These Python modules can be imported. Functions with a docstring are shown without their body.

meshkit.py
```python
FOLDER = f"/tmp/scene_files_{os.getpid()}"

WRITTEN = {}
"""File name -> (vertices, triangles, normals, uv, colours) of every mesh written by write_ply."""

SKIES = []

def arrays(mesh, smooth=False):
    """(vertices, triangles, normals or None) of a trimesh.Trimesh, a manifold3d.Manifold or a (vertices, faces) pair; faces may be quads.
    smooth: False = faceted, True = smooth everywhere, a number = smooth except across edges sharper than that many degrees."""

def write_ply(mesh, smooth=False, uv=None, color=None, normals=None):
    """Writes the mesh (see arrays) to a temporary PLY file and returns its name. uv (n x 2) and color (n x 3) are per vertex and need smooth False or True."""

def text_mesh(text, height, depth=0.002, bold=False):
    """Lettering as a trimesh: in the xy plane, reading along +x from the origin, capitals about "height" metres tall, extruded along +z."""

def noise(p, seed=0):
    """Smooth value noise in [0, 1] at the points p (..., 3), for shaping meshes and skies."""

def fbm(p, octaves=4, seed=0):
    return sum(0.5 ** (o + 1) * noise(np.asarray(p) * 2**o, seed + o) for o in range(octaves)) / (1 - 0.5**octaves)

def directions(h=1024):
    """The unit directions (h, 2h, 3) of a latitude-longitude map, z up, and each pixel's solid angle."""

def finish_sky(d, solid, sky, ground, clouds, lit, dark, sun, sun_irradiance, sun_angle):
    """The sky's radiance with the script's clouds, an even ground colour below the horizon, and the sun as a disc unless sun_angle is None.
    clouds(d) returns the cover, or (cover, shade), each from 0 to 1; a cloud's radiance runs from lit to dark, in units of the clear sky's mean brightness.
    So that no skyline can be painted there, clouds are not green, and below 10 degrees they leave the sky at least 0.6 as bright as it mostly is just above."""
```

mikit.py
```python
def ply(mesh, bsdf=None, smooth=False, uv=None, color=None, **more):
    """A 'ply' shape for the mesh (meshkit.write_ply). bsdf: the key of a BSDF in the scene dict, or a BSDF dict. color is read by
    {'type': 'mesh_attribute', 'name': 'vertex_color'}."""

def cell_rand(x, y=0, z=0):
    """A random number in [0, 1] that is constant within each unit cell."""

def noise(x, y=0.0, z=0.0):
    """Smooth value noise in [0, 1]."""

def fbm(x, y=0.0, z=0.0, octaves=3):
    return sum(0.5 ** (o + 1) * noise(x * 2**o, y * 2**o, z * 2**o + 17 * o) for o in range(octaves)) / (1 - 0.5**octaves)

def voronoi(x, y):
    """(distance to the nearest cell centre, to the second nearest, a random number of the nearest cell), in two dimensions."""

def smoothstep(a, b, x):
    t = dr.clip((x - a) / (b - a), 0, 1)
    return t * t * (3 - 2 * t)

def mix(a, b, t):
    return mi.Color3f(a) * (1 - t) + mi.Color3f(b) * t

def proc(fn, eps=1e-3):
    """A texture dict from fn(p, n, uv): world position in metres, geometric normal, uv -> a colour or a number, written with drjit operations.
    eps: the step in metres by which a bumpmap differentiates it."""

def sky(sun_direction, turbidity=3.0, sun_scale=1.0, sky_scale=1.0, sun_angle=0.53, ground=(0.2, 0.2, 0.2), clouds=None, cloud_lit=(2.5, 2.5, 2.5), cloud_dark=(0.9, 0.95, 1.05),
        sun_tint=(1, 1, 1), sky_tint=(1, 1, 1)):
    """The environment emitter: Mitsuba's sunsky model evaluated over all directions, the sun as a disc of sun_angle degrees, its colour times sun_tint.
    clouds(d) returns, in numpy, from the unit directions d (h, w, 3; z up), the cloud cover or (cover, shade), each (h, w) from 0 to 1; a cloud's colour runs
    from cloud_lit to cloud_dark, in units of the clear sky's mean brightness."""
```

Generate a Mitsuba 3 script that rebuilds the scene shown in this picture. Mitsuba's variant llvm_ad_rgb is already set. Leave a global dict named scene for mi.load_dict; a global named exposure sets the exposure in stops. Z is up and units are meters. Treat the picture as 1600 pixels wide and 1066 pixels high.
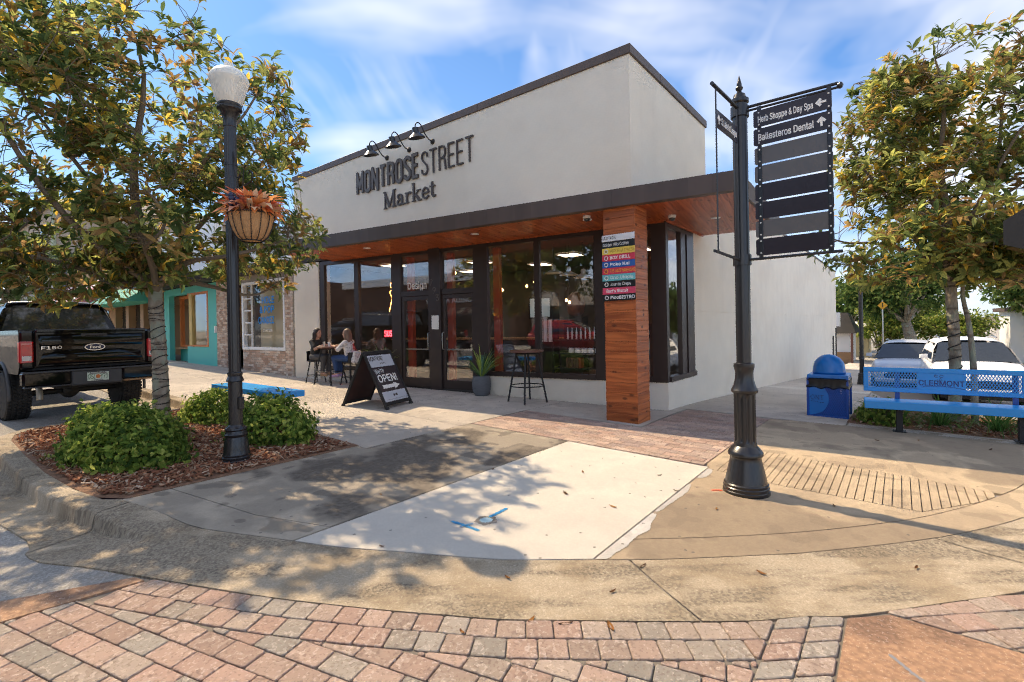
import math, numpy as np, trimesh, shapely, manifold3d, drjit as dr, mitsuba as mi, mikit, meshkit
from shapely.geometry import Polygon, LineString, box as sbox, Point
from shapely import affinity
from mikit import noise, fbm, smoothstep, mix, cell_rand, voronoi, proc

# ---------------------------------------------------------------- camera, sky, exposure
scene, labels = {}, {}
A_ = np.array
ROLL, PITCH, YAW, EYE = 0.0188, 0.0029, 0.51833, 1.16
FW = A_([-math.sin(YAW) * math.cos(PITCH), math.cos(YAW) * math.cos(PITCH), -math.sin(PITCH)])
RT = A_([math.cos(YAW), math.sin(YAW), 0.0])
UP = np.cross(RT, FW)
UPR = math.sin(ROLL) * RT + math.cos(ROLL) * UP
scene['camera'] = {'type': 'perspective', 'fov_axis': 'x', 'fov': 92.36, 'near_clip': 0.05, 'far_clip': 2000.0,
                   'principal_point_offset_y': 0.0204,
                   'to_world': mi.ScalarTransform4f().look_at(origin=[0, 0, EYE], target=[float(v) for v in A_([0, 0, EYE]) + FW], up=[float(v) for v in UPR])}
SUN = A_([-0.645, 0.0815, 0.76])


def clouds(d):
    """thin wind-drawn cirrus in fibres, thicker towards the horizon"""
    q = d[..., :2] / (d[..., 2:3] + 0.35)
    k = q[..., 0] * 0
    w1 = meshkit.fbm(np.stack([q[..., 0] * 1.1, q[..., 1] * 1.1, k + 3.0], -1), 3, 5) - 0.5
    w2 = meshkit.fbm(np.stack([q[..., 0] * 4, q[..., 1] * 4, k + 8.0], -1), 3, 6) - 0.5

    def fibres(ang, s, seed):
        c, n = math.cos(ang), math.sin(ang)
        a, b = q[..., 0] * c + q[..., 1] * n, -q[..., 0] * n + q[..., 1] * c
        b = b + w1 * 0.45 + w2 * 0.06
        return meshkit.fbm(np.stack([a * 1.1 * s + w1, b * 5.5 * s, k + seed], -1), 5, seed) * 0.74 + meshkit.fbm(np.stack([a * 2.4 * s, b * 19 * s, k + seed], -1), 3, seed + 3) * 0.26

    patch = meshkit.fbm(np.stack([q[..., 0] * 1.0 + 5.3, q[..., 1] * 1.0 + 0.6, k], -1), 4, 29)
    puff = meshkit.fbm(np.stack([q[..., 0] * 3.2 + w1 * 2, q[..., 1] * 3.2, k + 2], -1), 5, 31)
    f = np.maximum(fibres(0.55, 1.0, 41), fibres(1.9, 1.2, 57) * 0.98)
    f = np.clip((f * 0.75 + patch * 0.75 + puff * 0.55 - 0.90) / 0.40, 0, 1)
    low = np.exp(-np.clip(d[..., 2], 0, 1) / 0.13)
    cover = np.clip(f * 0.58 + low * 0.7 * np.clip(meshkit.fbm(d * 4 + 2, 4, 9) * 1.6 - 0.35, 0, 1), 0, 0.92)
    return cover, np.clip(0.3 - f * 0.4, 0, 1)


scene['sky'] = mikit.sky(SUN, turbidity=2.6, sun_scale=0.68, clouds=clouds, cloud_lit=(3.3, 3.15, 2.95), cloud_dark=(1.7, 1.65, 1.6), ground=(0.24, 0.21, 0.18), sun_tint=(1.06, 1.0, 0.88), sky_tint=(0.66, 0.88, 1.08))
exposure = 2.50

# ---------------------------------------------------------------- helpers
CA, SA = math.cos(0.14996), math.sin(0.14996)
CORNER = A_([-2.025, 9.39])
PX, PY = A_([CA, -SA]), A_([SA, CA])          # along the street front, and along the side street


def W(u, v):
    """street coordinates (u along the street, v away from it, from the shop's corner) to world x, y"""
    return float(CORNER[0] + PX[0] * u + PY[0] * v), float(CORNER[1] + PX[1] * u + PY[1] * v)


def toUV(x, y):
    return (x - CORNER[0]) * CA - (y - CORNER[1]) * SA, (x - CORNER[0]) * SA + (y - CORNER[1]) * CA


def gz(x, y):
    x, y = np.asarray(x, float), np.asarray(y, float)
    sp = 0.8 * np.log1p(np.exp(np.clip((np.minimum(y, 30) - 9.6) / 0.8, -30, 30))) + 15 * np.tanh(np.maximum(y - 30, 0) / 15)
    return -0.45 - 0.0235 * (np.clip(x, -45, 14) + 2) - 0.056 * sp


def sstep(a, b, x):
    t = np.clip((np.asarray(x, float) - a) / (b - a), 0, 1)
    return t * t * (3 - 2 * t)


def zr(x, y):
    """the roadway: flush with the walk at the corner ramp, a kerb's height below it elsewhere"""
    x = np.asarray(x, float)
    return gz(x, y) - 0.022 - 0.132 * sstep(-4.0, -5.3, x) - 0.1 * sstep(1.8, 3.4, x)


def numbered(key):
    if key not in used:
        used[key] = 1
        return key
    n = used[key]
    used[key] = n + 1
    return f'{key}_{n:03d}'


used = {}


def thing(name, label, cat, group=None, kind=None):
    k = numbered(name)
    labels[k] = {'label': label, 'category': cat}
    if group: labels[k]['group'] = group
    if kind: labels[k]['kind'] = kind
    return k


def raw(m):
    if isinstance(m, tuple): return m
    if hasattr(m, 'to_mesh'):
        q = m.to_mesh()
        return q.vert_properties[:, :3].astype(float), q.tri_verts.astype(int)
    return np.asarray(m.vertices, float), np.asarray(m.faces, int)


def put(key, m, bsdf, smooth=False, **kw):
    scene[key] = m if isinstance(m, dict) else mikit.ply(raw(m), bsdf, smooth=smooth, **kw)
    return key


def part(parent, name, m, bsdf=None, smooth=False, label=None, kind=None, **kw):
    k = numbered(parent + '__' + name)
    put(k, m, bsdf, smooth, **kw)
    if label or kind:
        labels[k] = {}
        if label: labels[k]['label'] = label
        if kind: labels[k]['kind'] = kind
    return k


def solo(name, label, cat, m, bsdf, smooth=False, group=None, kind=None, **kw):
    k = thing(name, label, cat, group, kind)
    return put(k, m, bsdf, smooth, **kw)


def structure(name, m, bsdf, smooth=False, label=None, kind='structure', **kw):
    k = numbered(name)
    labels[k] = {'kind': kind}
    if label: labels[k]['label'] = label
    if m is not None: put(k, m, bsdf, smooth, **kw)
    return k


def cat(ms):
    V, F, n = [], [], 0
    for m in ms:
        v, f = raw(m)
        V.append(v); F.append(f + n); n += len(v)
    return np.vstack(V), np.vstack(F)


def xf(m, M):
    v, f = raw(m)
    M = np.asarray(M, float)
    if np.linalg.det(M[:3, :3]) < 0: f = f[:, ::-1]
    return v @ M[:3, :3].T + M[:3, 3], f


def frame(o, x, y, z=None):
    x, y = np.asarray(x, float), np.asarray(y, float)
    M = np.eye(4)
    M[:3, 0], M[:3, 1], M[:3, 2], M[:3, 3] = x, y, (np.cross(x, y) if z is None else z), o
    return M


def place(x, y, z, yaw=0.0, s=1.0):
    c, n = math.cos(yaw) * s, math.sin(yaw) * s
    return A_([[c, -n, 0, x], [n, c, 0, y], [0, 0, s, z], [0, 0, 0, 1.0]])


def rot(axis, a):
    return trimesh.transformations.rotation_matrix(a, axis)


def move(x, y, z):
    M = np.eye(4); M[:3, 3] = x, y, z
    return M


BF = A_([[0, 3, 2], [0, 2, 1], [4, 5, 6], [4, 6, 7], [0, 1, 5], [0, 5, 4], [1, 2, 6], [1, 6, 5], [2, 3, 7], [2, 7, 6], [3, 0, 4], [3, 4, 7]])


def bb(x0, x1, y0, y1, z0, z1):
    return A_([[x0, y0, z0], [x1, y0, z0], [x1, y1, z0], [x0, y1, z0], [x0, y0, z1], [x1, y0, z1], [x1, y1, z1], [x0, y1, z1]], float), BF


def hexa(p):
    """box from 8 corners: lower ring of 4, upper ring of 4"""
    return np.asarray(p, float), BF


def hull(pts):
    return raw(manifold3d.Manifold.hull_points(np.asarray(pts, np.float64)))


def cb(x0, x1, y0, y1, z0, z1, b=0.004):
    """box with chamfered edges"""
    P = []
    for X, sx in ((x0, 1), (x1, -1)):
        for Y, sy in ((y0, 1), (y1, -1)):
            for Z, sz in ((z0, 1), (z1, -1)):
                P += [[X, Y + sy * b, Z + sz * b], [X + sx * b, Y, Z + sz * b], [X + sx * b, Y + sy * b, Z]]
    return hull(P)


def lathe(prof, n=28, squash=None):
    P = A_(prof, float)
    a = np.arange(n) / n * 2 * math.pi
    V = np.concatenate([np.stack([r * np.cos(a), r * np.sin(a), np.full(n, z)], 1) for r, z in P])
    F = []
    i = np.arange(n); j = (i + 1) % n
    for k in range(len(P) - 1):
        F += [np.stack([k * n + i, k * n + j, (k + 1) * n + j], 1), np.stack([k * n + i, (k + 1) * n + j, (k + 1) * n + i], 1)]
    F = np.vstack(F)
    V = np.vstack([V, [[0, 0, P[0, 1]], [0, 0, P[-1, 1]]]])
    F = np.vstack([F, np.stack([j, i, np.full(n, len(V) - 2)], 1), np.stack([(len(P) - 1) * n + i, (len(P) - 1) * n + j, np.full(n, len(V) - 1)], 1)])
    return V, F


def tube(pts, r, n=8, closed=False):
    P = np.asarray(pts, float)
    r = np.broadcast_to(np.asarray(r, float), (len(P),))
    T = np.gradient(P, axis=0)
    if closed: T = np.roll(P, -1, 0) - np.roll(P, 1, 0)
    T /= np.linalg.norm(T, axis=1, keepdims=True) + 1e-12
    ref = A_([0, 0, 1.0]) if abs(T[0, 2]) < 0.9 else A_([1.0, 0, 0])
    N = np.cross(T[0], ref); N /= np.linalg.norm(N)
    a = np.arange(n) / n * 2 * math.pi
    V = []
    for p, t, rr in zip(P, T, r):
        N = N - t * (N @ t); N /= np.linalg.norm(N) + 1e-12
        B = np.cross(t, N)
        V.append(p + rr * (np.cos(a)[:, None] * N + np.sin(a)[:, None] * B))
    m = len(P)
    V = np.vstack(V)
    i = np.arange(n); j = (i + 1) % n
    F = []
    for k in range(m if closed else m - 1):
        q = (k + 1) % m
        F += [np.stack([k * n + i, k * n + j, q * n + j], 1), np.stack([k * n + i, q * n + j, q * n + i], 1)]
    if not closed:
        V = np.vstack([V, P[:1], P[-1:]])
        F += [np.stack([j, i, np.full(n, m * n)], 1), np.stack([(m - 1) * n + i, (m - 1) * n + j, np.full(n, m * n + 1)], 1)]
    return V, np.vstack(F)


def curve(pts, n=12):
    """smooth Catmull-Rom line through the points"""
    P = np.asarray(pts, float)
    Q = np.vstack([2 * P[0] - P[1], P, 2 * P[-1] - P[-2]])
    out = []
    for i in range(1, len(Q) - 2):
        for t in np.linspace(0, 1, n, endpoint=False):
            a, b, c, d = Q[i - 1:i + 3]
            out.append(0.5 * (2 * b + (c - a) * t + (2 * a - 5 * b + 4 * c - d) * t * t + (3 * b - a - 3 * c + d) * t ** 3))
    return A_(out + [P[-1]])


def ring(cx, cy, cz, r, tr, n=28, m=6, ry=None):
    a = np.arange(n) / n * 2 * math.pi
    return tube(np.stack([cx + r * np.cos(a), cy + (ry or r) * np.sin(a), np.full(n, cz)], 1), tr, m, closed=True)


def geoms(s):
    return [q for q in getattr(s, 'geoms', [s]) if q.geom_type == 'Polygon' and q.area > 1e-9]


def extr(s, z0, z1):
    ms = []
    for q in geoms(s):
        m = trimesh.creation.extrude_polygon(q, z1 - z0, engine='earcut')
        ms.append((np.asarray(m.vertices) + [0, 0, z0], np.asarray(m.faces)))
    return cat(ms)


def sheet(s, zfun, dz, res=0.5, thick=0.0):
    """a sheet lying on the ground surface zfun; with thick > 0 a slab with side faces"""
    ms = []
    for q in geoms(s):
        v, f = trimesh.creation.triangulate_polygon(q, engine='earcut')
        v3, f = np.c_[v, np.zeros(len(v))], np.asarray(f)
        if res:
            v3, f = trimesh.remesh.subdivide_to_size(v3, f, res, max_iter=12)
        v3 = np.asarray(v3, float).copy()
        v3[:, 2] = zfun(v3[:, 0], v3[:, 1]) + dz
        n = np.cross(v3[f[:, 1]] - v3[f[:, 0]], v3[f[:, 2]] - v3[f[:, 0]])[:, 2]
        f = np.where((n < 0)[:, None], f[:, ::-1], f)
        ms.append((v3, f))
        if thick:
            for loop in [q.exterior, *q.interiors]:
                c = A_(loop.coords)
                z = zfun(c[:, 0], c[:, 1]) + dz
                k = len(c)
                V = np.vstack([np.c_[c, z], np.c_[c, z - thick]])
                i = np.arange(k - 1)
                ms.append((V, np.vstack([np.stack([i, i + k, i + 1], 1), np.stack([i + 1, i + k, i + 1 + k], 1)])))
    return cat(ms)


def uvpoly(pts):
    return Polygon([W(*p) for p in pts])


def text(s, height, depth=0.002, bold=False, width=None, center=False):
    m = meshkit.text_mesh(s, height, depth, bold)
    v = np.asarray(m.vertices, float).copy()
    v[:, 0] -= v[:, 0].min()
    if width: v[:, 0] *= width / v[:, 0].max()
    if center: v[:, 0] -= v[:, 0].max() / 2
    return v, np.asarray(m.faces)


rng = np.random.default_rng(7)
ORD = ['leftmost', 'second from the left', 'third from the left', 'fourth from the left', 'fifth from the left', 'sixth from the left', 'seventh from the left', 'eighth from the left']
# ---------------------------------------------------------------- materials
def rgb(*c): return {'type': 'rgb', 'value': [float(x) for x in (c if len(c) == 3 else c * 3)]}


def mat(key, color, rough=0.6, two=True, bump=None, bscale=1.0, **kw):
    b = {'type': 'principled', 'base_color': color if isinstance(color, dict) else rgb(*(color if isinstance(color, tuple) else (color,))), 'roughness': rough if isinstance(rough, dict) else float(rough), **kw}
    if bump: b = {'type': 'bumpmap', 'arbitrary': bump, 'scale': bscale, 'nested': b}
    scene[key] = {'type': 'twosided', 'nested': b} if two else b
    return key


VC = {'type': 'mesh_attribute', 'name': 'vertex_color'}


def concrete(base, warm, dark, amount, f=1.0, speck=0.10, seed=0.0):
    """concrete with mottling, stains with outlines of their own, and fine speckle"""
    def fn(p, n, uv):
        x, y = p.x * f + seed, p.y * f - seed
        big = fbm(x * 0.55, y * 0.55, 3.0 + seed, octaves=4)
        mid = fbm(x * 2.3 + 9, y * 2.3, seed, octaves=4)
        fine = noise(p.x * 95, p.y * 95, 1.0)
        grit = noise(p.x * 37, p.y * 37, 5.0)
        c = mix(base, warm, smoothstep(0.40, 0.62, mid))
        st = smoothstep(0.5, 0.58, big * 0.72 + mid * 0.33) * amount
        c = mix(c, dark, st * (0.75 + 0.25 * grit))
        c = mix(c, dark, smoothstep(0.72, 0.8, noise(x * 7.0, y * 7.0, 8.0)) * amount * 0.5)
        d1, d2, r = voronoi(p.x * 3.1 + seed, p.y * 3.1)      # trodden specks of gum and grit
        c = mix(c, (0.12, 0.105, 0.09), smoothstep(0.045, 0.025, d1) * smoothstep(0.45, 0.5, r) * 0.8)
        return c * (1 - speck + 2 * speck * (fine * 0.6 + grit * 0.4))
    return proc(fn)


def grit_bump(f1=120.0, f2=35.0):
    return proc(lambda p, n, uv: noise(p.x * f1, p.y * f1, p.z * f1) * 0.6 + noise(p.x * f2, p.y * f2, p.z * f2), eps=0.002)


mat('concrete_walk', concrete((0.41, 0.362, 0.30), (0.47, 0.415, 0.345), (0.25, 0.215, 0.175), 0.45), 0.85)
mat('concrete_clean', concrete((0.51, 0.468, 0.395), (0.55, 0.505, 0.425), (0.46, 0.42, 0.36), 0.5, speck=0.06, seed=3.0), 0.8)
mat('concrete_tan', concrete((0.35, 0.27, 0.18), (0.43, 0.335, 0.22), (0.19, 0.145, 0.10), 0.8, seed=6.0), 0.85)
mat('concrete_stained', concrete((0.26, 0.222, 0.172), (0.37, 0.315, 0.24), (0.085, 0.07, 0.055), 1.0, f=0.9, seed=11.0), 0.85)


def aggregate(p, n, uv):
    along, across = p.x * 0.8 + p.y * 0.55, p.y * 0.8 - p.x * 0.55
    streak = fbm(along * 2.0, across * 9.0, 2.0, octaves=4)
    big = fbm(p.x * 1.1, p.y * 1.1, 7.0, octaves=3)
    d1, d2, r = voronoi(p.x * 85, p.y * 85)
    c = mix(mix((0.355, 0.288, 0.20), (0.405, 0.335, 0.24), r), (0.30, 0.235, 0.155), smoothstep(0.4, 0.7, fbm(p.x * 4.0, p.y * 4.0, 5.0, octaves=4)))
    c = mix(c, (0.125, 0.10, 0.07), smoothstep(0.44, 0.62, streak * 0.55 + big * 0.5) * (0.32 + 0.48 * smoothstep(0.25, 0.85, noise(p.x * 75, p.y * 75))))
    return mix(c, (0.60, 0.52, 0.40), smoothstep(0.92, 0.97, r) * 0.22) * (0.84 + 0.3 * noise(p.x * 150, p.y * 150))


mat('gutter_concrete', proc(aggregate), 0.9, bump=proc(lambda p, n, uv: noise(p.x * 90, p.y * 90, 2.0) + 0.8 * noise(p.x * 30, p.y * 30, 2.0), eps=0.003), bscale=0.003)


def asphalt(p, n, uv):
    d1, d2, r = voronoi(p.x * 70, p.y * 70)
    c = mix((0.23, 0.215, 0.19), (0.37, 0.345, 0.305), r * r)
    return c * (0.75 + 0.5 * fbm(p.x * 0.9, p.y * 0.9, 1.0, octaves=3))


mat('asphalt', proc(asphalt), 0.9, bump=grit_bump(80.0, 30.0), bscale=0.004)
mat('added_lane_asphalt', proc(lambda p, n, uv: mi.Color3f(0.07, 0.068, 0.066) * (0.7 + 0.6 * noise(p.x * 60, p.y * 60, 1.0))), 0.9)
mat('cement_grey', concrete((0.44, 0.42, 0.39), (0.52, 0.50, 0.46), (0.30, 0.27, 0.23), 0.5, seed=15.0), 0.85)
mat('bedding', (0.17, 0.148, 0.12), 0.95)
# pavers: colour of each unit from its vertices, grain from a second layer of light and dark chips
scene['paver'] = {'type': 'twosided', 'nested': {'type': 'bumpmap', 'arbitrary': proc(lambda p, n, uv: noise(p.x * 120, p.y * 120, p.z * 120) + 0.7 * noise(p.x * 45, p.y * 45, p.z * 45), eps=0.002), 'scale': 0.005, 'nested': {
    'type': 'blendbsdf', 'weight': proc(lambda p, n, uv: smoothstep(0.50, 0.9, noise(p.x * 110, p.y * 110, 3.0)) * 0.45 + 0.18 * smoothstep(0.45, 0.75, fbm(p.x * 9, p.y * 9, 4.0))),
    'a': {'type': 'diffuse', 'reflectance': VC},
    'b': {'type': 'diffuse', 'reflectance': proc(lambda p, n, uv: mix((0.17, 0.13, 0.105), (0.58, 0.50, 0.43), smoothstep(0.5, 0.6, noise(p.x * 60, p.y * 60, 9.0))))}}}}
mat('orange_concrete', proc(lambda p, n, uv: mix((0.33, 0.195, 0.115), (0.21, 0.125, 0.08), smoothstep(0.45, 0.68, fbm(p.x * 3, p.y * 3, 2.0, octaves=4))) * (0.75 + 0.5 * noise(p.x * 60, p.y * 60)) + mi.Color3f(0.10) * smoothstep(0.78, 0.9, noise(p.x * 130, p.y * 130, 2.0))), 0.9)


def stucco(base, dirt):
    def fn(p, n, uv):
        m = fbm(p.x * 0.8 + p.y * 0.5, p.z * 1.1, 3.0, octaves=4)
        drip = fbm((p.x + p.y) * 5.0, p.z * 0.5, 6.0, octaves=3)
        tr = fbm((p.x * CA - p.y * SA) * 2.6, p.z * 3.4, (p.x * SA + p.y * CA) * 2.6, octaves=4)
        c = mix(base, dirt, smoothstep(0.42, 0.75, m) * 0.5 + smoothstep(0.6, 0.85, drip) * 0.2)
        return c * (0.94 + 0.10 * tr) * (0.97 + 0.06 * noise(p.x * 50, p.y * 50, p.z * 50))
    return proc(fn)


mat('stucco', stucco((0.80, 0.725, 0.60), (0.73, 0.65, 0.53)), 0.85)


def cedar(dark, light, fx, fz, plank):
    """wood: grain lines run level, each plank (its height given) with its own tone and knots"""
    def fn(p, n, uv):
        h = p.x * CA - p.y * SA if plank else p.x
        w = p.x * SA + p.y * CA if plank else p.y
        along = (h + w) if plank else w
        cross = p.z if plank else h
        tone = cell_rand(dr.floor((cross - (-0.47)) / plank), dr.floor(n.x * 2.5 + 7)) if plank else cell_rand(dr.floor(cross / 0.14), 3)
        g = fbm(along * fx + tone * 31, cross * fz + noise(along * 2.5 + tone * 9, cross * 6) * 2.2, tone * 17, octaves=4)
        c = mix(dark, light, smoothstep(0.25, 0.75, g) * 0.75 + tone * 0.35)
        k1, k2, kr = voronoi(along * 2.6 + tone * 13, cross * 5.0 + tone * 7)
        return mix(c, (0.09, 0.03, 0.012), smoothstep(0.16, 0.06, k1) * smoothstep(0.45, 0.6, kr) * 0.8)
    return proc(fn)


mat('cedar_pillar', cedar((0.22, 0.050, 0.014), (0.52, 0.155, 0.046), 1.4, 38.0, 0.165), 0.42, specular=0.4)
mat('cedar_soffit', cedar((0.25, 0.050, 0.014), (0.48, 0.12, 0.034), 1.2, 40.0, 0), 0.38, specular=0.4)
mat('bronze_metal', (0.036, 0.024, 0.021), 0.38, specular=0.5)
mat('fascia_metal', proc(lambda p, n, uv: mix((0.105, 0.070, 0.055), (0.066, 0.046, 0.038), fbm(p.x * 7, p.y * 7, p.z * 0.8, octaves=3)) * (0.9 + 0.2 * cell_rand(dr.floor(p.x / 0.33), 2))), 0.5, specular=0.5)
mat('black_paint', (0.012, 0.012, 0.014), 0.28, specular=0.6, clearcoat=0.3)
mat('black_matte', (0.018, 0.017, 0.017), 0.6)
mat('sign_black', (0.028, 0.02, 0.026), 0.28, specular=0.5)
mat('sign_grey', (0.135, 0.125, 0.12), 0.25, specular=0.5)
mat('white_paint', (0.78, 0.77, 0.74), 0.5)
mat('letter_white', (0.82, 0.80, 0.76), 0.5)
mat('letter_brown', (0.052, 0.036, 0.03), 0.5)
mat('letter_grey', (0.105, 0.09, 0.082), 0.55)
mat('steel', (0.55, 0.55, 0.54), 0.3, metallic=1.0)
mat('dark_iron', (0.06, 0.055, 0.05), 0.55, metallic=0.6)
mat('chrome', (0.75, 0.75, 0.76), 0.12, metallic=1.0)
mat('blue_paint', (0.010, 0.27, 0.66), 0.3, specular=0.5, clearcoat=0.4)
mat('deep_blue_paint', (0.010, 0.075, 0.36), 0.3, specular=0.5, clearcoat=0.3)
mat('bag_black', (0.012, 0.012, 0.012), 0.35)
scene['pane_clear'] = {'type': 'thindielectric', 'int_ior': 1.4}
scene['pane'] = {'type': 'thindielectric', 'int_ior': 2.1}
mat('frosted_glass', (0.80, 0.77, 0.67), 0.3, specular=0.5)
mat('dark_glass', (0.014, 0.018, 0.02), 0.05, specular=0.9, clearcoat=1.0)
mat('car_black', (0.005, 0.005, 0.006), 0.035, specular=0.4)
mat('car_white', (0.74, 0.75, 0.77), 0.25, specular=0.5, clearcoat=1.0)
mat('car_silver', (0.55, 0.57, 0.60), 0.28, metallic=0.35, clearcoat=1.0)
mat('car_red', (0.36, 0.012, 0.016), 0.2, specular=0.5, clearcoat=1.0)
mat('red_lens', (0.55, 0.008, 0.012), 0.08, specular=0.8, clearcoat=1.0)
mat('clear_lens', (0.62, 0.60, 0.60), 0.1, specular=0.8)
mat('rubber', proc(lambda p, n, uv: mi.Color3f(0.022, 0.021, 0.020) * (0.7 + 0.8 * noise(p.x * 25, p.y * 25, p.z * 25))), 0.75)
mat('plastic_grey', (0.065, 0.066, 0.07), 0.5)


def bark(p, n, uv):
    b = fbm(p.x * 16, p.y * 16, p.z * 9, octaves=4)
    b = b - 0.45 * smoothstep(0.62, 0.72, noise(p.x * 3.0, p.y * 3.0, p.z * 26.0))
    l = smoothstep(0.52, 0.6, fbm(p.x * 6 + 3, p.y * 6, p.z * 4, octaves=3))
    c = mix((0.15, 0.12, 0.088), (0.44, 0.385, 0.30), b)
    return mix(c, (0.30, 0.33, 0.25), l * 0.75)


mat('bark', proc(bark), 0.9, bump=proc(lambda p, n, uv: fbm(p.x * 25, p.y * 25, p.z * 12, octaves=3), eps=0.003), bscale=0.02)
mat('twig', (0.20, 0.155, 0.11), 0.85)
scene['leaf'] = {'type': 'principledthin', 'base_color': VC, 'roughness': 0.36, 'diff_trans': 1.15, 'eta': 1.45, 'spec_trans': 0.0}
scene['leaf_matte'] = {'type': 'principledthin', 'base_color': VC, 'roughness': 0.5, 'diff_trans': 0.7, 'eta': 1.35, 'spec_trans': 0.0}
mat('tinted', VC, 0.6)
mat('tinted_gloss', VC, 0.3, specular=0.5)
scene['tinted_flat'] = {'type': 'twosided', 'nested': {'type': 'diffuse', 'reflectance': VC}}
mat('soil', proc(lambda p, n, uv: mix((0.10, 0.05, 0.028), (0.26, 0.15, 0.09), fbm(p.x * 30, p.y * 30, 1.0, octaves=3))), 0.95)
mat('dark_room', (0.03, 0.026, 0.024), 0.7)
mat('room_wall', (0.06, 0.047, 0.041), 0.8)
mat('red_jamb', (0.40, 0.055, 0.025), 0.5)
mat('wood_top', proc(lambda p, n, uv: mix((0.10, 0.042, 0.03), (0.20, 0.095, 0.065), fbm(p.x * 5, p.y * 70, 1.0, octaves=3))), 0.4)
mat('wood_plain', (0.34, 0.20, 0.10), 0.6)
mat("tan_blind", (0.42, 0.34, 0.20), 0.8); mat("ochre_wall", (0.34, 0.22, 0.11), 0.8); mat("green_awning", (0.06, 0.30, 0.22), 0.7); mat("awning_red", (0.46, 0.17, 0.17), 0.8); mat("siding", proc(lambda p, n, uv: mi.Color3f(0.44, 0.36, 0.27) * (0.82 + 0.18 * smoothstep(0.05, 0.2, p.z / 0.3 - dr.floor(p.z / 0.3)))), 0.8); mat("sage_trim", (0.33, 0.36, 0.24), 0.7); mat("pale_yellow", (0.55, 0.46, 0.26), 0.8)
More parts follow.
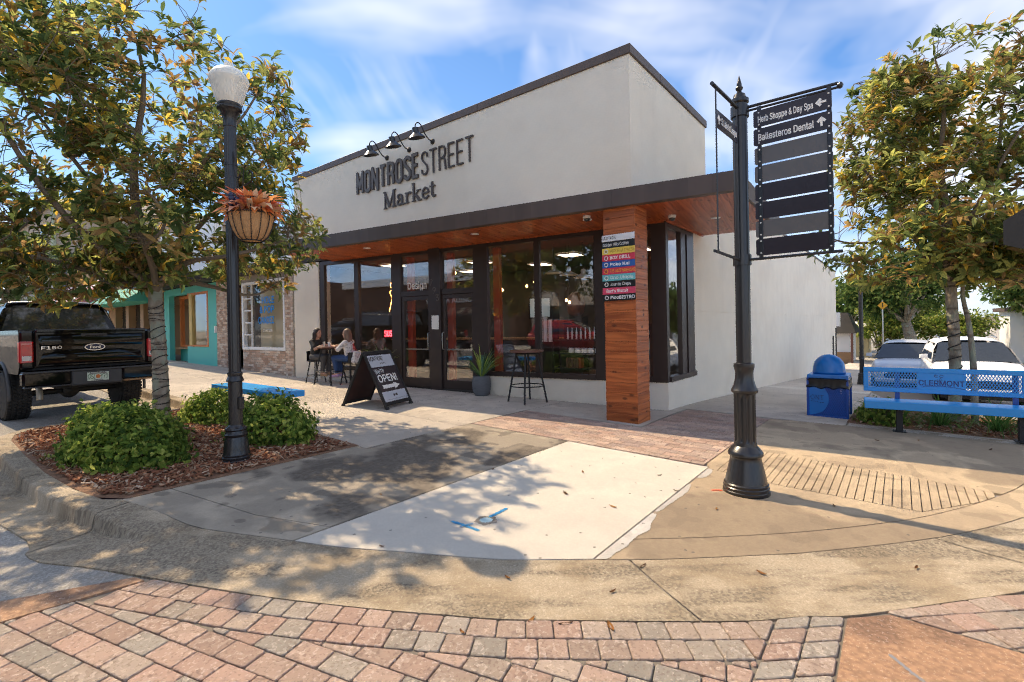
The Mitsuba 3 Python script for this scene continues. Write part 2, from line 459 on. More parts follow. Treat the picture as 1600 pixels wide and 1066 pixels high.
mat("cement_dark", concrete((0.20, 0.18, 0.155), (0.28, 0.25, 0.21), (0.08, 0.07, 0.06), 0.8, f=6.0), 0.9); mat("coir", proc(lambda p, n, uv: mix((0.42, 0.215, 0.09), (0.55, 0.32, 0.15), fbm(p.x * 40, p.y * 40, p.z * 40, octaves=3))), 0.9); mat("berry", (0.02, 0.025, 0.07), 0.25); mat("letter_navy", (0.01, 0.04, 0.17), 0.4); mat("blue_mesh", (0.012, 0.10, 0.44), 0.35); mat("mid_blue_paint", (0.010, 0.17, 0.52), 0.3, specular=0.5, clearcoat=0.3); mat("card_grey", (0.50, 0.52, 0.56), 0.5); mat("wood_dark", (0.05, 0.022, 0.018), 0.5); mat("lid_blue", (0.30, 0.45, 0.52), 0.6); mat("spray_blue", (0.03, 0.20, 0.42), 0.8); mat("spray_orange", (0.75, 0.10, 0.03), 0.8); mat("spray_faded", (0.23, 0.23, 0.24), 0.8); mat("sign_yellow", (0.72, 0.36, 0.02), 0.5)
mat("lens_pink", (0.75, 0.25, 0.25), 0.15); mat("plate_white", (0.62, 0.70, 0.60), 0.4); mat("plate_green", (0.03, 0.16, 0.06), 0.5); mat("pipe_tan", (0.38, 0.33, 0.25), 0.45, metallic=0.5); mat("brick_dark", (0.13, 0.072, 0.05), 0.85); mat("skin", (0.50, 0.285, 0.20), 0.5); mat("lips", (0.42, 0.14, 0.12), 0.5); mat("cloth_grey", (0.07, 0.07, 0.075), 0.8); mat("cloth_white", proc(lambda p, n, uv: mix((0.70, 0.68, 0.67), (0.42, 0.40, 0.42), smoothstep(0.55, 0.7, noise(p.x * 28, p.y * 28, p.z * 28)))), 0.85); mat("denim", (0.035, 0.075, 0.19), 0.85); mat("hair_dark", (0.030, 0.016, 0.012), 0.45); mat("hair_light", (0.20, 0.125, 0.085), 0.45); mat("shoe_tan", (0.30, 0.18, 0.11), 0.6); mat("shoe_pink", (0.45, 0.30, 0.50), 0.6)
mat('pot_grey', proc(lambda p, n, uv: mix((0.085, 0.09, 0.10), (0.15, 0.155, 0.165), fbm(p.x * 20, p.y * 20, p.z * 40, octaves=3))), 0.7)


def col(m, c):
    """vertex colours: one colour for the mesh, or one per vertex"""
    v, f = raw(m)
    c = np.asarray(c, float)
    return np.tile(c, (len(v), 1)) if c.ndim == 1 else c


def tint(parent, name, m, c, bsdf='tinted', smooth=False, **kw):
    m = raw(m)
    return part(parent, name, m, bsdf, smooth, color=col(m, c), **kw)


def lamp_mat(rad): return {'type': 'area', 'radiance': rgb(*rad)}
# ---------------------------------------------------------------- the ground
def grid_sheet(xs, ys, zf):
    X, Y = np.meshgrid(xs, ys, indexing='ij')
    V = np.stack([X.ravel(), Y.ravel(), zf(X, Y).ravel()], 1)
    n = len(ys)
    i = (np.arange(len(xs) - 1)[:, None] * n + np.arange(n - 1)).ravel()
    return V, np.vstack([np.stack([i, i + n, i + n + 1], 1), np.stack([i, i + n + 1, i + 1], 1)])


xs = np.r_[-400, -200, -120, -80, -60, np.arange(-50, -14, 3), np.arange(-14, 8, 0.25), np.arange(8, 40, 3), 50, 70, 100, 160, 300]
ys = np.r_[-250, -120, -60, -40, np.arange(-30, -6, 3), np.arange(-6, 14, 0.25), np.arange(14, 50, 2), 55, 65, 80, 110, 160, 260, 400]
structure('street', grid_sheet(xs, ys, zr), 'asphalt', True, 'worn grey roadway around the corner')

structure('added_dark_lane', sheet(Polygon([(-9.0, 0.9), (-60, 8.2), (-60, 1.5), (-9.0, -6.5), (3, -8), (3, -3.0), (-6, -1.2)]), zr, 0.004, 2.0), 'added_lane_asphalt', label='dark asphalt sheet added out of view to darken reflections in the pickup')  # unseen sheet, added so the pickup flank mirrors dark ground
LIP = A_([(-5.355, 2.118), (-4.83, 2.141), (-4.268, 2.126), (-4.017, 2.159), (-3.586, 2.275), (-3.255, 2.365), (-2.911, 2.455), (-2.387, 2.655), (-2.013, 2.793), (-1.703, 2.924), (-1.247, 3.197), (-0.873, 3.406), (-0.463, 3.684), (-0.173, 3.889), (0.071, 4.068), (0.801, 4.71), (1.237, 5.168), (1.67, 5.709), (2.25, 6.6), (2.75, 7.6), (3.15, 8.7), (3.45, 9.9)])
GUT = A_([(-5.23, 1.292), (-4.848, 1.342), (-4.269, 1.424), (-3.697, 1.558), (-3.403, 1.636), (-2.838, 1.793), (-2.486, 1.909), (-2.022, 2.079), (-1.739, 2.199), (-1.457, 2.313), (-1.106, 2.501), (-0.755, 2.691), (-0.365, 2.915), (-0.181, 3.028), (0.042, 3.201), (0.229, 3.308), (0.474, 3.512), (0.771, 3.775), (1.215, 4.169), (1.75, 4.72), (2.3, 5.4), (2.9, 6.3), (3.5, 7.6), (3.95, 8.9), (4.3, 10.2)])
LINE2 = A_([(-1.10, 3.64), (-1.025, 3.691), (-0.525, 4.022), (0.081, 4.483), (0.745, 5.099), (1.186, 5.614), (1.632, 6.239), (2.025, 6.906), (2.5, 8.0), (2.75, 9.0)])


def resample(P, n):
    d = np.r_[0, np.cumsum(np.linalg.norm(np.diff(P, axis=0), axis=1))]
    t = np.linspace(0, d[-1], n)
    return np.stack([np.interp(t, d, P[:, k]) for k in range(2)], 1)


# kerb and gutter: one swept apron, from the flush ramp round the corner to the full kerb along the planter and the parking bay
lipc, gutc = curve(LIP, 6)[::-1], curve(GUT, 6)[::-1]
inner = [resample(lipc, 90), ]
left_in = A_([W(-2.35, -7.8), W(-2.9, -7.9), W(-3.8, -7.97), W(-5.0, -7.99), W(-6.1, -7.98), W(-6.5, -7.9), W(-6.78, -7.7), W(-6.88, -7.3), W(-6.9, -6.2), W(-6.92, -5.55), W(-7.1, -5.28), W(-7.5, -5.2), W(-12, -5.2), W(-20, -5.2), W(-34, -5.2)])
inn = np.vstack([inner[0], left_in])
tang = np.gradient(inn, axis=0)
nrm = np.stack([-tang[:, 1], tang[:, 0]], 1)
nrm /= np.linalg.norm(nrm, axis=1, keepdims=True)
nrm *= np.sign((nrm[0] @ (gutc[0] - lipc[0])))
outer = inn + nrm * 0.48
outer[:90] = resample(gutc, 90)
for k in range(84, 93):     # ease from the traced gutter edge to the even kerb width
    w = (k - 84) / 8.0
    outer[k] = outer[k] * (1 - w) + (inn[k] + nrm[k] * (0.8 - 0.32 * w)) * w
PROF = A_([(0, 0.004), (0.30, 0.004), (0.345, -0.004), (0.375, -0.024), (0.405, -0.125), (0.44, -0.147), (1.0, -0.143)])


def apron(k0, k1):
    rows = []
    for k in range(k0, k1):
        a, b = inn[k], outer[k]
        wk = sstep(-4.0, -5.3, a[0]) if k < 90 else 1.0
        zl, zo = float(gz(*a)), float(zr(*b)) + 0.016
        row = []
        for t, dz in PROF:
            p = a + (b - a) * t
            zramp = zl + (zo - zl) * t - 0.012 * math.sin(math.pi * t)
            zk = float(gz(*p)) + dz + 0.006
            row.append([*p, max(zramp * (1 - wk) + zk * wk, float(zr(*p)) + 0.009)])
        row.append([*b, float(zr(*b)) - 0.06])
        rows.append(row)
    V = A_(rows)
    m, n = V.shape[:2]
    i = (np.arange(m - 1)[:, None] * n + np.arange(n - 1)).ravel()
    F = np.vstack([np.stack([i, i + n, i + n + 1], 1), np.stack([i, i + n + 1, i + 1], 1)])
    V = V.reshape(-1, 3)
    a = V[F[0]]
    if np.cross(a[1] - a[0], a[2] - a[0])[2] < 0: F = F[:, ::-1]
    return V, F


def shrink_run(m, lo, hi):
    return m


gut = structure('gutter', None, None, label='rough tan concrete kerb and gutter sweeping round the corner')
fine = 4
cuts = [0, 20, 40, 57, 88, 92, 97, len(inn)]
inn0, outer0, nrm0 = inn, outer, nrm
for a, b in zip(cuts[:-1], cuts[1:]):
    inn, outer = inn0.copy(), outer0.copy()
    for arr in (inn, outer):        # an open joint of about a centimetre at each end of a length
        for e, q in ((a, a + 1), (min(b, len(inn) - 1), min(b, len(inn) - 1) - 1)):
            d = arr[q] - arr[e]
            arr[e] = arr[e] + d / np.linalg.norm(d) * 0.007
    part(gut, 'kerb_segment', apron(a, min(b + 1, len(inn))), 'gutter_concrete', 40)
inn, outer = inn0, outer0

# the walk: a dark bed, and slabs on it with open joints
lip_poly = [tuple(p) for p in lipc]
bedreg = Polygon([*[tuple(p) for p in resample(lipc, 60)], *[tuple(p) for p in left_in], W(-60, -5.2), W(-60, 1.0), W(-10, 1.0), W(0, 3), W(0, 46), W(3.2, 46), W(5.2, 2.0)]).buffer(0)
structure('walk_bed', sheet(bedreg.buffer(-0.02), gz, -0.03, 1.2), 'bedding')
walk = structure('sidewalk', None, None, label='sidewalk of broad concrete slabs before the shops')
SLABS = []


def slab(poly, m, gap=0.005, up=0.0, name='slab', label=None, res=0.7):
    poly = poly.intersection(bedreg.buffer(-0.004)).buffer(-gap, join_style=2)
    if poly.is_empty or poly.area < 0.01: return
    part(walk, name, sheet(poly, gz, up, res, 0.03), m, label=label)


below = Polygon([*[tuple(p) for p in curve(LIP, 6)], W(6, 1), W(6, 60), W(-60, 60), W(-60, -7.7)]).buffer(0)
# left wing of the corner, darkened by stains; the joint near the lip; the fresh slab; the tan right wing
joint_l = LineString([W(-2.6, -7.36), W(-0.9, -7.08), W(-0.19, -6.82)])
wingL = uvpoly([(-2.24, -8.2), (-0.185, -8.2), (-0.185, -3.24), (-2.02, -3.24), (-2.02, -5.2), (-2.24, -5.2)]).intersection(below)
near = Polygon([*joint_l.coords, W(-0.185, -8.5), W(-2.6, -8.5)])
slab(wingL.difference(near), 'concrete_stained', label='slab darkened by brown stains beside the planter')
slab(wingL.intersection(near), 'concrete_stained')
fresh = uvpoly([(-0.175, -8), (-0.175, -3.255), (1.69, -3.275), (1.735, -8)]).intersection(below)
slab(fresh, 'concrete_clean', 0.004, 0.002, 'fresh_slab', 'pale clean concrete slab, newly poured')
l2 = Polygon([*[tuple(p) for p in curve(LINE2, 6)], W(6, 1), W(6, 60), W(1.62, 60), W(1.62, -6.0)]).buffer(0)
right = uvpoly([(1.742, -8), (6, -8), (6, 0.80), (2.70, 0.80), (2.70, 0.5), (1.64, 0.36), (1.63, -3.15), (1.698, -3.28)]).intersection(below)
gro = uvpoly([(1.80, -3.34), (2.39, -3.46), (3.53, -3.47), (4.12, -2.60), (4.16, -2.42), (2.0, -2.13), (1.80, -2.13)])
slab(right.intersection(l2).difference(gro), 'concrete_tan', label='tan slab with scored warning strip behind the sign post')
slab(right.difference(l2), 'concrete_tan')
for k in range(34):
    u = 1.80 + k * 0.0695
    slab(gro.intersection(uvpoly([(u, -4), (u + 0.0695, -4), (u + 0.0695, -1), (u, -1)])).intersection(l2), 'concrete_tan', 0.0045, 0.001, 'rib', res=None)
# slabs along the shop front, and along the side street
shopfront = Polygon([(-12.7, 9.36), (-2.03, 9.36), (-2.0, 20), (-12.7, 20)])
ujs = [-36, -31, -26, -22.5, -19, -16, -14.2, -12.4, -10.6, -9.0, -7.4, -5.9, -4.3, -2.02]
for a, b in zip(ujs[:-1], ujs[1:]):
    for v0, v1 in ((-5.2, -3.45), (-3.45, 1.2)):
        p = uvpoly([(a, v0), (b, v0), (b, v1), (a, v1)]).difference(shopfront.buffer(0.0))
        slab(p.difference(uvpoly([(-60, -1.55), (-10.55, -1.55), (-10.55, 3), (-60, 3)])), 'concrete_walk')
slab(uvpoly([(-2.02, -1.76), (0.22, -1.76), (0.19, 0.42), (-2.02, 0.42)]).difference(shopfront), 'concrete_walk', label='slab under the timber pillar')
vj = [0.44, 3.0, 5.6, 8.15, 8.85, 11.5, 14, 17, 20, 24, 28, 33, 38, 45]
for a, b in zip(vj[:-1], vj[1:]):
    m = 'concrete_clean' if abs(a - 8.15) < 0.01 else 'concrete_walk'
    slab(uvpoly([(-0.1, a), (2.70, a), (2.70, b), (-0.1, b)]), m, res=1.0)
slab(uvpoly([(2.72, 0.50), (8, 0.50), (8, 0.84), (2.72, 0.84)]), 'concrete_walk', name='bed_edging')

# grey cement patched along the edge of the fresh slab
pr = np.random.default_rng(4)
for v0, v1, w in ((-3.35, -3.75, 0.10), (-4.0, -4.9, 0.07), (-4.95, -6.05, 0.13)):
    vs = np.linspace(v0, v1, 70)
    edge = [W(1.698 + (-3.28 - v) * 0.0093 + 0.004, v) for v in vs]
    out = [W(1.698 + (-3.28 - v) * 0.0093 + w * (0.25 + meshkit.fbm(A_([[v * 3.1, w * 50, 1.0]]), 4, 3)[0] * 1.1 * math.sin(math.pi * (i + 0.7) / 71) ** 0.6), v) for i, v in enumerate(vs)]
    q = Polygon(edge + out[::-1]).buffer(0).buffer(-0.006).buffer(0.006).intersection(below)
    part(walk, 'cement_patch', sheet(q, gz, 0.004, None), 'cement_grey', label='patch of grey cement along the edge of the fresh slab')
# stamped brick band
brick_reg = uvpoly([(-2.0, -3.22), (1.62, -3.22), (1.64, 0.34), (0.24, 0.40), (0.24, -1.80), (-2.0, -1.74)])
BR = A_([(0.47, 0.335, 0.265), (0.43, 0.30, 0.24), (0.50, 0.37, 0.295), (0.38, 0.285, 0.245), (0.45, 0.34, 0.28), (0.52, 0.395, 0.315)])
i = 0
stamped = structure('brick_paving', None, None, label='stamped brick band between the fresh slab and the shop')
for k, v in enumerate(np.arange(-3.24, 0.6, 0.145)):
    off = 0.125 * (k % 2)
    for u in np.arange(-2.3 + off, 1.9, 0.25):
        q = brick_reg.intersection(uvpoly([(u, v), (u + 0.25, v), (u + 0.25, v + 0.145), (u, v + 0.145)])).buffer(-0.004, join_style=2)
        if q.is_empty or q.area < 0.002: continue
        m = sheet(q, gz, float(rng.uniform(-0.0015, 0.0015)), None, 0.02)
        part(stamped, 'brick', m, 'paver', color=col(m, BR[rng.integers(6)] * rng.uniform(0.85, 1.12)))

# ---- the crossing in front: pavers, with two bands of coloured concrete
PV = A_([(0.48, 0.335, 0.27), (0.46, 0.33, 0.265), (0.49, 0.36, 0.29), (0.43, 0.375, 0.315), (0.39, 0.35, 0.30), (0.45, 0.345, 0.28), (0.47, 0.38, 0.31)])
gl = LineString(curve(GUT, 6))
cross_reg = Polygon([*[tuple(p) for p in curve(GUT, 6)], (6, 9), (6, -3), (-6, -3), (-5.4, -1.2)]).buffer(0)
orangeL = Polygon([(-3.705, 1.53), (-4.08, 1.002), (-4.55, 0.30), (-5.1, -0.55), (-4.75, -0.70), (-4.22, 0.12), (-3.79, 0.929), (-3.60, 1.545)])
orangeR = Polygon([(0.235, 3.29), (0.142, 2.666), (0.02, 1.7), (2.6, 1.7), (2.6, 3.12), (0.99, 3.375), (0.455, 3.452)])
zc = lambda x, y: zr(x, y) + 0.006
crossing = structure('crosswalk', sheet(cross_reg.intersection(Polygon([(-3.70, 1.56), (-4.75, 0.0), (-5.0, -0.7), (-4, -1.5), (4, -1.5), (4, 7), (-3.72, 7)])).buffer(-0.01), zc, 0.0, 0.4), 'bedding', label='crosswalk of worn pink and grey pavers')
part(crossing, 'concrete_band', sheet(orangeL.intersection(cross_reg).buffer(-0.006), zc, 0.013, 0.4, 0.03), 'orange_concrete', label='rust coloured concrete band at the left of the pavers')
part(crossing, 'concrete_band', sheet(orangeR.intersection(cross_reg).buffer(-0.008), zc, 0.014, 0.4, 0.03), 'orange_concrete', label='rust coloured concrete corner at the lower right')


def paver(q):
    q = q.buffer(-0.0035, join_style=2)
    for g in geoms(q):
        if g.area < 0.0004: continue
        r = g.buffer(-0.012, join_style=2).buffer(0.012, quad_segs=2)
        g = max(geoms(r), key=lambda t: t.area) if geoms(r) else g
        g = g.simplify(0.001)
        top = g.buffer(-0.004, join_style=2)
        c = PV[min(6, int(rng.beta(1.0, 1.1) * 7))] * rng.uniform(0.66, 0.86)
        dz = float(rng.uniform(0.009, 0.014)); tx, ty = rng.uniform(-0.008, 0.008, 2)
        cx, cy = g.centroid.coords[0]
        zf = lambda x, y: zc(x, y) + dz + (np.asarray(x) - cx) * tx + (np.asarray(y) - cy) * ty
        o, t = A_(g.exterior.coords)[:-1], None
        if top.geom_type == 'Polygon' and len(top.exterior.coords) == len(g.exterior.coords):
            t = A_(top.exterior.coords)[:-1]
            s = int(np.argmin(np.linalg.norm(t - o[0], axis=1)))
            t = np.roll(t, -s, axis=0)
        if t is None:
            m = sheet(g, zf, 0, None, 0.03)
        else:
            n = len(o)
            i = np.arange(n); j = (i + 1) % n
            V = np.vstack([np.c_[t, zf(*t.T)], np.c_[o, zf(*o.T) - 0.0035], np.c_[o, zf(*o.T) - 0.035]])
            F = np.vstack([np.stack([i[1:-1] * 0, i[1:-1], i[2:]], 1), np.stack([n + i, n + j, j], 1), np.stack([n + i, j, i], 1), np.stack([2 * n + i, 2 * n + j, n + j], 1), np.stack([2 * n + i, n + j, n + i], 1)])
            if np.cross(V[F[0, 1]] - V[F[0, 0]], V[F[0, 2]] - V[F[0, 0]])[2] < 0: F = F[:, ::-1]
            m = V, F
        part(crossing, 'paver', m, 'paver', color=col(m, c))


G3 = A_([p for p in resample(curve(GUT, 6), 400)])
tg = np.gradient(G3, axis=0); tg /= np.linalg.norm(tg, axis=1, keepdims=True)
ng = np.stack([tg[:, 1], -tg[:, 0]], 1)
ln = np.r_[0, np.cumsum(np.linalg.norm(np.diff(G3, axis=0), axis=1))]


def at(s, o):
    i = np.interp(s, ln, np.arange(len(G3)))
    a = int(min(i, len(G3) - 2)); w = i - a
    p = G3[a] * (1 - w) + G3[a + 1] * w; n_ = ng[a] * (1 - w) + ng[a + 1] * w
    return tuple(p + n_ * o)


colsR = Polygon([(-0.10, 3.09), (0.235, 3.32), (0.142, 2.666), (0.02, 1.7), (-0.30, 1.7)])
s0, s1 = ln[np.argmin(np.abs(G3[:, 0] + 3.74))], ln[np.argmin(np.abs(G3[:, 0] - 0.0))]
solid = [orangeL, orangeR, colsR]
for r in range(2):
    s = s0 + 0.07 * r
    while s < s1:
        L = 0.152 + rng.uniform(-0.006, 0.006)
        q = Polygon([at(s, 0.008 + 0.152 * r), at(s + L, 0.008 + 0.152 * r), at(s + L, 0.008 + 0.152 * (r + 1)), at(s, 0.008 + 0.152 * (r + 1))])
        paver(q.difference(colsR.buffer(0.004)).difference(orangeL.buffer(0.004)))
        s += L
for k in range(2):
    for j in range(9):
        t0, t1 = j * 0.158 - 0.04, (j + 1) * 0.158 - 0.04
        f = lambda a, t: (-0.10 + a * 0.335 - t * 0.145 - t * a * 0.0, 3.09 + a * 0.23 - t * 0.985)
        q = Polygon([f(k * 0.5, t0), f(k * 0.5 + 0.5, t0), f(k * 0.5 + 0.5, t1), f(k * 0.5, t1)])
        paver(q.intersection(cross_reg).difference(orangeR.buffer(0.004)))
fieldL = cross_reg.difference(Polygon([at(s, 0.0) for s in np.linspace(s0 - 0.4, s1 + 0.3, 90)] + [at(s, 0.316) for s in np.linspace(s1 + 0.3, s0 - 0.4, 90)]).buffer(0)).difference(orangeL).difference(colsR.buffer(0.003)).difference(orangeR)
fieldL = fieldL.intersection(Polygon([(-4.4, 0.25), (-1.6, 1.45), (0.3, 1.9), (0.3, 3.2), (-3.9, 2.4), (-4.0, 1.2)]))
fieldL = fieldL.difference(Polygon([(-3.80, 0.93), (-3.61, 1.53), (-3.72, 1.7), (-6, 1.7), (-6, -1), (-5.1, -0.6)]))
ang = 0.115
c_, n_ = math.cos(ang), math.sin(ang)
for r in range(-2, 24):
    for k in range(-2, 24):
        a, b = k * 0.212 + (0.106 if r % 2 else 0), r * 0.136
        P = [(a, b), (a + 0.212, b), (a + 0.212, b + 0.136), (a, b + 0.136)]
        q = Polygon([(-4.1 + x * c_ - y * n_, 0.35 + x * n_ + y * c_) for x, y in P]).intersection(fieldL)
        if not q.is_empty and q.area > 0.0008: paver(q)
fieldR = cross_reg.intersection(Polygon([(0.30, 3.38), (0.455, 3.47), (0.99, 3.39), (2.0, 3.22), (2.2, 5.4), (0.6, 4.4)])).difference(orangeR.buffer(0.004))
c_, n_ = math.cos(0.62), math.sin(0.62)
for r in range(-14, 14):
    for k in range(0, 18):
        a, b = k * 0.2 + (0.1 if r % 2 else 0), r * 0.146
        q = Polygon([(0.3 + x * c_ - y * n_, 3.3 + x * n_ + y * c_) for x, y in ((a, b), (a + 0.2, b), (a + 0.2, b + 0.146), (a, b + 0.146))]).intersection(fieldR)
        if not q.is_empty and q.area > 0.0008: paver(q)

# ---- planting beds
bedL = uvpoly([(-2.24, -5.22), (-2.26, -7.62), (-2.5, -7.78), (-3.8, -7.95), (-5.0, -7.97), (-6.1, -7.95), (-6.48, -7.87), (-6.74, -7.66), (-6.84, -7.2), (-6.86, -5.24)])
bedR = uvpoly([(2.74, 0.86), (8.0, 0.86), (8.0, 3.4), (2.74, 3.4)])


def mulch(poly, n, name):
    b = structure(name, sheet(poly.buffer(0.05), gz, 0.004, 0.5), 'soil')
    x0, y0, x1, y1 = poly.bounds
    P = rng.uniform((x0, y0), (x1, y1), (n * 3, 2))
    P = P[shapely.contains_xy(poly.buffer(-0.03), P[:, 0], P[:, 1])][:n]
    m = len(P)
    L, Wd = rng.uniform(0.018, 0.05, m), rng.uniform(0.006, 0.015, m)
    a, tilt, roll = rng.uniform(0, 2 * math.pi, m), rng.normal(0, 0.35, m), rng.normal(0, 0.5, m)
    d = np.stack([np.cos(a) * np.cos(tilt), np.sin(a) * np.cos(tilt), np.sin(tilt)], 1)
    s = np.stack([-np.sin(a) * np.cos(roll), np.cos(a) * np.cos(roll), np.sin(roll)], 1)
    c = np.c_[P, gz(P[:, 0], P[:, 1]) + 0.02 + rng.uniform(0, 0.02, m)]
    q = np.stack([c - d * L[:, None] - s * Wd[:, None] * 0.6, c + d * L[:, None] - s * Wd[:, None], c + d * L[:, None] * 0.8 + s * Wd[:, None], c - d * L[:, None] + s * Wd[:, None] * 0.8], 1)
    up = np.cross(d, s); up *= np.sign(up[:, 2:3]) + (up[:, 2:3] == 0)
    V = np.concatenate([q, q - up[:, None, :] * 0.006], 1).reshape(-1, 3)
    F = (np.arange(m)[:, None, None] * 8 + BF[None]).reshape(-1, 3)
    tone = A_([(0.25, 0.105, 0.06), (0.33, 0.165, 0.095), (0.19, 0.085, 0.055), (0.44, 0.29, 0.19), (0.52, 0.40, 0.29)])
    c = np.repeat(tone[rng.choice(5, m, p=[.29, .26, .17, .16, .12])] * rng.uniform(0.8, 1.15, (m, 1)), 8, 0)
    structure('bark_mulch', (V, F), 'tinted_flat', color=c, kind='stuff', label='reddish bark chips spread over the planting bed')


mulch(bedL, 9000, 'planting_bed')
mulch(bedR, 3500, 'planting_bed')
# ---------------------------------------------------------------- the corner shop
X3, Y3, Z3 = A_([PX[0], PX[1], 0]), A_([PY[0], PY[1], 0]), A_([0, 0, 1.0])
E1, E2 = A_([1.0, 0, 0]), A_([0, 1.0, 0])
SF = frame([CORNER[0], CORNER[1], 0], X3, Y3)             # street frame: local x = u, y = v, z = z
PARA = frame([-2.245, 7.935, 0], X3, Z3)                  # parapet front: right, up, outward
shop = thing('market_building', 'pale stucco corner shop with a deep timber-lined canopy and dark framed glass front', 'shop building')


def uvbox(u0, u1, v0, v1, z0, z1): return xf(bb(u0, u1, v0, v1, z0, z1), SF)


# walls
side_core = [uvbox(-0.25, -0.02, 1.56, 31.0, -2.6, 4.37), uvbox(-0.25, -0.02, -1.3, 1.56, 3.08, 4.3)]
part(shop, 'wall', cat(side_core + [uvbox(-0.021, 0, 1.56, 31.0, -2.6, 1.386), uvbox(-0.021, 0, 1.56, 31.0, 1.396, 4.37), uvbox(-0.02, 0, -1.3, 1.56, 3.08, 4.3)]), 'stucco', label='long blank stucco side wall')
part(shop, 'wall_cap', uvbox(-0.3, 0.03, 2.54, 31.0, 4.37, 4.45), 'fascia_metal')
low = Polygon([(-6.03, 9.40), (-2.024, 9.40), W(0, 1.56), W(-0.15, 1.56), (-2.2, 9.55), (-6.03, 9.55)])
part(shop, 'wall', extr(low, -0.95, 0.04), 'stucco', label='low stucco wall under the corner windows')
part(shop, 'wall', cat([bb(-11.62, -8.56, 9.40, 9.55, -0.9, 0.04), bb(-12.66, -11.58, 9.35, 9.75, -0.9, 3.058)]), 'stucco')
for u0, u1 in ((-10.70, -5.402), (-5.398, 0.0)):
    part(shop, 'parapet', uvbox(u0, u1, -1.47, 2.5, 3.325, 5.552), 'stucco', label='tall stucco parapet wall over the canopy')
cop = [(-10.74, -7.1, -1.50, 2.54), (-7.096, -3.3, -1.50, 2.54), (-3.296, 0.035, -1.50, -0.20), (-3.2, 0.035, -0.195, 1.20), (-3.2, 0.035, 1.205, 2.54)]
for k, (u0, u1, v0, v1) in enumerate(cop):
    part(shop, 'coping', xf(cb(u0, u1, v0, v1, 5.552 + 0.004 * (k == 3), 5.705 + 0.006 * (k == 3), 0.006), SF), 'fascia_metal')
room = Polygon([(-12.6, 9.50), (-2.06, 9.50), W(-0.24, 29), W(-10.7, 29)])
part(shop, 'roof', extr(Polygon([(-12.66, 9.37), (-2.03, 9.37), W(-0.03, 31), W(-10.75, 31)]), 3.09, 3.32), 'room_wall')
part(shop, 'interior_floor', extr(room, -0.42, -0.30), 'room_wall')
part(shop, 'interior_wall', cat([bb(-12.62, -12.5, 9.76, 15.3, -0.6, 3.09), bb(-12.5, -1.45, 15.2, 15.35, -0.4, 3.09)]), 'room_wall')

# canopy
can = Polygon([(-11.05, 7.74), (-0.672, 7.74), (-0.235, 11.48), (-1.705, 11.48), (-2.018, 9.37), (-11.05, 9.37)])
canopy = part(shop, 'canopy', extr(can, 3.076, 3.318), 'fascia_metal', label='flat canopy with dark metal edge')
for x0, x1 in ((-11.05, -8.2), (-8.197, -4.9), (-4.897, -2.5), (-2.497, -0.66)):
    part(canopy, 'fascia', cat([bb(x0, x1, 7.70, 7.739, 3.05, 3.325), bb(x0, x1, 7.70, 7.86, 3.046, 3.052)]), 'fascia_metal')
fr = frame([-0.666, 7.70, 0], A_([0.115, 0.9934, 0]), Z3)
part(canopy, 'fascia', xf(bb(0, 3.81, 3.05, 3.325, -0.0, 0.035), fr), 'fascia_metal')
part(canopy, 'fascia', bb(-11.09, -11.05, 7.70, 9.37, 3.05, 3.325), 'fascia_metal')
part(canopy, 'edge_trim', cat([bb(-11.04, -2.05, 9.335, 9.365, 3.03, 3.058), xf(bb(-0.01, 2.12, 3.03, 3.058, -0.002, 0.03), frame([-2.005, 9.36, 0], Y3, Z3))]), 'cedar_soffit')
for k in range(76):
    x = -11.05 + k * 0.14
    q = can.buffer(-0.004, join_style=2).intersection(sbox(x, 7.86 if x < -2.2 else 7.74, x + 0.14, 12)).buffer(-0.0018, join_style=2)
    if q.is_empty: continue
    part(canopy, 'soffit_board', extr(q, 3.058 + rng.uniform(0, 0.002), 3.0745), 'cedar_soffit')
for x, y, w in ((-8.694, 8.40, 'over the seated women'), (-5.63, 8.40, 'over the agave by the doors'), (-3.196, 8.44, 'just left of the pillar'), (-1.185, 9.64, 'round the corner by the sign post'), (-10.6, 8.4, 'at the far left end')):
    d = thing('recessed_light', f'round cream recessed downlight in the timber canopy ceiling, {w}', 'light', 'downlights in the canopy ceiling')
    part(d, 'trim_ring', xf(lathe([(0.062, 0.0), (0.085, 0.0), (0.085, -0.008), (0.062, -0.006)], 24), move(x, y, 3.058)), 'white_paint', 40)
    part(d, 'lamp_disc', xf(lathe([(0.001, 0), (0.062, 0.0), (0.062, -0.003), (0.001, -0.003)], 24), move(x, y, 3.056)), 'white_paint', emitter=lamp_mat((1.6, 1.35, 0.95)))
for x, y, w in ((-3.091, 8.136, 'near the timber pillar'), (-1.814, 8.954, 'above the glass corner')):
    d = thing('dome_camera', f'small white dome security camera under the canopy {w}', 'camera')
    part(d, 'housing', xf(lathe([(0.065, 0.0), (0.07, -0.02), (0.06, -0.045), (0.055, -0.05)], 22), move(x, y, 3.056)), 'white_paint', 40)
    part(d, 'dome', xf(lathe([(0.052, -0.05), (0.048, -0.075), (0.03, -0.095), (0.004, -0.102)], 22), move(x, y, 3.056)), 'dark_glass', True)

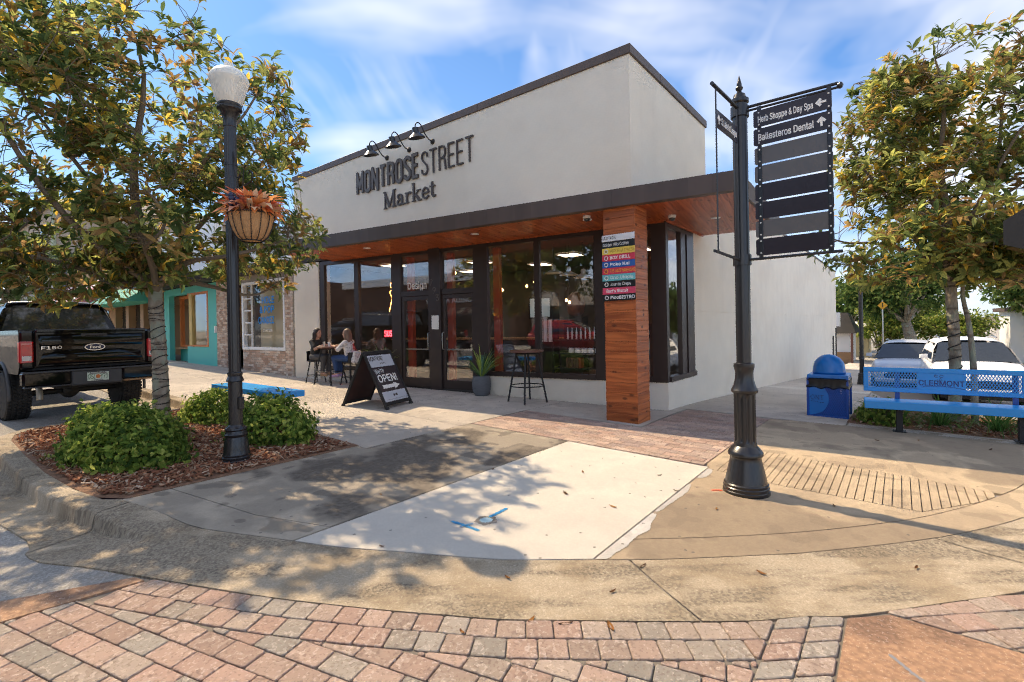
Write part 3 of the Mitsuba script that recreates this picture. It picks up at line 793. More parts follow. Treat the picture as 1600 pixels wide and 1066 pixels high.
# timber pillar: courses of planks that lap at the corners
PIL = frame([-2.156, 7.78, 0], X3, Y3)
pillar = part(shop, 'pillar', xf(bb(-0.52, -0.035, 0.035, 0.445, -0.6, 3.055), PIL), 'black_matte', label='square pillar clad in reddish timber planks')
for k in range(21):
    z0, z1 = -0.472 + 0.168 * k, -0.472 + 0.168 * (k + 1) - 0.003
    z1 = min(z1, 3.056)
    j = lambda: float(rng.uniform(-0.004, 0.005))
    e = k % 2
    fx0, fx1 = (-0.557 + j(), 0.002 + j()) if e == 0 else (-0.522, -0.033)
    part(pillar, 'plank', xf(cb(fx0, fx1, 0.0 + j() * 0.6, 0.033, z0, z1, 0.003), PIL), 'cedar_pillar')
    part(pillar, 'plank', xf(cb(fx0, fx1, 0.447, 0.48, z0, z1, 0.003), PIL), 'cedar_pillar')
    sy0, sy1 = (0.0345, 0.446) if e == 0 else (-0.002 + j(), 0.482)
    part(pillar, 'plank', xf(cb(-0.033, 0.001 + j() * 0.6, sy0, sy1, z0, z1, 0.003), PIL), 'cedar_pillar')
    part(pillar, 'plank', xf(cb(-0.556, -0.522, sy0, sy1, z0, z1, 0.003), PIL), 'cedar_pillar')

# glass front: bays of dark framing with panes
YF, YB, YG = 9.372, 9.462, 9.425


def vbar(x0, x1, z0, z1, y0=YF, y1=YB): return cb(x0, x1, y0, y1, z0, z1, 0.003)


def sheet_pane(x0, x1, z0, z1, y=YG):
    return A_([[x0, y, z0], [x1, y, z0], [x1, y, z1], [x0, y, z1]]), A_([[0, 1, 2], [0, 2, 3]])


def bay(name, bars, panes, label=None):
    w = part(shop, name, bars[0], 'bronze_metal', label=label)
    for b in bars[1:]: part(w, 'frame_bar', b, 'bronze_metal')
    for p in panes: part(w, 'pane', sheet_pane(*p), 'pane')
    return w


bay('window', [vbar(-11.575, -11.385, 0.04, 3.055), vbar(-10.205, -10.045, 0.14, 2.95), vbar(-11.385, -8.86, 2.95, 3.055), vbar(-11.385, -8.86, 0.04, 0.14, 9.36), vbar(-8.862, -8.552, -0.42, 3.055, 9.36)],
    [(-11.385, -10.205, 0.14, 2.95), (-10.045, -8.862, 0.14, 2.95)], 'window bay left of the doors')
bay('window', [vbar(-6.345, -5.965, -0.45, 3.055, 9.36), vbar(-4.785, -4.655, 0.14, 2.95), vbar(-5.965, -3.43, 2.95, 3.055), vbar(-5.965, -3.43, 0.04, 0.14, 9.355), vbar(-3.43, -3.20, 0.04, 3.055), vbar(-3.2, -2.30, 2.95, 3.055), vbar(-3.2, -2.30, 0.04, 0.14, 9.355)],
    [(-5.965, -4.785, 0.14, 2.95), (-4.655, -3.43, 0.14, 2.95), (-3.2, -2.30, 0.14, 2.95)], 'window bay right of the doors')
for x0, x1, h in ((-8.552, -7.62, 1), (-7.28, -6.345, 0)):
    dz = float(gz((x0 + x1) / 2, 9.4)) + 0.03
    d = bay('door', [cb(x0 + 0.004, x0 + 0.075, 9.385, 9.44, dz, 1.93), cb(x1 - 0.075, x1 - 0.004, 9.385, 9.44, dz, 1.93), cb(x0 + 0.075, x1 - 0.075, 9.385, 9.44, 1.83, 1.93), cb(x0 + 0.075, x1 - 0.075, 9.385, 9.44, dz, dz + 0.22)],
            [(x0 + 0.075, x1 - 0.075, dz + 0.22, 1.83)], 'glazed entrance door')
    hx = x1 - 0.05 if h else x0 + 0.05
    part(d, 'handle', tube(curve([(hx, 9.385, 0.62), (hx, 9.34, 0.63), (hx, 9.325, 0.70), (hx, 9.325, 0.95), (hx, 9.34, 1.02), (hx, 9.385, 1.03)], 5), 0.011, 8), 'steel', 40)
    part(d, 'push_bar', bb(x0 + 0.08, x1 - 0.08, 9.45, 9.48, 0.60, 0.635), 'steel')
    bay('transom_window', [vbar(x0, x1, 1.937, 2.067), vbar(x0, x1, 2.95, 3.055)], [(x0, x1, 2.067, 2.95)])
part(shop, 'door_post', cb(-7.62, -7.28, 9.33, 9.47, -0.44, 3.055, 0.004), 'bronze_metal', label='broad dark post between the two doors')
part(shop, 'threshold', bb(-8.55, -6.35, 9.36, 9.5, -0.42, -0.315), 'dark_iron')
for x in (-8.54, -7.27, -5.95): part(shop, 'interior_jamb', bb(x, x + 0.16, 9.60, 9.72, -0.3, 2.95), 'red_jamb')
# corner post and the side windows
part(shop, 'corner_post', extr(Polygon([(-2.30, YF), (-2.022, YF), W(0.004, 0.11), W(-0.09, 0.12), (-2.15, 9.47), (-2.30, 9.47)]), 0.04, 3.055), 'bronze_metal')
SIDE = frame([CORNER[0], CORNER[1], 0], Y3, Z3)           # along the side wall, up, outward
side = part(shop, 'side_window', xf(cat([bb(0.11, 1.56, 2.95, 3.055, -0.09, 0.004), bb(0.11, 1.59, 0.04, 0.14, -0.09, 0.03), bb(0.80, 1.06, 0.14, 2.95, -0.09, 0.002), bb(1.12, 1.56, 0.14, 2.95, -0.09, 0.002), bb(1.105, 1.125, 0.14, 2.95, -0.05, 0.02)]), SIDE), 'bronze_metal', label='narrow side window round the corner')
for a, b in ((0.11, 0.80), (1.06, 1.12)):
    part(side, 'pane', (xf((A_([[a, 0.14, -0.045], [b, 0.14, -0.045], [b, 2.95, -0.045], [a, 2.95, -0.045]]), A_([[0, 1, 2], [0, 2, 3]])), SIDE)), 'pane')

# ---- lettering on the parapet
STRO = {'M': (0.44, [[(0, 0), (0, 1), (0.22, 0.30), (0.44, 1), (0.44, 0)]]),
        'O': (0.38, [[(0.19 + 0.19 * math.sin(a), (0.79 if math.cos(a) >= 0 else 0.21) + 0.21 * math.cos(a)) for a in np.linspace(0, 2 * math.pi, 33)]]),
        'N': (0.38, [[(0, 0), (0, 1), (0.38, 0), (0.38, 1)]]), 'T': (0.40, [[(0, 1), (0.40, 1)], [(0.2, 1), (0.2, 0)]]),
        'R': (0.38, [[(0, 0), (0, 1), (0.18, 1), (0.30, 0.96), (0.37, 0.85), (0.37, 0.66), (0.30, 0.54), (0.18, 0.50), (0, 0.50)], [(0.24, 0.50), (0.34, 0.40), (0.38, 0)]]),
        'S': (0.36, [curve([(0.36, 0.80), (0.34, 0.92), (0.18, 1.0), (0.02, 0.90), (0.02, 0.72), (0.18, 0.53), (0.34, 0.34), (0.35, 0.12), (0.18, 0.0), (0.02, 0.10), (0, 0.22)], 5)]),
        'E': (0.33, [[(0.33, 1), (0, 1), (0, 0), (0.33, 0)], [(0, 0.52), (0.28, 0.52)]])}


def stroke_letter(ch, w, cap):
    s = shapely.union_all([LineString([tuple(q) for q in l]).buffer(w / 2, cap_style=cap, join_style=1 if cap == 1 else 2, mitre_limit=1.3) for l in STRO[ch][1]])
    return s


sign = thing('wall_lettering', 'dark raised lettering MONTROSE STREET Market on the stucco parapet', 'sign')
H = 0.50


def lay(wordx, letters, x0, x1, z0, w, cap, face):
    wid = [STRO[c][0] for c in letters]
    gap = 0.21 if cap == 2 else 0.20
    tot = sum(wid) + gap * (len(letters) - 1)
    k = (x1 - x0) / tot
    x = x0
    for c, wd in zip(letters, wid):
        s = affinity.translate(affinity.scale(stroke_letter(c, w, cap), k, H, origin=(0, 0)), x, z0)
        l = part(sign, 'letter', xf(extr(s, 0.012, 0.04), PARA), 'letter_brown')
        if face: part(l, 'face', xf(extr(s.buffer(-0.014), 0.04, 0.043), PARA), 'letter_grey')
        x += (wd + gap) * k


lay('', 'MONTROSE', -7.46, -5.13, 4.60, 0.17, 2, True)
lay('', 'STREET', -5.00, -3.44, 4.585, 0.078, 1, False)


def serif_word():
    bar = lambda x0, y0, x1, y1: sbox(x0, y0, x1, y1)
    st = lambda pts, w: LineString(pts).buffer(w / 2, cap_style=2, join_style=2)
    out = []
    M = [st([(0.16, 0), (0.16, 1)], 0.055), st([(0.14, 0.98), (0.50, 0.05)], 0.12), st([(0.50, 0.05), (0.86, 0.98)], 0.05), st([(0.86, 0), (0.86, 1)], 0.13), bar(0.04, 0, 0.29, 0.045), bar(0.70, 0, 1.03, 0.045), bar(0.02, 0.955, 0.22, 1.0), bar(0.80, 0.955, 1.03, 1)]
    out.append((M, 1.10))
    a = [st([(0.40, 0.08), (0.40, 0.46)], 0.11), LineString(curve([(0.08, 0.46), (0.10, 0.57), (0.24, 0.62), (0.37, 0.56), (0.40, 0.44)], 5)).buffer(0.04), Point(0.10, 0.47).buffer(0.065), LineString(curve([(0.40, 0.36), (0.22, 0.33), (0.07, 0.24), (0.06, 0.10), (0.18, 0.02), (0.32, 0.07), (0.40, 0.16)], 5)).buffer(0.042), LineString(curve([(0.40, 0.10), (0.46, 0.02), (0.56, 0.05)], 4)).buffer(0.035)]
    out.append((a, 0.62))
    r = [st([(0.15, 0), (0.15, 0.60)], 0.11), bar(0.03, 0, 0.30, 0.045), bar(0.03, 0.56, 0.2, 0.61), LineString(curve([(0.18, 0.40), (0.28, 0.57), (0.40, 0.58)], 4)).buffer(0.035), Point(0.42, 0.55).buffer(0.065)]
    out.append((r, 0.52))
    k = [st([(0.15, 0), (0.15, 1.03)], 0.11), bar(0.03, 0, 0.28, 0.045), bar(0.03, 0.985, 0.2, 1.03), st([(0.18, 0.25), (0.50, 0.58)], 0.05), st([(0.29, 0.36), (0.58, 0.02)], 0.115), bar(0.38, 0.56, 0.64, 0.605), bar(0.44, 0, 0.70, 0.045)]
    out.append((k, 0.73))
    e = [LineString(curve([(0.08, 0.33), (0.44, 0.33), (0.43, 0.48), (0.28, 0.60), (0.12, 0.50), (0.06, 0.31), (0.10, 0.12), (0.28, 0.01), (0.46, 0.12)], 5)).buffer(0.042)]
    out.append((e, 0.56))
    t = [st([(0.18, 0.12), (0.18, 0.82)], 0.10), bar(0.02, 0.56, 0.38, 0.61), LineString(curve([(0.18, 0.12), (0.24, 0.02), (0.38, 0.06)], 4)).buffer(0.04)]
    out.append((t, 0.42))
    return out


x = -6.42
kx = 1.90 / 4.05
for gl_, adv in serif_word():
    s = affinity.translate(affinity.scale(shapely.union_all(gl_).buffer(0.008), kx, 0.41, origin=(0, 0)), x, 4.045)
    part(sign, 'letter', xf(extr(s, 0.012, 0.04), PARA), 'letter_brown')
    x += adv * kx
# gooseneck lamps over the lettering
for u, w in ((-6.27, 'leftmost'), (-5.45, 'middle'), (-4.66, 'rightmost')):
    g_ = thing('gooseneck_lamp', f'black gooseneck wall lamp above the lettering, {w} of the three', 'lamp', 'gooseneck lamps above the shop lettering')
    B = PARA @ move(u, 5.27, 0)
    part(g_, 'wall_plate', xf(lathe([(0.005, 0.0), (0.062, 0.0), (0.062, 0.018), (0.045, 0.035), (0.02, 0.045), (0.003, 0.046)], 20), B), 'black_matte', 40)
    P = curve([(0, 0, 0.03), (0, 0.02, 0.13), (0, 0.12, 0.24), (0, 0.25, 0.33), (0, 0.29, 0.42), (0, 0.23, 0.49), (0, 0.13, 0.505)], 7)
    part(g_, 'arm', xf(tube(P, 0.0125, 8), B), 'black_matte', True)
    sh = frame([0, 0.15, 0.505], [1.0, 0, 0], [0, 0, -1.0], [0, 1.0, 0.0])
    tilt = move(0, 0.14, 0.505) @ rot([1, 0, 0], -math.pi / 2 + 0.22)
    part(g_, 'shade', xf(lathe([(0.02, 0.02), (0.065, 0.015), (0.068, -0.085), (0.075, -0.09), (0.08, -0.10), (0.15, -0.16), (0.19, -0.20), (0.185, -0.20), (0.145, -0.165), (0.06, -0.10), (0.005, -0.09)], 26), B @ tilt), 'black_paint', 30)

# ---- directory of the stalls on the pillar
dirk = thing('directory_sign', 'stack of ten coloured stall name boards on the timber pillar', 'sign')
PIF = frame([-2.156 - 0.006 * SA, 7.78 - 0.006 * CA, 0], X3, Z3)
ROWS = [((0.72, 0.72, 0.72), (0.03, 0.03, 0.03), 'MONTROSE', 0.24), ((0.015, 0.015, 0.015), (0.8, 0.78, 0.74), 'Golden Hills Coffee', 0.46), ((0.78, 0.56, 0.10), (0.45, 0.27, 0.05), 'MORCELLA CHEESE', 0.42), ((0.60, 0.045, 0.08), (0.82, 0.8, 0.78), 'BOX GRILL', 0.36), ((0.03, 0.11, 0.36), (0.85, 0.85, 0.85), 'Poke Kai', 0.34), ((0.62, 0.05, 0.085), (0.85, 0.45, 0.05), 'THE JUICE WAREHOUSE', 0.44), ((0.16, 0.48, 0.50), (0.85, 0.85, 0.83), 'Ono Utopia', 0.40), ((0.015, 0.015, 0.015), (0.85, 0.85, 0.85), 'Jour de Crepe', 0.36), ((0.64, 0.075, 0.14), (0.86, 0.8, 0.8), "Bert's Biscuit", 0.38), ((0.015, 0.015, 0.015), (0.85, 0.85, 0.85), 'PicoBISTRO', 0.42)]
for k, (bg, fg, s, wd) in enumerate(ROWS):
    z1 = 2.62 - 0.1085 * k
    b = tint(dirk, 'board', xf(cb(-0.575, 0.004, z1 - 0.1065, z1, 0.006, 0.016, 0.003), PIF), bg, 'tinted_gloss')
    x0 = -0.555 if k in (0, 1) else (-0.50 if k == 8 else -0.43)
    hgt = 0.052 if s.isupper() or k == 9 else 0.05
    m = text(s, hgt if wd > 0.3 else 0.055, 0.0015, k in (3, 4, 9, 8), width=wd)
    tint(b, 'print', xf(m, PIF @ move(x0, z1 - 0.078, 0.0162)), fg, 'tinted_flat')
    if k >= 2 and k != 8:
        tint(b, 'badge', xf(lathe([(0.001, 0), (0.036, 0), (0.036, 0.0016), (0.001, 0.0016)], 20), PIF @ move(-0.50, z1 - 0.054, 0.0162)), (0.8, 0.78, 0.75) if k != 5 else (0.85, 0.4, 0.05), 'tinted_flat')
        tint(b, 'badge', xf(lathe([(0.001, 0), (0.024, 0), (0.024, 0.0016), (0.001, 0.0016)], 20), PIF @ move(-0.50, z1 - 0.054, 0.0179)), A_(bg) * 0.5 + 0.05, 'tinted_flat')
# small things on the glass front
nt = solo('paper_notice', 'sheet of white paper taped to the dark post between the doors', 'notice', bb(-7.545, -7.33, 9.325, 9.328, 1.11, 1.44), 'white_paint')
FX = frame([0, 0, 0], E1, Z3)
tr = thing('window_lettering', 'pale word Design on the glass above the left door', 'lettering')
part(tr, 'print', xf(text('Design', 0.165, 0.002, True, 0.60), frame([-8.36, 9.42, 2.115], E1, Z3)), 'letter_white')
nm = thing('street_number', 'faint grey street number 793 stepping down the post between the doors', 'number')
for k, c in enumerate('793'): part(nm, 'digit', xf(text(c, 0.15, 0.004), frame([-7.585 + 0.085 * k, 9.329, 2.16 - 0.185 * k], E1, Z3)), 'letter_grey')
ne = thing('neon_sign', 'red lit SUSHI sign inside the window left of the doors', 'sign')
part(ne, 'letters', xf(text('SUSHI', 0.15, 0.012, False, 0.42), frame([-9.27, 9.52, 0.94], E1, Z3)), 'red_lens', emitter=lamp_mat((2.6, 0.10, 0.13)))
part(ne, 'backing', bb(-9.30, -8.83, 9.53, 9.54, 0.91, 1.12), 'black_matte')

# ---- inside the shop
def pendant(x, y, z, w):
    d = thing('pendant_lamp', f'cream enamel pendant shade inside the right shop window, {w}', 'lamp', 'cream pendant lamps in the right window')
    part(d, 'shade', xf(lathe([(0.035, 0.17), (0.05, 0.15), (0.055, 0.06), (0.10, 0.035), (0.22, -0.02), (0.225, -0.03), (0.215, -0.03), (0.09, 0.02), (0.004, 0.03)], 24), move(x, y, z)), 'white_paint', 40)
    part(d, 'cord', tube([(x, y, z + 0.16), (x, y, 3.08)], 0.006, 6), 'black_matte')


for p in ((-4.92, 10.7, 2.42, 'leftmost'), (-4.54, 10.7, 2.35, 'middle'), (-4.18, 10.7, 2.27, 'rightmost')): pendant(*p)
for k, (x, y, z) in enumerate([(-4.7, 10.9, 1.75), (-4.62, 10.9, 1.70), (-3.72, 10.6, 1.72), (-6.35, 12.0, 2.25), (-6.1, 12.0, 2.35), (-7.9, 10.8, 2.62), (-7.1, 11.2, 2.5), (-6.9, 11.6, 2.15)]):
    d = thing('glowing_bulb', 'small amber filament bulb glowing inside the shop, ' + ('left of the coffee machine', 'on the coffee machine', 'beside the timber pillar', 'upper left in the right window', 'second in the right window', 'above the left door', 'above the right door', 'lower one above the right door')[k], 'bulb', 'amber bulbs inside the shop')
    part(d, 'bulb', xf(lathe([(0.004, -0.045), (0.028, -0.03), (0.034, -0.01), (0.022, 0.02), (0.012, 0.035)], 14), move(x, y, z)), 'white_paint', True, emitter=lamp_mat((4.0, 2.0, 0.55)))
    part(d, 'cord', tube([(x, y, z + 0.03), (x, y, 3.08)], 0.004, 5), 'black_matte')
lp_ = thing('wire_loop_lamp', 'amber glowing loop of wire lamp hanging in the window left of the doors', 'lamp')
part(lp_, 'filament', tube(curve([(-9.35, 9.9, 2.9), (-9.32, 9.9, 2.5), (-9.40, 9.9, 2.3), (-9.31, 9.88, 2.2), (-9.42, 9.9, 2.12), (-9.36, 9.9, 1.95), (-9.45, 9.9, 1.6)], 6), 0.008, 6), 'white_paint', emitter=lamp_mat((3.4, 1.3, 0.22)))
for k, (x, y) in enumerate(((-10.5, 11.2), (-8.0, 12.2), (-5.2, 12.4), (-3.4, 12.6), (-6.8, 13.8), (-9.6, 14.0))):
    d = thing('ceiling_panel', 'square lit panel in the ceiling inside the shop, ' + ('behind the left windows', 'behind the left door', 'behind the right windows', 'near the glass corner', 'deep behind the doors', 'deep behind the left windows')[k], 'light')
    part(d, 'diffuser', bb(x - 0.28, x + 0.28, y - 0.28, y + 0.28, 3.05, 3.06), 'white_paint', emitter=lamp_mat((1.5, 1.15, 0.75))); part(d, 'frame', cat([bb(x - 0.31, x - 0.28, y - 0.31, y + 0.31, 3.04, 3.08), bb(x + 0.28, x + 0.31, y - 0.31, y + 0.31, 3.04, 3.08), bb(x - 0.28, x + 0.28, y - 0.31, y - 0.28, 3.04, 3.08), bb(x - 0.28, x + 0.28, y + 0.28, y + 0.31, 3.04, 3.08)]), 'white_paint')
ctr = thing('service_counter', 'dark counter standing behind the shop windows', 'counter')
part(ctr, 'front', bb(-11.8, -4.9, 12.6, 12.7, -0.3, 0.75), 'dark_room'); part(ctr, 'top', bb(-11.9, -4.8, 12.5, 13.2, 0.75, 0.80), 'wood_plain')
mn = solo('menu_screen', 'lit menu screen on the back of the shop, seen through the right window', 'screen', bb(-6.5, -5.8, 12.38, 12.42, 1.35, 1.95), 'black_matte')
part(mn, 'picture', bb(-6.46, -5.84, 12.375, 12.379, 1.39, 1.91), 'white_paint', emitter=lamp_mat((0.012, 0.022, 0.026)))
shf = thing('display_shelf', 'dark shelf unit with stock behind the right window', 'shelf')
for z in (0.16, 0.50, 0.80): part(shf, 'board', bb(-4.75, -3.5, 10.15, 10.5, z, z + 0.03), 'black_matte')
for x in (-4.75, -3.53): part(shf, 'upright', bb(x, x + 0.03, 10.15, 10.5, -0.3, 1.9), 'black_matte')
for k in range(3):
    x, h = -4.98 + k * 0.12, 0.62 - 0.06 * k
    solo('cup_stack', f'{("tallest", "middle", "shortest")[k]} stack of white paper cups on the shop shelf', 'cups', xf(lathe([(0.03, 0)] + [(0.043 + 0.004 * (i % 2), i * h / 24) for i in range(25)] + [(0.02, h)], 16), move(x, 10.05, 0.78)), 'white_paint', group='white cup stacks in the right window')
for k in range(5):
    solo('stock_carton', f'small white carton on the middle shelf of the window display, {ORD[k]}', 'carton', cb(-4.35 + k * 0.155, -4.24 + k * 0.155, 10.16, 10.26, 0.53, 0.64), 'white_paint', group='white cartons on the shelf')
for k in range(7):
    solo('glass_bottle', f'slim pale bottle on the top shelf of the window display, {ORD[k]}', 'bottle', xf(lathe([(0.026, 0), (0.028, 0.16), (0.012, 0.2), (0.011, 0.27), (0.003, 0.27)], 12), move(-4.4 + k * 0.105, 10.25, 0.83)), 'steel', 40, group='bottles on the top shelf')
for k in range(6):
    solo('book', f'{"red" if k == 5 else "brown"} bound book standing on the lowest shelf, {ORD[k]}', 'book', cb(-4.42 + k * 0.06, -4.37 + k * 0.06, 10.16, 10.36, 0.19, 0.42), 'red_jamb' if k == 5 else 'wood_top', group='books on the lowest shelf')
gr_ = thing('coffee_grinder', 'dark rounded coffee machine behind the right window', 'machine')
part(gr_, 'body', xf(lathe([(0.10, 0), (0.20, 0.1), (0.24, 0.3), (0.20, 0.5), (0.08, 0.62), (0.004, 0.64)], 20), move(-4.75, 11.6, 1.35)), 'wood_top', True); part(gr_, 'stand', bb(-5.0, -4.5, 11.4, 11.8, -0.3, 1.36), 'dark_room')
fz = thing('drinks_machine', 'black machine with a steel lever behind the corner glass', 'machine')
part(fz, 'body', bb(-2.75, -2.25, 10.0, 10.5, -0.3, 1.15), 'black_matte'); part(fz, 'lever', tube(curve([(-2.7, 9.98, 1.05), (-2.55, 9.9, 1.1), (-2.5, 9.9, 0.95), (-2.6, 9.95, 0.7)], 5), 0.014, 8), 'steel')

# ---------------------------------------------------------------- the row of shops to the left (fronts at v = -1.6)
V0 = -1.6
BRK = A_([(0.54, 0.38, 0.28), (0.60, 0.45, 0.34), (0.66, 0.52, 0.41), (0.48, 0.32, 0.23), (0.70, 0.59, 0.48)])


def brickwork(parent, u0, u1, z0, z1, v=V0, name='brick_course'):
    """courses of proud bricks on a mortar wall, joined: each is a few pixels at this distance"""
    ms, cs = [], []
    for r, z in enumerate(np.arange(z0, z1 - 0.03, 0.0765)):
        for u in np.arange(u0 - 0.11 * (r % 2), u1, 0.22):
            a, b = max(u, u0) + 0.005, min(u + 0.21, u1)
            if b - a < 0.03: continue
            ms.append(xf(bb(a, b, v - 0.012 - rng.uniform(0, 0.004), v + 0.01, z + 0.005, min(z + 0.0715, z1)), SF))
            cs.append(np.tile(BRK[rng.integers(5)] * rng.uniform(0.85, 1.15), (8, 1)))
    part(parent, name, cat(ms), 'tinted_flat', kind='stuff', color=np.vstack(cs))


bs = thing('brick_shop', 'tan brick shop with a wide white framed window, left of the corner shop', 'shop building')
part(bs, 'wall', cat([uvbox(-11.10, -10.63, V0, V0 + 0.3, -0.6, 3.3), uvbox(-14.0, -11.1, V0, V0 + 0.25, -0.6, 0.56), uvbox(-14.0, -11.1, V0, V0 + 0.25, 2.75, 3.3), uvbox(-16.1, -15.2, V0, V0 + 0.3, -0.6, 3.3), uvbox(-15.2, -14.0, V0, V0 + 0.25, 2.75, 3.3)]), 'concrete_walk')
brickwork(bs, -11.10, -10.63, -0.3, 3.0); brickwork(bs, -13.98, -11.1, -0.25, 0.52); brickwork(bs, -16.08, -15.22, -0.2, 2.95)
w_ = part(bs, 'window', cat([uvbox(-13.98, -13.86, V0 - 0.03, V0 + 0.1, 0.53, 2.75), uvbox(-11.18, -11.1, V0 - 0.03, V0 + 0.1, 0.53, 2.75), uvbox(-13.86, -11.18, V0 - 0.03, V0 + 0.1, 0.53, 0.62), uvbox(-13.86, -11.18, V0 - 0.03, V0 + 0.1, 2.67, 2.75), uvbox(-13.36, -13.33, V0, V0 + 0.05, 0.62, 2.67)] + [uvbox(-13.86, -13.36, V0, V0 + 0.05, z, z + 0.04) for z in (1.0, 1.4, 1.8, 2.2)]), 'white_paint')
part(w_, 'pane', xf((A_([[-13.86, V0 + 0.06, 0.62], [-11.18, V0 + 0.06, 0.62], [-11.18, V0 + 0.06, 2.67], [-13.86, V0 + 0.06, 2.67]]), A_([[0, 1, 2], [0, 2, 3]])), SF), 'pane_clear')
part(bs, 'window_blind', uvbox(-13.3, -11.2, V0 + 0.28, V0 + 0.30, 0.6, 2.7), 'tan_blind')
LF = SF @ move(0, V0 + 0.05, 0) @ frame([0, 0, 0], E1, Z3)
wl = thing('window_lettering', 'large blue painted lettering on the brick shop window', 'lettering')
for k, (s, z, u, w) in enumerate((('HOLE', 2.02, -12.7, 0.82), ('& POP', 1.72, -12.85, 0.95), ('CANDEZ', 1.38, -12.95, 1.05))):
    tint(wl, 'word', xf(text(s, 0.21, 0.003, True, w), LF @ move(u, z, 0)), (0.03, 0.28, 0.72), 'tinted_flat')
part(wl, 'word', xf(text('323.422.3876', 0.07, 0.003, False, 0.62), LF @ move(-12.65, 1.12, 0)), 'white_paint')
part(bs, 'doorway', uvbox(-15.2, -14.0, V0 + 0.9, V0 + 0.95, -0.4, 2.8), 'black_matte', label='dark recessed doorway')
part(bs, 'canopy', uvbox(-15.3, -10.66, V0 - 0.55, V0 + 0.3, 2.98, 3.2), 'dark_iron')
part(bs, 'parapet', uvbox(-16.1, -10.72, V0 + 0.05, V0 + 0.3, 3.2, 4.3), 'white_paint')
part(bs, 'roof', uvbox(-16.1, -10.76, V0 + 0.3, 14, 3.2, 3.4), 'dark_room')

ts = thing('teal_shop', 'teal painted shop with orange framed windows under a brown canopy', 'shop building')
mat('teal_paint', (0.105, 0.50, 0.43), 0.6)
mat('orange_paint', (0.62, 0.20, 0.055), 0.55)
mat('yellow_paint', (0.58, 0.42, 0.13), 0.55)
part(ts, 'wall', cat([uvbox(-16.86, -16.12, V0, V0 + 0.2, -0.5, 2.95), uvbox(-18.95, -16.86, V0, V0 + 0.2, -0.5, 0.58), uvbox(-21.3, -18.95, V0 + 0.5, V0 + 0.6, -0.5, 0.58), uvbox(-18.97, -18.93, V0, V0 + 0.5, -0.5, 0.58), uvbox(-21.3, -16.86, V0 - 0.0, V0 + 0.2, 2.68, 2.95), uvbox(-21.6, -21.0, V0, V0 + 0.2, -0.5, 2.95)]), 'teal_paint')
wn = part(ts, 'window', cat([uvbox(-16.98, -16.86, V0 - 0.01, V0 + 0.1, 0.58, 2.68), uvbox(-18.6, -16.86, V0 - 0.03, V0 + 0.1, 0.58, 0.64), uvbox(-18.9, -16.86, V0 - 0.01, V0 + 0.1, 2.6, 2.68), uvbox(-21.02, -20.9, V0 + 0.4, V0 + 0.55, 0.5, 2.68), uvbox(-21.0, -18.9, V0 + 0.4, V0 + 0.55, 2.56, 2.68), uvbox(-21.0, -18.9, V0 + 0.4, V0 + 0.55, 0.52, 0.6)]), 'orange_paint')
part(wn, 'pane', xf((A_([[-18.4, V0 + 0.05, 0.62], [-16.98, V0 + 0.05, 0.62], [-16.98, V0 + 0.05, 2.62], [-18.4, V0 + 0.05, 2.62]]), A_([[0, 1, 2], [0, 2, 3]])), SF), 'pane_clear')
part(ts, 'mullion', uvbox(-18.72, -18.42, V0 - 0.02, V0 + 0.5, 0.60, 2.66), 'yellow_paint')
part(ts, 'display_back', cat([uvbox(-21.3, -16.2, V0 + 2.0, V0 + 2.1, -0.3, 3.0), uvbox(-21.3, -16.2, V0 + 0.2, V0 + 2.0, 0.45, 0.5)]), 'ochre_wall')
part(ts, 'canopy', uvbox(-21.8, -15.66, V0 - 1.15, V0 + 0.1, 2.98, 3.22), 'dark_iron', label='brown canopy over the teal front')
part(ts, 'parapet', uvbox(-21.8, -16.1, V0 - 0.02, V0 + 0.25, 3.22, 5.3), 'white_paint')
part(ts, 'roof', uvbox(-21.8, -16.1, V0 + 0.2, 12, 3.0, 3.2), 'dark_room')
mq = thing('dress_form', 'dress form wearing a blue dress in the teal shop window', 'mannequin')
part(mq, 'dress', xf(lathe([(0.02, 0.95), (0.10, 0.93), (0.21, 0.86), (0.20, 0.75), (0.17, 0.60), (0.15, 0.52), (0.20, 0.38), (0.26, 0.2), (0.28, 0.0), (0.05, 0.0)], 18), SF @ move(-19.9, V0 + 0.95, 0.72)), 'deep_blue_paint', True)
part(mq, 'neck', xf(lathe([(0.05, 0), (0.05, 0.1), (0.03, 0.14), (0.004, 0.15)], 12), SF @ move(-19.9, V0 + 0.95, 1.66)), 'white_paint', True); part(mq, 'stand', uvbox(-19.93, -19.87, V0 + 0.92, V0 + 0.98, 0.5, 0.75), 'black_matte')
st_ = thing('white_side_table', 'small white painted table in the teal shop window', 'table')
part(st_, 'top', uvbox(-20.6, -19.6, V0 + 0.6, V0 + 0.85, 1.08, 1.13), 'white_paint')
for u in (-20.55, -19.7):
    for v in (0.62, 0.79): part(st_, 'leg', uvbox(u, u + 0.06, V0 + v, V0 + v + 0.06, 0.5, 1.08), 'white_paint')
rc = thing('red_chair', 'red chair with a cushion in the teal shop window', 'chair')
part(rc, 'seat', uvbox(-18.1, -17.1, V0 + 0.5, V0 + 0.9, 0.72, 0.80), 'car_red'); part(rc, 'back', uvbox(-17.5, -17.1, V0 + 0.55, V0 + 0.62, 0.8, 1.35), 'car_red'); part(rc, 'cushion', xf(cb(-17.75, -17.2, V0 + 0.5, V0 + 0.62, 0.8, 1.15, 0.05), SF), 'wood_plain')
for u in (-18.05, -17.2): part(rc, 'leg', uvbox(u, u + 0.05, V0 + 0.55, V0 + 0.6, 0.5, 0.72), 'car_red')
bx = solo('meter_box', 'small white box on the edge of the brick column', 'box', uvbox(-16.14, -16.05, V0 - 0.08, V0 - 0.016, 1.1, 1.35), 'white_paint')

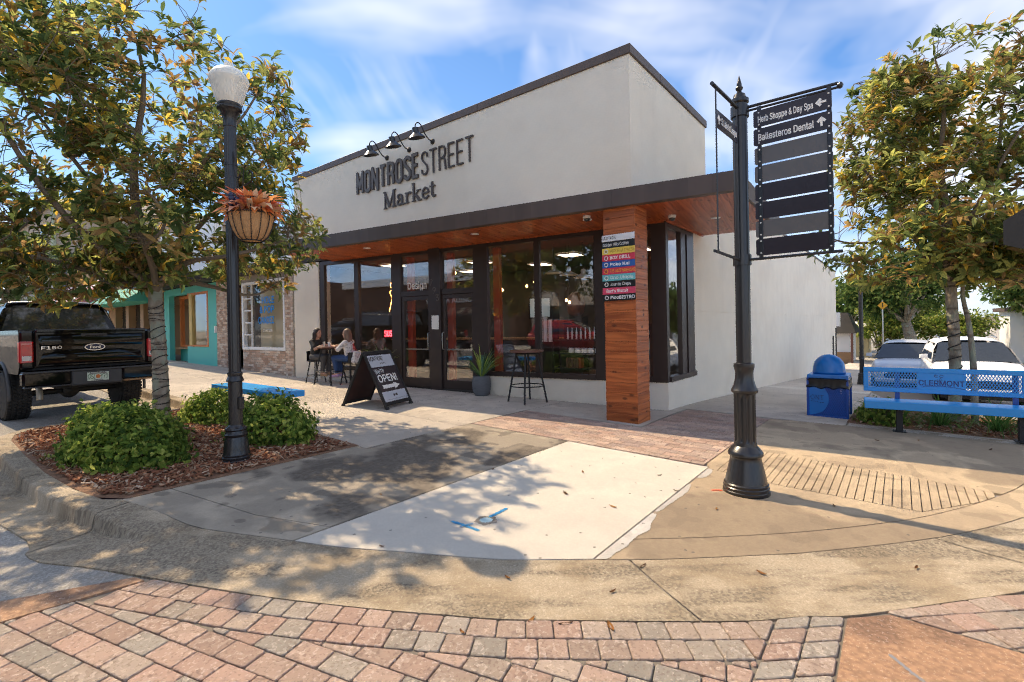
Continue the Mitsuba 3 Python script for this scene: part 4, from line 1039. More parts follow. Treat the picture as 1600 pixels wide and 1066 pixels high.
# farther along: mostly screened by the tree
far = thing('dark_shop', 'shop with dark glass, brown posts and a green awning beyond the teal shop', 'shop building')
part(far, 'glass', uvbox(-29.0, -21.8, V0 + 0.3, V0 + 0.35, -0.3, 2.7), 'dark_glass')
for u in (-22.2, -24.9, -27.2): part(far, 'post', uvbox(u, u + 0.5, V0, V0 + 0.3, -0.5, 2.9), 'wood_plain')
part(far, 'wall', uvbox(-29.0, -21.8, V0, V0 + 4, 2.7, 4.6), 'ochre_wall')
part(far, 'awning', xf(hexa([(-29, V0 - 1.3, 2.5), (-22, V0 - 1.3, 2.5), (-22, V0, 2.5), (-29, V0, 2.5), (-29, V0 - 1.2, 2.62), (-22, V0 - 1.2, 2.62), (-22, V0, 3.4), (-29, V0, 3.4)]), SF), 'green_awning')
pk = thing('awning_shop', 'shop with a faded red and white awning down the street', 'shop building')
part(pk, 'wall', uvbox(-40.0, -29.0, V0, V0 + 6, -0.5, 5.2), 'ochre_wall')
for k in range(11):
    u = -40 + k
    part(pk, 'awning_stripe', xf(hexa([(u, V0 - 1.5, 2.6), (u + 0.98, V0 - 1.5, 2.6), (u + 0.98, V0, 2.6), (u, V0, 2.6), (u, V0 - 1.5, 2.9), (u + 0.98, V0 - 1.5, 2.9), (u + 0.98, V0, 4.2), (u, V0, 4.2)]), SF), 'white_paint' if k % 2 else 'awning_red')
for u in (-38, -35, -32): part(pk, 'window', uvbox(u, u + 1.8, V0 - 0.03, V0 + 0.1, 0.4, 2.4), 'dark_glass')
tw = thing('black_tower', 'narrow black building with a stair rail between the pale buildings', 'building')
part(tw, 'wall', uvbox(-43.5, -40.0, V0, V0 + 5, -0.5, 6.6), 'black_matte'); part(tw, 'downpipe', xf(tube([(-43.4, V0 - 0.3, 0), (-42.9, V0 - 0.3, 3.0), (-41.9, V0 - 0.3, 6.5)], 0.12, 8), SF), 'white_paint')
bg_ = thing('beige_building', 'tall beige sided building with narrow windows far down the street', 'building')
part(bg_, 'wall', uvbox(-66, -43.5, V0, V0 + 12, -0.5, 10.5), 'siding')
part(bg_, 'roof', xf(hexa([(-66.5, V0 - 0.6, 10.5), (-43, V0 - 0.6, 10.5), (-43, V0 + 12.6, 10.5), (-66.5, V0 + 12.6, 10.5), (-60, V0 + 5, 13), (-50, V0 + 5, 13), (-50, V0 + 7, 13), (-60, V0 + 7, 13)]), SF), 'dark_iron')
for u in (-62, -57.5, -53, -48.5):
    for z in (3.4, 7.0):
        w_ = part(bg_, 'window', uvbox(u, u + 1.7, V0 - 0.08, V0 + 0.1, z, z + 2.3), 'white_paint')
        part(w_, 'pane', uvbox(u + 0.2, u + 1.5, V0 - 0.1, V0 - 0.081, z + 0.2, z + 2.1), 'dark_glass')
part(bg_, 'corner_post', uvbox(-44.1, -43.3, V0 - 0.15, V0, -0.5, 10.4), 'sage_trim')
part(bg_, 'awning', xf(hexa([(-56, V0 - 2.2, 2.4), (-44.2, V0 - 2.2, 2.4), (-44.2, V0, 2.4), (-56, V0, 2.4), (-56, V0 - 2.2, 2.5), (-44.2, V0 - 2.2, 2.5), (-44.2, V0, 5.0), (-56, V0, 5.0)]), SF), 'black_matte')

# ---- behind the shop on the side street
cot = thing('cream_cottage', 'low cream building with a dark roof end beyond the side wall', 'building')
part(cot, 'wall', cat([uvbox(-7, 0.15, 41, 47, -3.2, 0.0)]), 'white_paint')
part(cot, 'brick_base', uvbox(-6.9, 0.25, 40.9, 41.0, -3.4, -1.6), 'wood_plain')
part(cot, 'roof', xf(hexa([(-7.5, 40.4, 0.0), (0.55, 40.4, 0.0), (0.55, 47.5, 0.0), (-7.5, 47.5, 0.0), (-7.5, 43.2, 1.75), (-0.2, 43.2, 1.75), (-0.2, 44.4, 1.75), (-7.5, 44.4, 1.75)]), SF), 'dark_iron')
part(cot, 'gable', uvbox(-1.5, -0.5, 39.5, 40.4, 0.6, 1.75), 'white_paint')
part(cot, 'post', uvbox(0.2, 0.36, 40.2, 40.4, -3.2, 0.0), 'wood_top')
yb = thing('yellow_building', 'small pale yellow building at the far end of the side street', 'building')
part(yb, 'wall', uvbox(-3, 0.9, 52, 58, -4.2, -0.2), 'pale_yellow'); part(yb, 'roof', xf(hexa([(-3.4, 51.6, -0.2), (1.3, 51.6, -0.2), (1.3, 58.4, -0.2), (-3.4, 58.4, -0.2), (-3.4, 54.8, 0.9), (0.6, 54.8, 0.9), (0.6, 55.2, 0.9), (-3.4, 55.2, 0.9)]), SF), 'white_paint')
for v, z0, z1 in ((25.6, -1.9, -1.1), (28.4, -2.1, 0.1), (30.2, -2.2, 0.6)):
    part(shop, 'side_door', uvbox(-0.02, 0.012, v, v + 0.9, z0, z1), 'black_matte')
gb = thing('white_outbuilding', 'pale building seen through the right hand tree behind the parked cars', 'building')
part(gb, 'wall', uvbox(11, 22, 52, 58, -4, 1.6), 'white_paint'); part(gb, 'roof', uvbox(10.6, 22.4, 51.5, 58.5, 1.6, 1.95), 'fascia_metal')
for u in (12.5, 16, 19): part(gb, 'window', uvbox(u, u + 1.4, 51.9, 52.05, -1.4, 0.4), 'dark_glass')
# ---------------------------------------------------------------- street furniture
def fluted(V, z0, z1, k, depth):
    V = V.copy()
    m = (V[:, 2] > z0) & (V[:, 2] < z1)
    a = np.arctan2(V[m, 1], V[m, 0])
    s = 1 - depth * np.clip(np.cos(a * k) * 1.6 + 0.2, 0, 1)
    V[m, :2] *= s[:, None]
    return V


# ---- the sign post
SPO = (-0.411, 5.239, -0.488)
D1, D2 = A_([0.977, -0.213, 0]), A_([-0.213, -0.977, 0])
sp_ = thing('sign_post', 'black fluted sign post with a spiked finial and two cross arms at the corner', 'sign post')
M = move(*SPO)
part(sp_, 'base', xf(lathe([(0.20, -0.02), (0.211, 0.0), (0.211, 0.028), (0.203, 0.034), (0.205, 0.06), (0.197, 0.068), (0.200, 0.09), (0.188, 0.10), (0.183, 0.13), (0.163, 0.22), (0.145, 0.30), (0.138, 0.335), (0.142, 0.348), (0.157, 0.36), (0.157, 0.385), (0.148, 0.40), (0.125, 0.43), (0.104, 0.45), (0.10, 0.48)], 40), M), 'black_paint', 35)
v, f = lathe([(0.098, 0.475), (0.098, 0.485)] + [(0.097, z) for z in np.linspace(0.50, 0.93, 14)] + [(0.098, 0.945), (0.098, 0.955)], 96)
part(sp_, 'fluted_sleeve', xf((fluted(v, 0.49, 0.94, 10, 0.13), f), M), 'black_paint', 40)
part(sp_, 'collar', xf(lathe([(0.10, 0.953), (0.116, 0.962), (0.121, 0.985), (0.112, 1.0), (0.098, 1.03), (0.083, 1.09), (0.08, 1.15), (0.088, 1.195), (0.094, 1.21), (0.092, 1.24), (0.068, 1.25)], 36), M), 'black_paint', 35)
part(sp_, 'pole', xf(lathe([(0.067, 1.24), (0.0665, 3.76)], 28), M), 'black_paint', 40)
part(sp_, 'finial', xf(lathe([(0.068, 3.74), (0.083, 3.755), (0.083, 3.785), (0.06, 3.80), (0.052, 3.835), (0.03, 3.85), (0.018, 3.87), (0.030, 3.885), (0.034, 3.90), (0.028, 3.915), (0.020, 3.92), (0.024, 3.935), (0.020, 3.95), (0.003, 4.02)], 24), M), 'black_paint', 35)
FR = frame(SPO, D1, Z3)                  # sign boards: right, up, towards the street corner
FL = frame(SPO, -D2, Z3)                 # the short arm: right (towards the post), up, outward
for z in (3.665, 2.237): part(sp_, 'clamp', xf(lathe([(0.069, z - 0.05), (0.082, z - 0.05), (0.082, z + 0.05), (0.069, z + 0.05)], 24), M), 'black_paint', 40)
for z, r in ((3.695, 0.014), (3.66, 0.011)):
    part(sp_, 'arm', xf(tube([(0.06, z, 0), (0.80, z - 0.02, 0)], r, 10), FR), 'black_paint', 40)
part(sp_, 'arm_knob', xf(lathe([(0.003, 0), (0.022, 0.008), (0.03, 0.025), (0.022, 0.042), (0.003, 0.05)], 14), FR @ move(0.79, 3.652, 0) @ rot([0, 1, 0], math.pi / 2)), 'black_paint', 40)
part(sp_, 'arm', xf(tube([(0.06, 2.237, 0), (0.815, 2.236, 0)], 0.013, 10), FR), 'black_paint', 40)
for x in (0.175, 0.735): part(sp_, 'strap', xf(cb(x - 0.018, x + 0.018, 2.225, 3.67, 0.004, 0.014, 0.002), FR), 'black_paint')
for z in (3.69, 2.245): part(sp_, 'arm', xf(tube([(-0.06, z - 0.01 * (z < 3), 0), (-0.735, z + (0.0 if z > 3 else 0.012), 0)], 0.017 if z > 3 else 0.013, 10), FL), 'black_paint', 40)
for x in (-0.645, -0.085): part(sp_, 'hanger_rod', xf(tube([(x, 2.25, 0), (x, 3.69, 0)], 0.007, 8), FL), 'black_paint', 40)
NAMES = ['black board lettered Herb Shoppe and Day Spa with an arrow pointing left', 'black board lettered Ballesteros Dental with an arrow pointing up']
for k in range(8):
    z1 = 3.625 - 0.172 * k
    grey = k in (2, 3, 6)
    q = sbox(0.128, z1 - 0.155, 0.757, z1).buffer(-0.018).buffer(0.018, quad_segs=4)
    lab = NAMES[k] if k < 2 else f"blank {'grey' if grey else 'black'} board, {('third', 'fourth', 'fifth', 'sixth', 'seventh', 'lowest')[k - 2]} of the eight on the sign post"
    b = thing('sign_board', lab, 'sign board', 'boards hung on the sign post')
    zz = (0.015, 0.024) if k < 2 else (-0.006, 0.003)
    part(b, 'plate', xf(extr(q, *zz), FR), 'sign_grey' if grey else 'sign_black')
    for x in (0.175, 0.735):
        for dz in (0.022, 0.133):
            part(b, 'bolt', xf(lathe([(0.0075, 0), (0.0065, 0.003), (0.001, 0.0035)], 10), FR @ move(x, z1 - dz, 0.0145 if k >= 2 else 0.0245)), 'letter_white')
    if k < 2:
        s, w = (('Herb Shoppe & Day Spa', 0.45), ('Ballesteros Dental', 0.455))[k]
        part(b, 'lettering', xf(text(s, 0.062 if k else 0.058, 0.0015, True, w), FR @ move(0.168, z1 - 0.115, 0.0243)), 'letter_white')
        ar = Polygon([(0, 0.035), (0.042, 0.0), (0.042, 0.022), (0.075, 0.022), (0.075, 0.048), (0.042, 0.048), (0.042, 0.07)])
        ar = LineString([(0.035, 0.005), (0.006, 0.035), (0.035, 0.065)]).buffer(0.011, cap_style=2, join_style=2).union(sbox(0.012, 0.026, 0.075, 0.044))
        if k: ar = affinity.rotate(ar, -90, origin=(0.037, 0.035))
        part(b, 'arrow', xf(extr(ar, 0, 0.0015), FR @ move(0.642, z1 - 0.115, 0.0243)), 'letter_white')
b = thing('sign_board', 'small black board with an arrow on the short arm pointing to the art league', 'sign board', 'boards hung on the sign post')
part(b, 'plate', xf(extr(sbox(-0.64, 3.345, -0.08, 3.50), -0.006, 0.003), FL), 'sign_black')
part(b, 'lettering', xf(text('S. Lake Art League', 0.062, 0.0015, True, 0.41), FL @ move(-0.52, 3.393, 0.0035)), 'letter_white')
part(b, 'arrow', xf(extr(affinity.rotate(LineString([(0.035, 0.005), (0.006, 0.035), (0.035, 0.065)]).buffer(0.011, cap_style=2, join_style=2).union(sbox(0.012, 0.026, 0.075, 0.044)), -90, origin=(0.037, 0.035)), 0, 0.0015), FL @ move(-0.622, 3.385, 0.0035)), 'letter_white')


# ---- street lamps
def street_lamp(x, y, label, detail=True):
    z0 = float(gz(x, y))
    t = thing('street_lamp', label, 'lamp post')
    M = place(x, y, z0, 0.1)
    part(t, 'base', xf(lathe([(0.15, -0.03), (0.157, 0.0), (0.157, 0.035), (0.150, 0.042), (0.152, 0.072), (0.143, 0.08), (0.145, 0.10), (0.138, 0.112), (0.133, 0.17), (0.123, 0.25), (0.112, 0.30), (0.118, 0.312), (0.122, 0.33), (0.112, 0.345), (0.108, 0.37), (0.117, 0.385), (0.113, 0.40), (0.085, 0.42), (0.076, 0.44)], 32), M), 'black_paint', 35)
    part(t, 'sleeve', xf(lathe([(0.0745, 0.43), (0.0735, 0.94)], 28), M), 'black_paint', 40)
    part(t, 'collar', xf(lathe([(0.075, 0.935), (0.093, 0.945), (0.09, 0.96), (0.074, 1.0), (0.08, 1.02), (0.08, 1.04), (0.066, 1.05)], 28), M), 'black_paint', 35)
    v, f = lathe([(0.066, 1.04)] + [(0.0655, z) for z in np.linspace(1.05, 3.86, 6)] + [(0.0655, 3.9)], 48)
    part(t, 'pole', xf((fluted(v, 1.045, 3.87, 12, 0.06), f), M), 'black_paint', 40)
    part(t, 'lamp_holder', xf(lathe([(0.062, 3.88), (0.070, 3.89), (0.068, 3.93), (0.072, 3.99), (0.10, 4.06), (0.132, 4.085), (0.135, 4.10), (0.125, 4.115), (0.13, 4.135), (0.12, 4.155), (0.02, 4.158)], 32), M), 'black_paint', 35)
    g = part(t, 'globe', xf(lathe([(0.118, 4.15), (0.135, 4.18), (0.160, 4.25), (0.178, 4.32), (0.192, 4.37), (0.209, 4.415), (0.210, 4.44), (0.196, 4.475), (0.19, 4.485), (0.165, 4.515), (0.13, 4.545), (0.08, 4.572), (0.05, 4.578), (0.047, 4.615), (0.042, 4.63), (0.006, 4.645)], 40), M), 'frosted_glass', 35, label='frosted acorn shaped globe')
    part(t, 'bulb', xf(lathe([(0.02, 4.16), (0.05, 4.2), (0.055, 4.25), (0.03, 4.32), (0.004, 4.34)], 16), M), 'white_paint', True)
    if detail: part(t, 'outlet_box', xf(cb(0.06, 0.115, -0.03, 0.03, 0.62, 0.76, 0.006), M), 'black_paint')
    return t, M


lamp, LM = street_lamp(-5.635, 3.36, 'black street lamp with a frosted acorn globe in the planting bed on the left')
S_ = lambda P, r, n=6: tube(curve(P, n), r, 8)
for z in (3.44, 3.13): part(lamp, 'bracket_band', xf(lathe([(0.067, z), (0.073, z), (0.073, z + 0.03), (0.067, z + 0.03)], 24), LM), 'black_paint')
BK = frame([-5.635, 3.36, float(gz(-5.635, 3.36))], X3, Z3)
part(lamp, 'scroll_bracket', xf(cat([S_([(0.075, 3.45, 0), (0.10, 3.52, 0), (0.07, 3.58, 0), (0.085, 3.42, 0), (0.12, 3.30, 0), (0.20, 3.27, 0), (0.235, 3.31, 0)], 0.007), S_([(0.075, 3.14, 0), (0.20, 3.14, 0), (0.49, 3.16, 0), (0.54, 3.23, 0), (0.49, 3.28, 0), (0.45, 3.25, 0)], 0.008), S_([(0.24, 3.30, 0), (0.18, 3.22, 0), (0.19, 3.15, 0)], 0.006), S_([(0.30, 3.15, 0), (0.34, 3.33, 0), (0.40, 3.36, 0), (0.42, 3.33, 0)], 0.006)]), BK), 'black_matte', True)
# hanging basket
hb = thing('hanging_basket', 'wire hanging basket with a coir liner full of orange leaves', 'basket')
BX = BK @ move(0.50, 0, 0) @ rot([1, 0, 0], -math.pi / 2)     # local z up again
part(hb, 'liner', xf(lathe([(0.004, 2.50), (0.10, 2.51), (0.145, 2.55), (0.185, 2.62), (0.212, 2.71), (0.222, 2.79), (0.205, 2.79), (0.15, 2.72), (0.01, 2.72)], 32), BX), 'coir', 40)
part(hb, 'rim_wire', xf(ring(0, 0, 2.795, 0.235, 0.006, 40), BX), 'black_matte', True); part(hb, 'rim_wire', xf(ring(0, 0, 2.94, 0.245, 0.004, 40), BX), 'black_matte', True)
part(hb, 'base_wire', xf(ring(0, 0, 2.505, 0.105, 0.006, 28), BX), 'black_matte', True)
for k in range(14):
    a = k * 2 * math.pi / 14
    c, s = math.cos(a), math.sin(a)
    part(hb, 'wire', xf(tube(curve([(r * c, r * s, z) for r, z in ((0.105, 2.505), (0.152, 2.545), (0.193, 2.62), (0.221, 2.71), (0.233, 2.80), (0.246, 2.94))], 3), 0.0045, 6), BX), 'black_matte', True)
for k in range(3):
    a = k * 2 * math.pi / 3 + 0.5
    part(hb, 'chain', xf(tube([(0.24 * math.cos(a), 0.24 * math.sin(a), 2.94), (0, 0, 3.17)], 0.003, 5), BX), 'black_matte')


def blades(n, base, length, width, tilt, cols, r0=0.0, curl=0.25, seed=1, fold=0.25, seg=4):
    """pointed leaves springing from round a centre; returns mesh and vertex colours"""
    g = np.random.default_rng(seed)
    V, F, C = [], [], []
    k = 0
    for i in range(n):
        a = g.uniform(0, 2 * math.pi)
        t = g.uniform(*tilt)
        L, w = g.uniform(*length), g.uniform(*width)
        d = A_([math.cos(a), math.sin(a), 0.0])
        s = A_([-math.sin(a), math.cos(a), 0.0])
        b = A_(base, float) + d * g.uniform(0, r0) + [0, 0, g.uniform(0, 0.02)]
        c = A_(cols[g.choice(len(cols))]) * g.uniform(0.8, 1.2)
        for j in range(seg + 1):
            q = j / seg
            el = t - curl * q * q * g.uniform(0.8, 1.2)
            p = b + (d * math.cos(el) + A_([0, 0, math.sin(el)])) * L * q
            ww = w * (0.55 + 1.3 * q - 1.85 * q * q) if seg > 3 else w * math.sin(math.pi * min(0.98, 0.12 + 0.86 * q))
            ww = max(ww, 0.0006)
            up = A_([0, 0, 1.0]) * math.cos(el) - d * math.sin(el)
            V += [p - s * ww + up * ww * fold, p, p + s * ww + up * ww * fold]
            C += [c * (0.85 + 0.3 * q)] * 3
            if j < seg:
                o = k + j * 3
                for e in (0, 1): F += [[o + e, o + e + 1, o + e + 4], [o + e, o + e + 4, o + e + 3]]
        k += (seg + 1) * 3
    return (A_(V), A_(F)), A_(C)


fo, fc = blades(280, (0, 0, 2.80), (0.10, 0.30), (0.026, 0.056), (0.25, 1.55), [(0.80, 0.32, 0.11), (0.82, 0.42, 0.17), (0.70, 0.19, 0.09), (0.85, 0.60, 0.36), (0.76, 0.40, 0.27)], 0.19, 0.5, 5, 0.3, 3)
part(hb, 'foliage', xf(fo, BX), 'leaf_matte', kind='stuff', label='orange and red autumn leaves', color=fc)
gb_ = np.random.default_rng(3)
for k in range(9):
    a, e = gb_.uniform(0, 6.28), gb_.uniform(-1, 1)
    part(hb, 'berry', xf(lathe([(0.001, -0.03), (0.02, -0.022), (0.03, 0), (0.02, 0.022), (0.001, 0.03)], 12), BX @ move(0.10 + 0.045 * math.cos(a), 0.19 + 0.03 * math.sin(a) - 0.41, 2.90 + 0.05 * e)), 'berry', True)

far_lamp, _ = street_lamp(2.199, 22.056, 'black street lamp far along the side street, its top lost in the tree', False)

# ---- benches and litter bin
def mesh_grid(x0, x1, z0, z1, pitch, w, t0, t1, clip=None):
    """expanded metal: crossing slanted strands"""
    ms = []
    area = sbox(x0, z0, x1, z1) if clip is None else clip
    for sgn in (1, -1):
        L = (x1 - x0) + (z1 - z0) * 2
        for o in np.arange(-L, L, pitch):
            a = LineString([(x0 + o, z0), (x0 + o + sgn * (z1 - z0) * 0.55, z1)])
            q = a.buffer(w / 2, cap_style=2).intersection(area)
            for g in geoms(q):
                c = A_(g.exterior.coords)[:-1]
                if len(c) < 3: continue
                ms.append(extr(g, t0 + (0.001 if sgn > 0 else 0), t1))
    return cat(ms)


BEN = frame([1.268, 9.363, -0.553], A_([math.cos(0.08), -math.sin(0.08), 0]), A_([math.sin(0.08), math.cos(0.08), 0]))
bn = thing('park_bench', 'bright blue metal bench with the town name on its mesh back, at the right', 'bench')
BV = BEN @ frame([0, 0.26, 0], E1, Z3)                   # backrest plane: right, up, towards the viewer
xa, xb = -0.31, 1.56
part(bn, 'seat', xf(cat([cb(xa, xb, -0.235, 0.20, 0.455, 0.47, 0.005), cb(xa, xb, -0.245, -0.222, 0.36, 0.472, 0.006), cb(xa, xa + 0.03, -0.24, 0.2, 0.40, 0.472, 0.005), cb(xb - 0.03, xb, -0.24, 0.2, 0.40, 0.472, 0.005)]), BEN), 'blue_paint')
for nm_, q in (('back_rail', (xa, xb, 0.875, 0.945)), ('back_rail', (xa, xb, 0.565, 0.63)), ('back_stile', (xa, xa + 0.06, 0.63, 0.875)), ('back_stile', (xb - 0.06, xb, 0.63, 0.875))):
    part(bn, nm_, xf(cb(q[0], q[1], q[2], q[3], -0.02, 0.02, 0.006), BV), 'blue_paint')
part(bn, 'name_panel', xf(bb(0.36, 0.915, 0.63, 0.875, -0.006, 0.008), BV), 'blue_paint', label='solid blue panel lettered CLERMONT')
for x0, x1 in ((xa + 0.06, 0.36), (0.915, xb - 0.06)):
    part(bn, 'mesh_panel', xf(mesh_grid(x0, x1, 0.63, 0.875, 0.036, 0.0095, -0.003, 0.003), BV), 'blue_paint', kind='stuff')
part(bn, 'lettering', xf(text('CLERMONT', 0.078, 0.002, True, 0.525), BV @ move(0.375, 0.690, 0.0082)), 'letter_navy')
arc = lambda P, w: LineString(curve(P, 8)).buffer(w, cap_style=2)
part(bn, 'emblem', xf(extr(shapely.union_all([arc([(0.41, 0.662), (0.52, 0.681), (0.66, 0.682), (0.80, 0.668), (0.90, 0.648)], 0.0035), arc([(0.60, 0.845), (0.57, 0.85), (0.565, 0.825), (0.60, 0.818)], 0.004), arc([(0.665, 0.84), (0.63, 0.85), (0.625, 0.82), (0.665, 0.82)], 0.004), arc([(0.59, 0.79), (0.61, 0.76), (0.63, 0.80), (0.65, 0.76)], 0.003)]), 0.0082, 0.0102), BV), 'letter_navy')
for x in (0.12, 1.44):
    part(bn, 'leg', xf(cat([cb(x - 0.04, x + 0.04, -0.04, 0.04, -0.02, 0.36, 0.006), cb(x - 0.035, x + 0.035, -0.22, 0.32, 0.34, 0.40, 0.006)]), BEN), 'black_matte')
    part(bn, 'back_post', xf(hexa([(x - 0.03, 0.285, 0.38), (x + 0.03, 0.285, 0.38), (x + 0.03, 0.32, 0.38), (x - 0.03, 0.32, 0.38), (x - 0.03, 0.285, 0.94), (x + 0.03, 0.285, 0.94), (x + 0.03, 0.32, 0.94), (x - 0.03, 0.32, 0.94)]), BEN), 'deep_blue_paint')
    part(bn, 'foot_plate', xf(cb(x - 0.08, x + 0.08, -0.08, 0.08, -0.005, 0.012, 0.003), BEN), 'black_matte')

b2 = thing('backless_bench', 'low blue backless bench on the sidewalk behind the left planting bed', 'bench')
z2 = float(gz(*W(-5.5, -4.98)))
B2 = frame([*W(-4.32, -5.20), z2], -X3, Y3, Z3)
v, f = cat([cb(0, 2.55, 0, 0.44, 0.43, 0.46, 0.006), cb(0, 2.55, -0.012, 0.012, 0.37, 0.465, 0.005), cb(0, 2.55, 0.43, 0.452, 0.37, 0.465, 0.005), cb(-0.012, 0.012, 0, 0.44, 0.37, 0.465, 0.005)])
part(b2, 'seat', xf((v, f), B2), 'blue_paint')
for x in (0.3, 2.2): part(b2, 'leg', xf(cat([cb(x - 0.035, x + 0.035, 0.185, 0.255, -0.03, 0.38, 0.006), cb(x - 0.03, x + 0.03, 0.03, 0.41, 0.36, 0.43, 0.006)]), B2), 'black_matte')

TB = frame([0.568, 10.60, -0.575], A_([0.987, -0.16, 0]), A_([0.16, 0.987, 0]))
bin_ = thing('litter_bin', 'blue mesh litter bin with a domed lid and a black bag, left of the bench', 'litter bin')
h_ = 0.295
part(bin_, 'liner', xf(cb(-h_ + 0.02, h_ - 0.02, -h_ + 0.02, h_ - 0.02, 0.03, 0.66, 0.02), TB), 'deep_blue_paint')
FT = TB @ frame([0, -h_, 0], E1, Z3)
for sy in (-1, 1):
    for sx in (-1, 1): part(bin_, 'corner_post', xf(cb(sx * h_ - 0.02, sx * h_ + 0.02, sy * h_ - 0.02, sy * h_ + 0.02, 0.0, 0.70, 0.006), TB), 'deep_blue_paint')
    part(bin_, 'foot_rail', xf(cb(-h_ + 0.021, h_ - 0.021, sy * h_ - 0.012, sy * h_ + 0.012, 0.0, 0.035, 0.004), TB), 'deep_blue_paint')
part(bin_, 'mesh_panel', xf(mesh_grid(-h_ + 0.01, h_ - 0.01, 0.03, 0.68, 0.034, 0.009, -0.004, 0.004), FT), 'blue_mesh', kind='stuff')
LT = TB @ frame([-h_, 0, 0], -E2, Z3)
part(bin_, 'mesh_panel', xf(mesh_grid(-h_ + 0.01, h_ - 0.01, 0.03, 0.68, 0.034, 0.009, -0.004, 0.004), LT), 'blue_mesh', kind='stuff')
disc = Point(-h_ + 0.03, 0.33).buffer(0.29, quad_segs=16).intersection(sbox(-h_ + 0.015, 0.03, h_ - 0.02, 0.6))
part(bin_, 'name_disc', xf(extr(disc, 0.005, 0.012), FT), 'mid_blue_paint', label='half round blue plate with part of the town name')
part(bin_, 'lettering', xf(text('ONT', 0.085, 0.002, False, 0.20), FT @ move(-h_ + 0.04, 0.31, 0.0122)), 'letter_navy')
part(bin_, 'lettering', xf(extr(LineString(curve([(-0.255, 0.285), (-0.15, 0.275), (-0.06, 0.262)], 5)).buffer(0.004), 0, 0.002), FT @ move(0, 0, 0.0122)), 'letter_navy')
bagv, bagf = lathe([(h_ * 1.05, 0.52), (h_ * 1.12, 0.54), (h_ * 1.08, 0.60), (h_ * 1.10, 0.68), (h_ * 1.0, 0.70)], 64)
a_ = np.arctan2(bagv[:, 1], bagv[:, 0]); sq = 1 / np.maximum(np.abs(np.cos(a_)), np.abs(np.sin(a_)))
bagv[:, :2] *= np.minimum(sq, 1.36)[:, None]
bagv[:, 2] += 0.018 * np.sin(a_ * 11) * (bagv[:, 2] < 0.58); bagv[:, :2] *= (1 + 0.012 * np.sin(a_ * 23))[:, None]
part(bin_, 'bag', xf((bagv, bagf), TB), 'bag_black', 40, label='black bag folded over the rim')
part(bin_, 'lid', xf(cat([cb(-h_ - 0.012, h_ + 0.012, -h_ - 0.012, h_ + 0.012, 0.69, 0.76, 0.012)]), TB), 'mid_blue_paint')
part(bin_, 'dome', xf(lathe([(0.255, 0.755), (0.255, 0.80), (0.248, 0.88), (0.225, 0.97), (0.175, 1.04), (0.10, 1.09), (0.004, 1.11)], 36), TB), 'mid_blue_paint', True)
solo('bin_mark', 'small white tick mark on the right of the litter bin', 'mark', xf(cat([bb(0.20, 0.21, z, z + 0.012, 0.0065, 0.008) for z in (0.50, 0.47, 0.44)]), FT), 'letter_white')


# ---- tables, stools
def bar_table(x, y, label, yaw=0.6, h=1.06, r=0.35):
    z0 = float(gz(x, y)); t = thing('bar_table', label, 'table')
    M = place(x, y, z0, yaw)
    part(t, 'top', xf(lathe([(0.01, h - 0.045), (r - 0.02, h - 0.045), (r, h - 0.035), (r, h - 0.008), (r - 0.008, h), (0.01, h)], 40), M), 'wood_top', 35)
    for k in range(4):
        a = k * math.pi / 2
        c, s = math.cos(a), math.sin(a)
        part(t, 'leg', xf(tube([(0.40 * c, 0.40 * s, 0.0), (0.21 * c, 0.21 * s, h - 0.05)], 0.019, 8), M), 'black_matte', 40)
    part(t, 'foot_ring', xf(ring(0, 0, 0.34, 0.34, 0.011, 36, 8), M), 'black_matte', True)
    part(t, 'apron_ring', xf(ring(0, 0, h - 0.07, 0.21, 0.013, 28, 8), M), 'black_matte', True)
    return z0 + h


bar_table(-4.70, 8.82, 'empty round bar table with splayed black legs before the right windows', 0.35)
tz = bar_table(-10.42, 8.72, 'bar table where two women sit with drinks before the left windows', 0.9, 0.98, 0.33)


def stool(x, y, yaw, label, h=0.60):
    z0 = float(gz(x, y)); t = thing('bar_stool', label, 'stool', 'bar stools at the left table')
    M = place(x, y, z0, yaw)
    part(t, 'seat', xf(lathe([(0.01, h - 0.04), (0.18, h - 0.04), (0.195, h - 0.02), (0.185, h), (0.01, h + 0.003)], 28), M), 'black_matte', 35)
    for k in range(4):
        a = k * math.pi / 2 + math.pi / 4
        part(t, 'leg', xf(tube([(0.25 * math.cos(a), 0.25 * math.sin(a), 0), (0.14 * math.cos(a), 0.14 * math.sin(a), h - 0.03)], 0.015, 8), M), 'black_matte', 40)
    part(t, 'foot_ring', xf(ring(0, 0, 0.2, 0.215, 0.009, 28, 6), M), 'black_matte', True)
    a = np.linspace(-1.0, 1.0, 13) + math.pi
    P = np.stack([0.205 * np.cos(a), 0.205 * np.sin(a)], 1)
    V = np.vstack([np.c_[P, np.full(13, h - 0.03)], np.c_[P * 1.06, np.full(13, h + 0.24)], np.c_[P * 1.09, np.full(13, h + 0.24)], np.c_[P * 1.04, np.full(13, h - 0.03)]])
    i = np.arange(12)
    F = []
    for a0, b0 in ((0, 1), (1, 2), (2, 3), (3, 0)):
        F += [np.stack([a0 * 13 + i, b0 * 13 + i, b0 * 13 + i + 1], 1), np.stack([a0 * 13 + i, b0 * 13 + i + 1, a0 * 13 + i + 1], 1)]
    part(t, 'back', xf((V, np.vstack(F)), M), 'black_matte', 40)
    return z0 + h


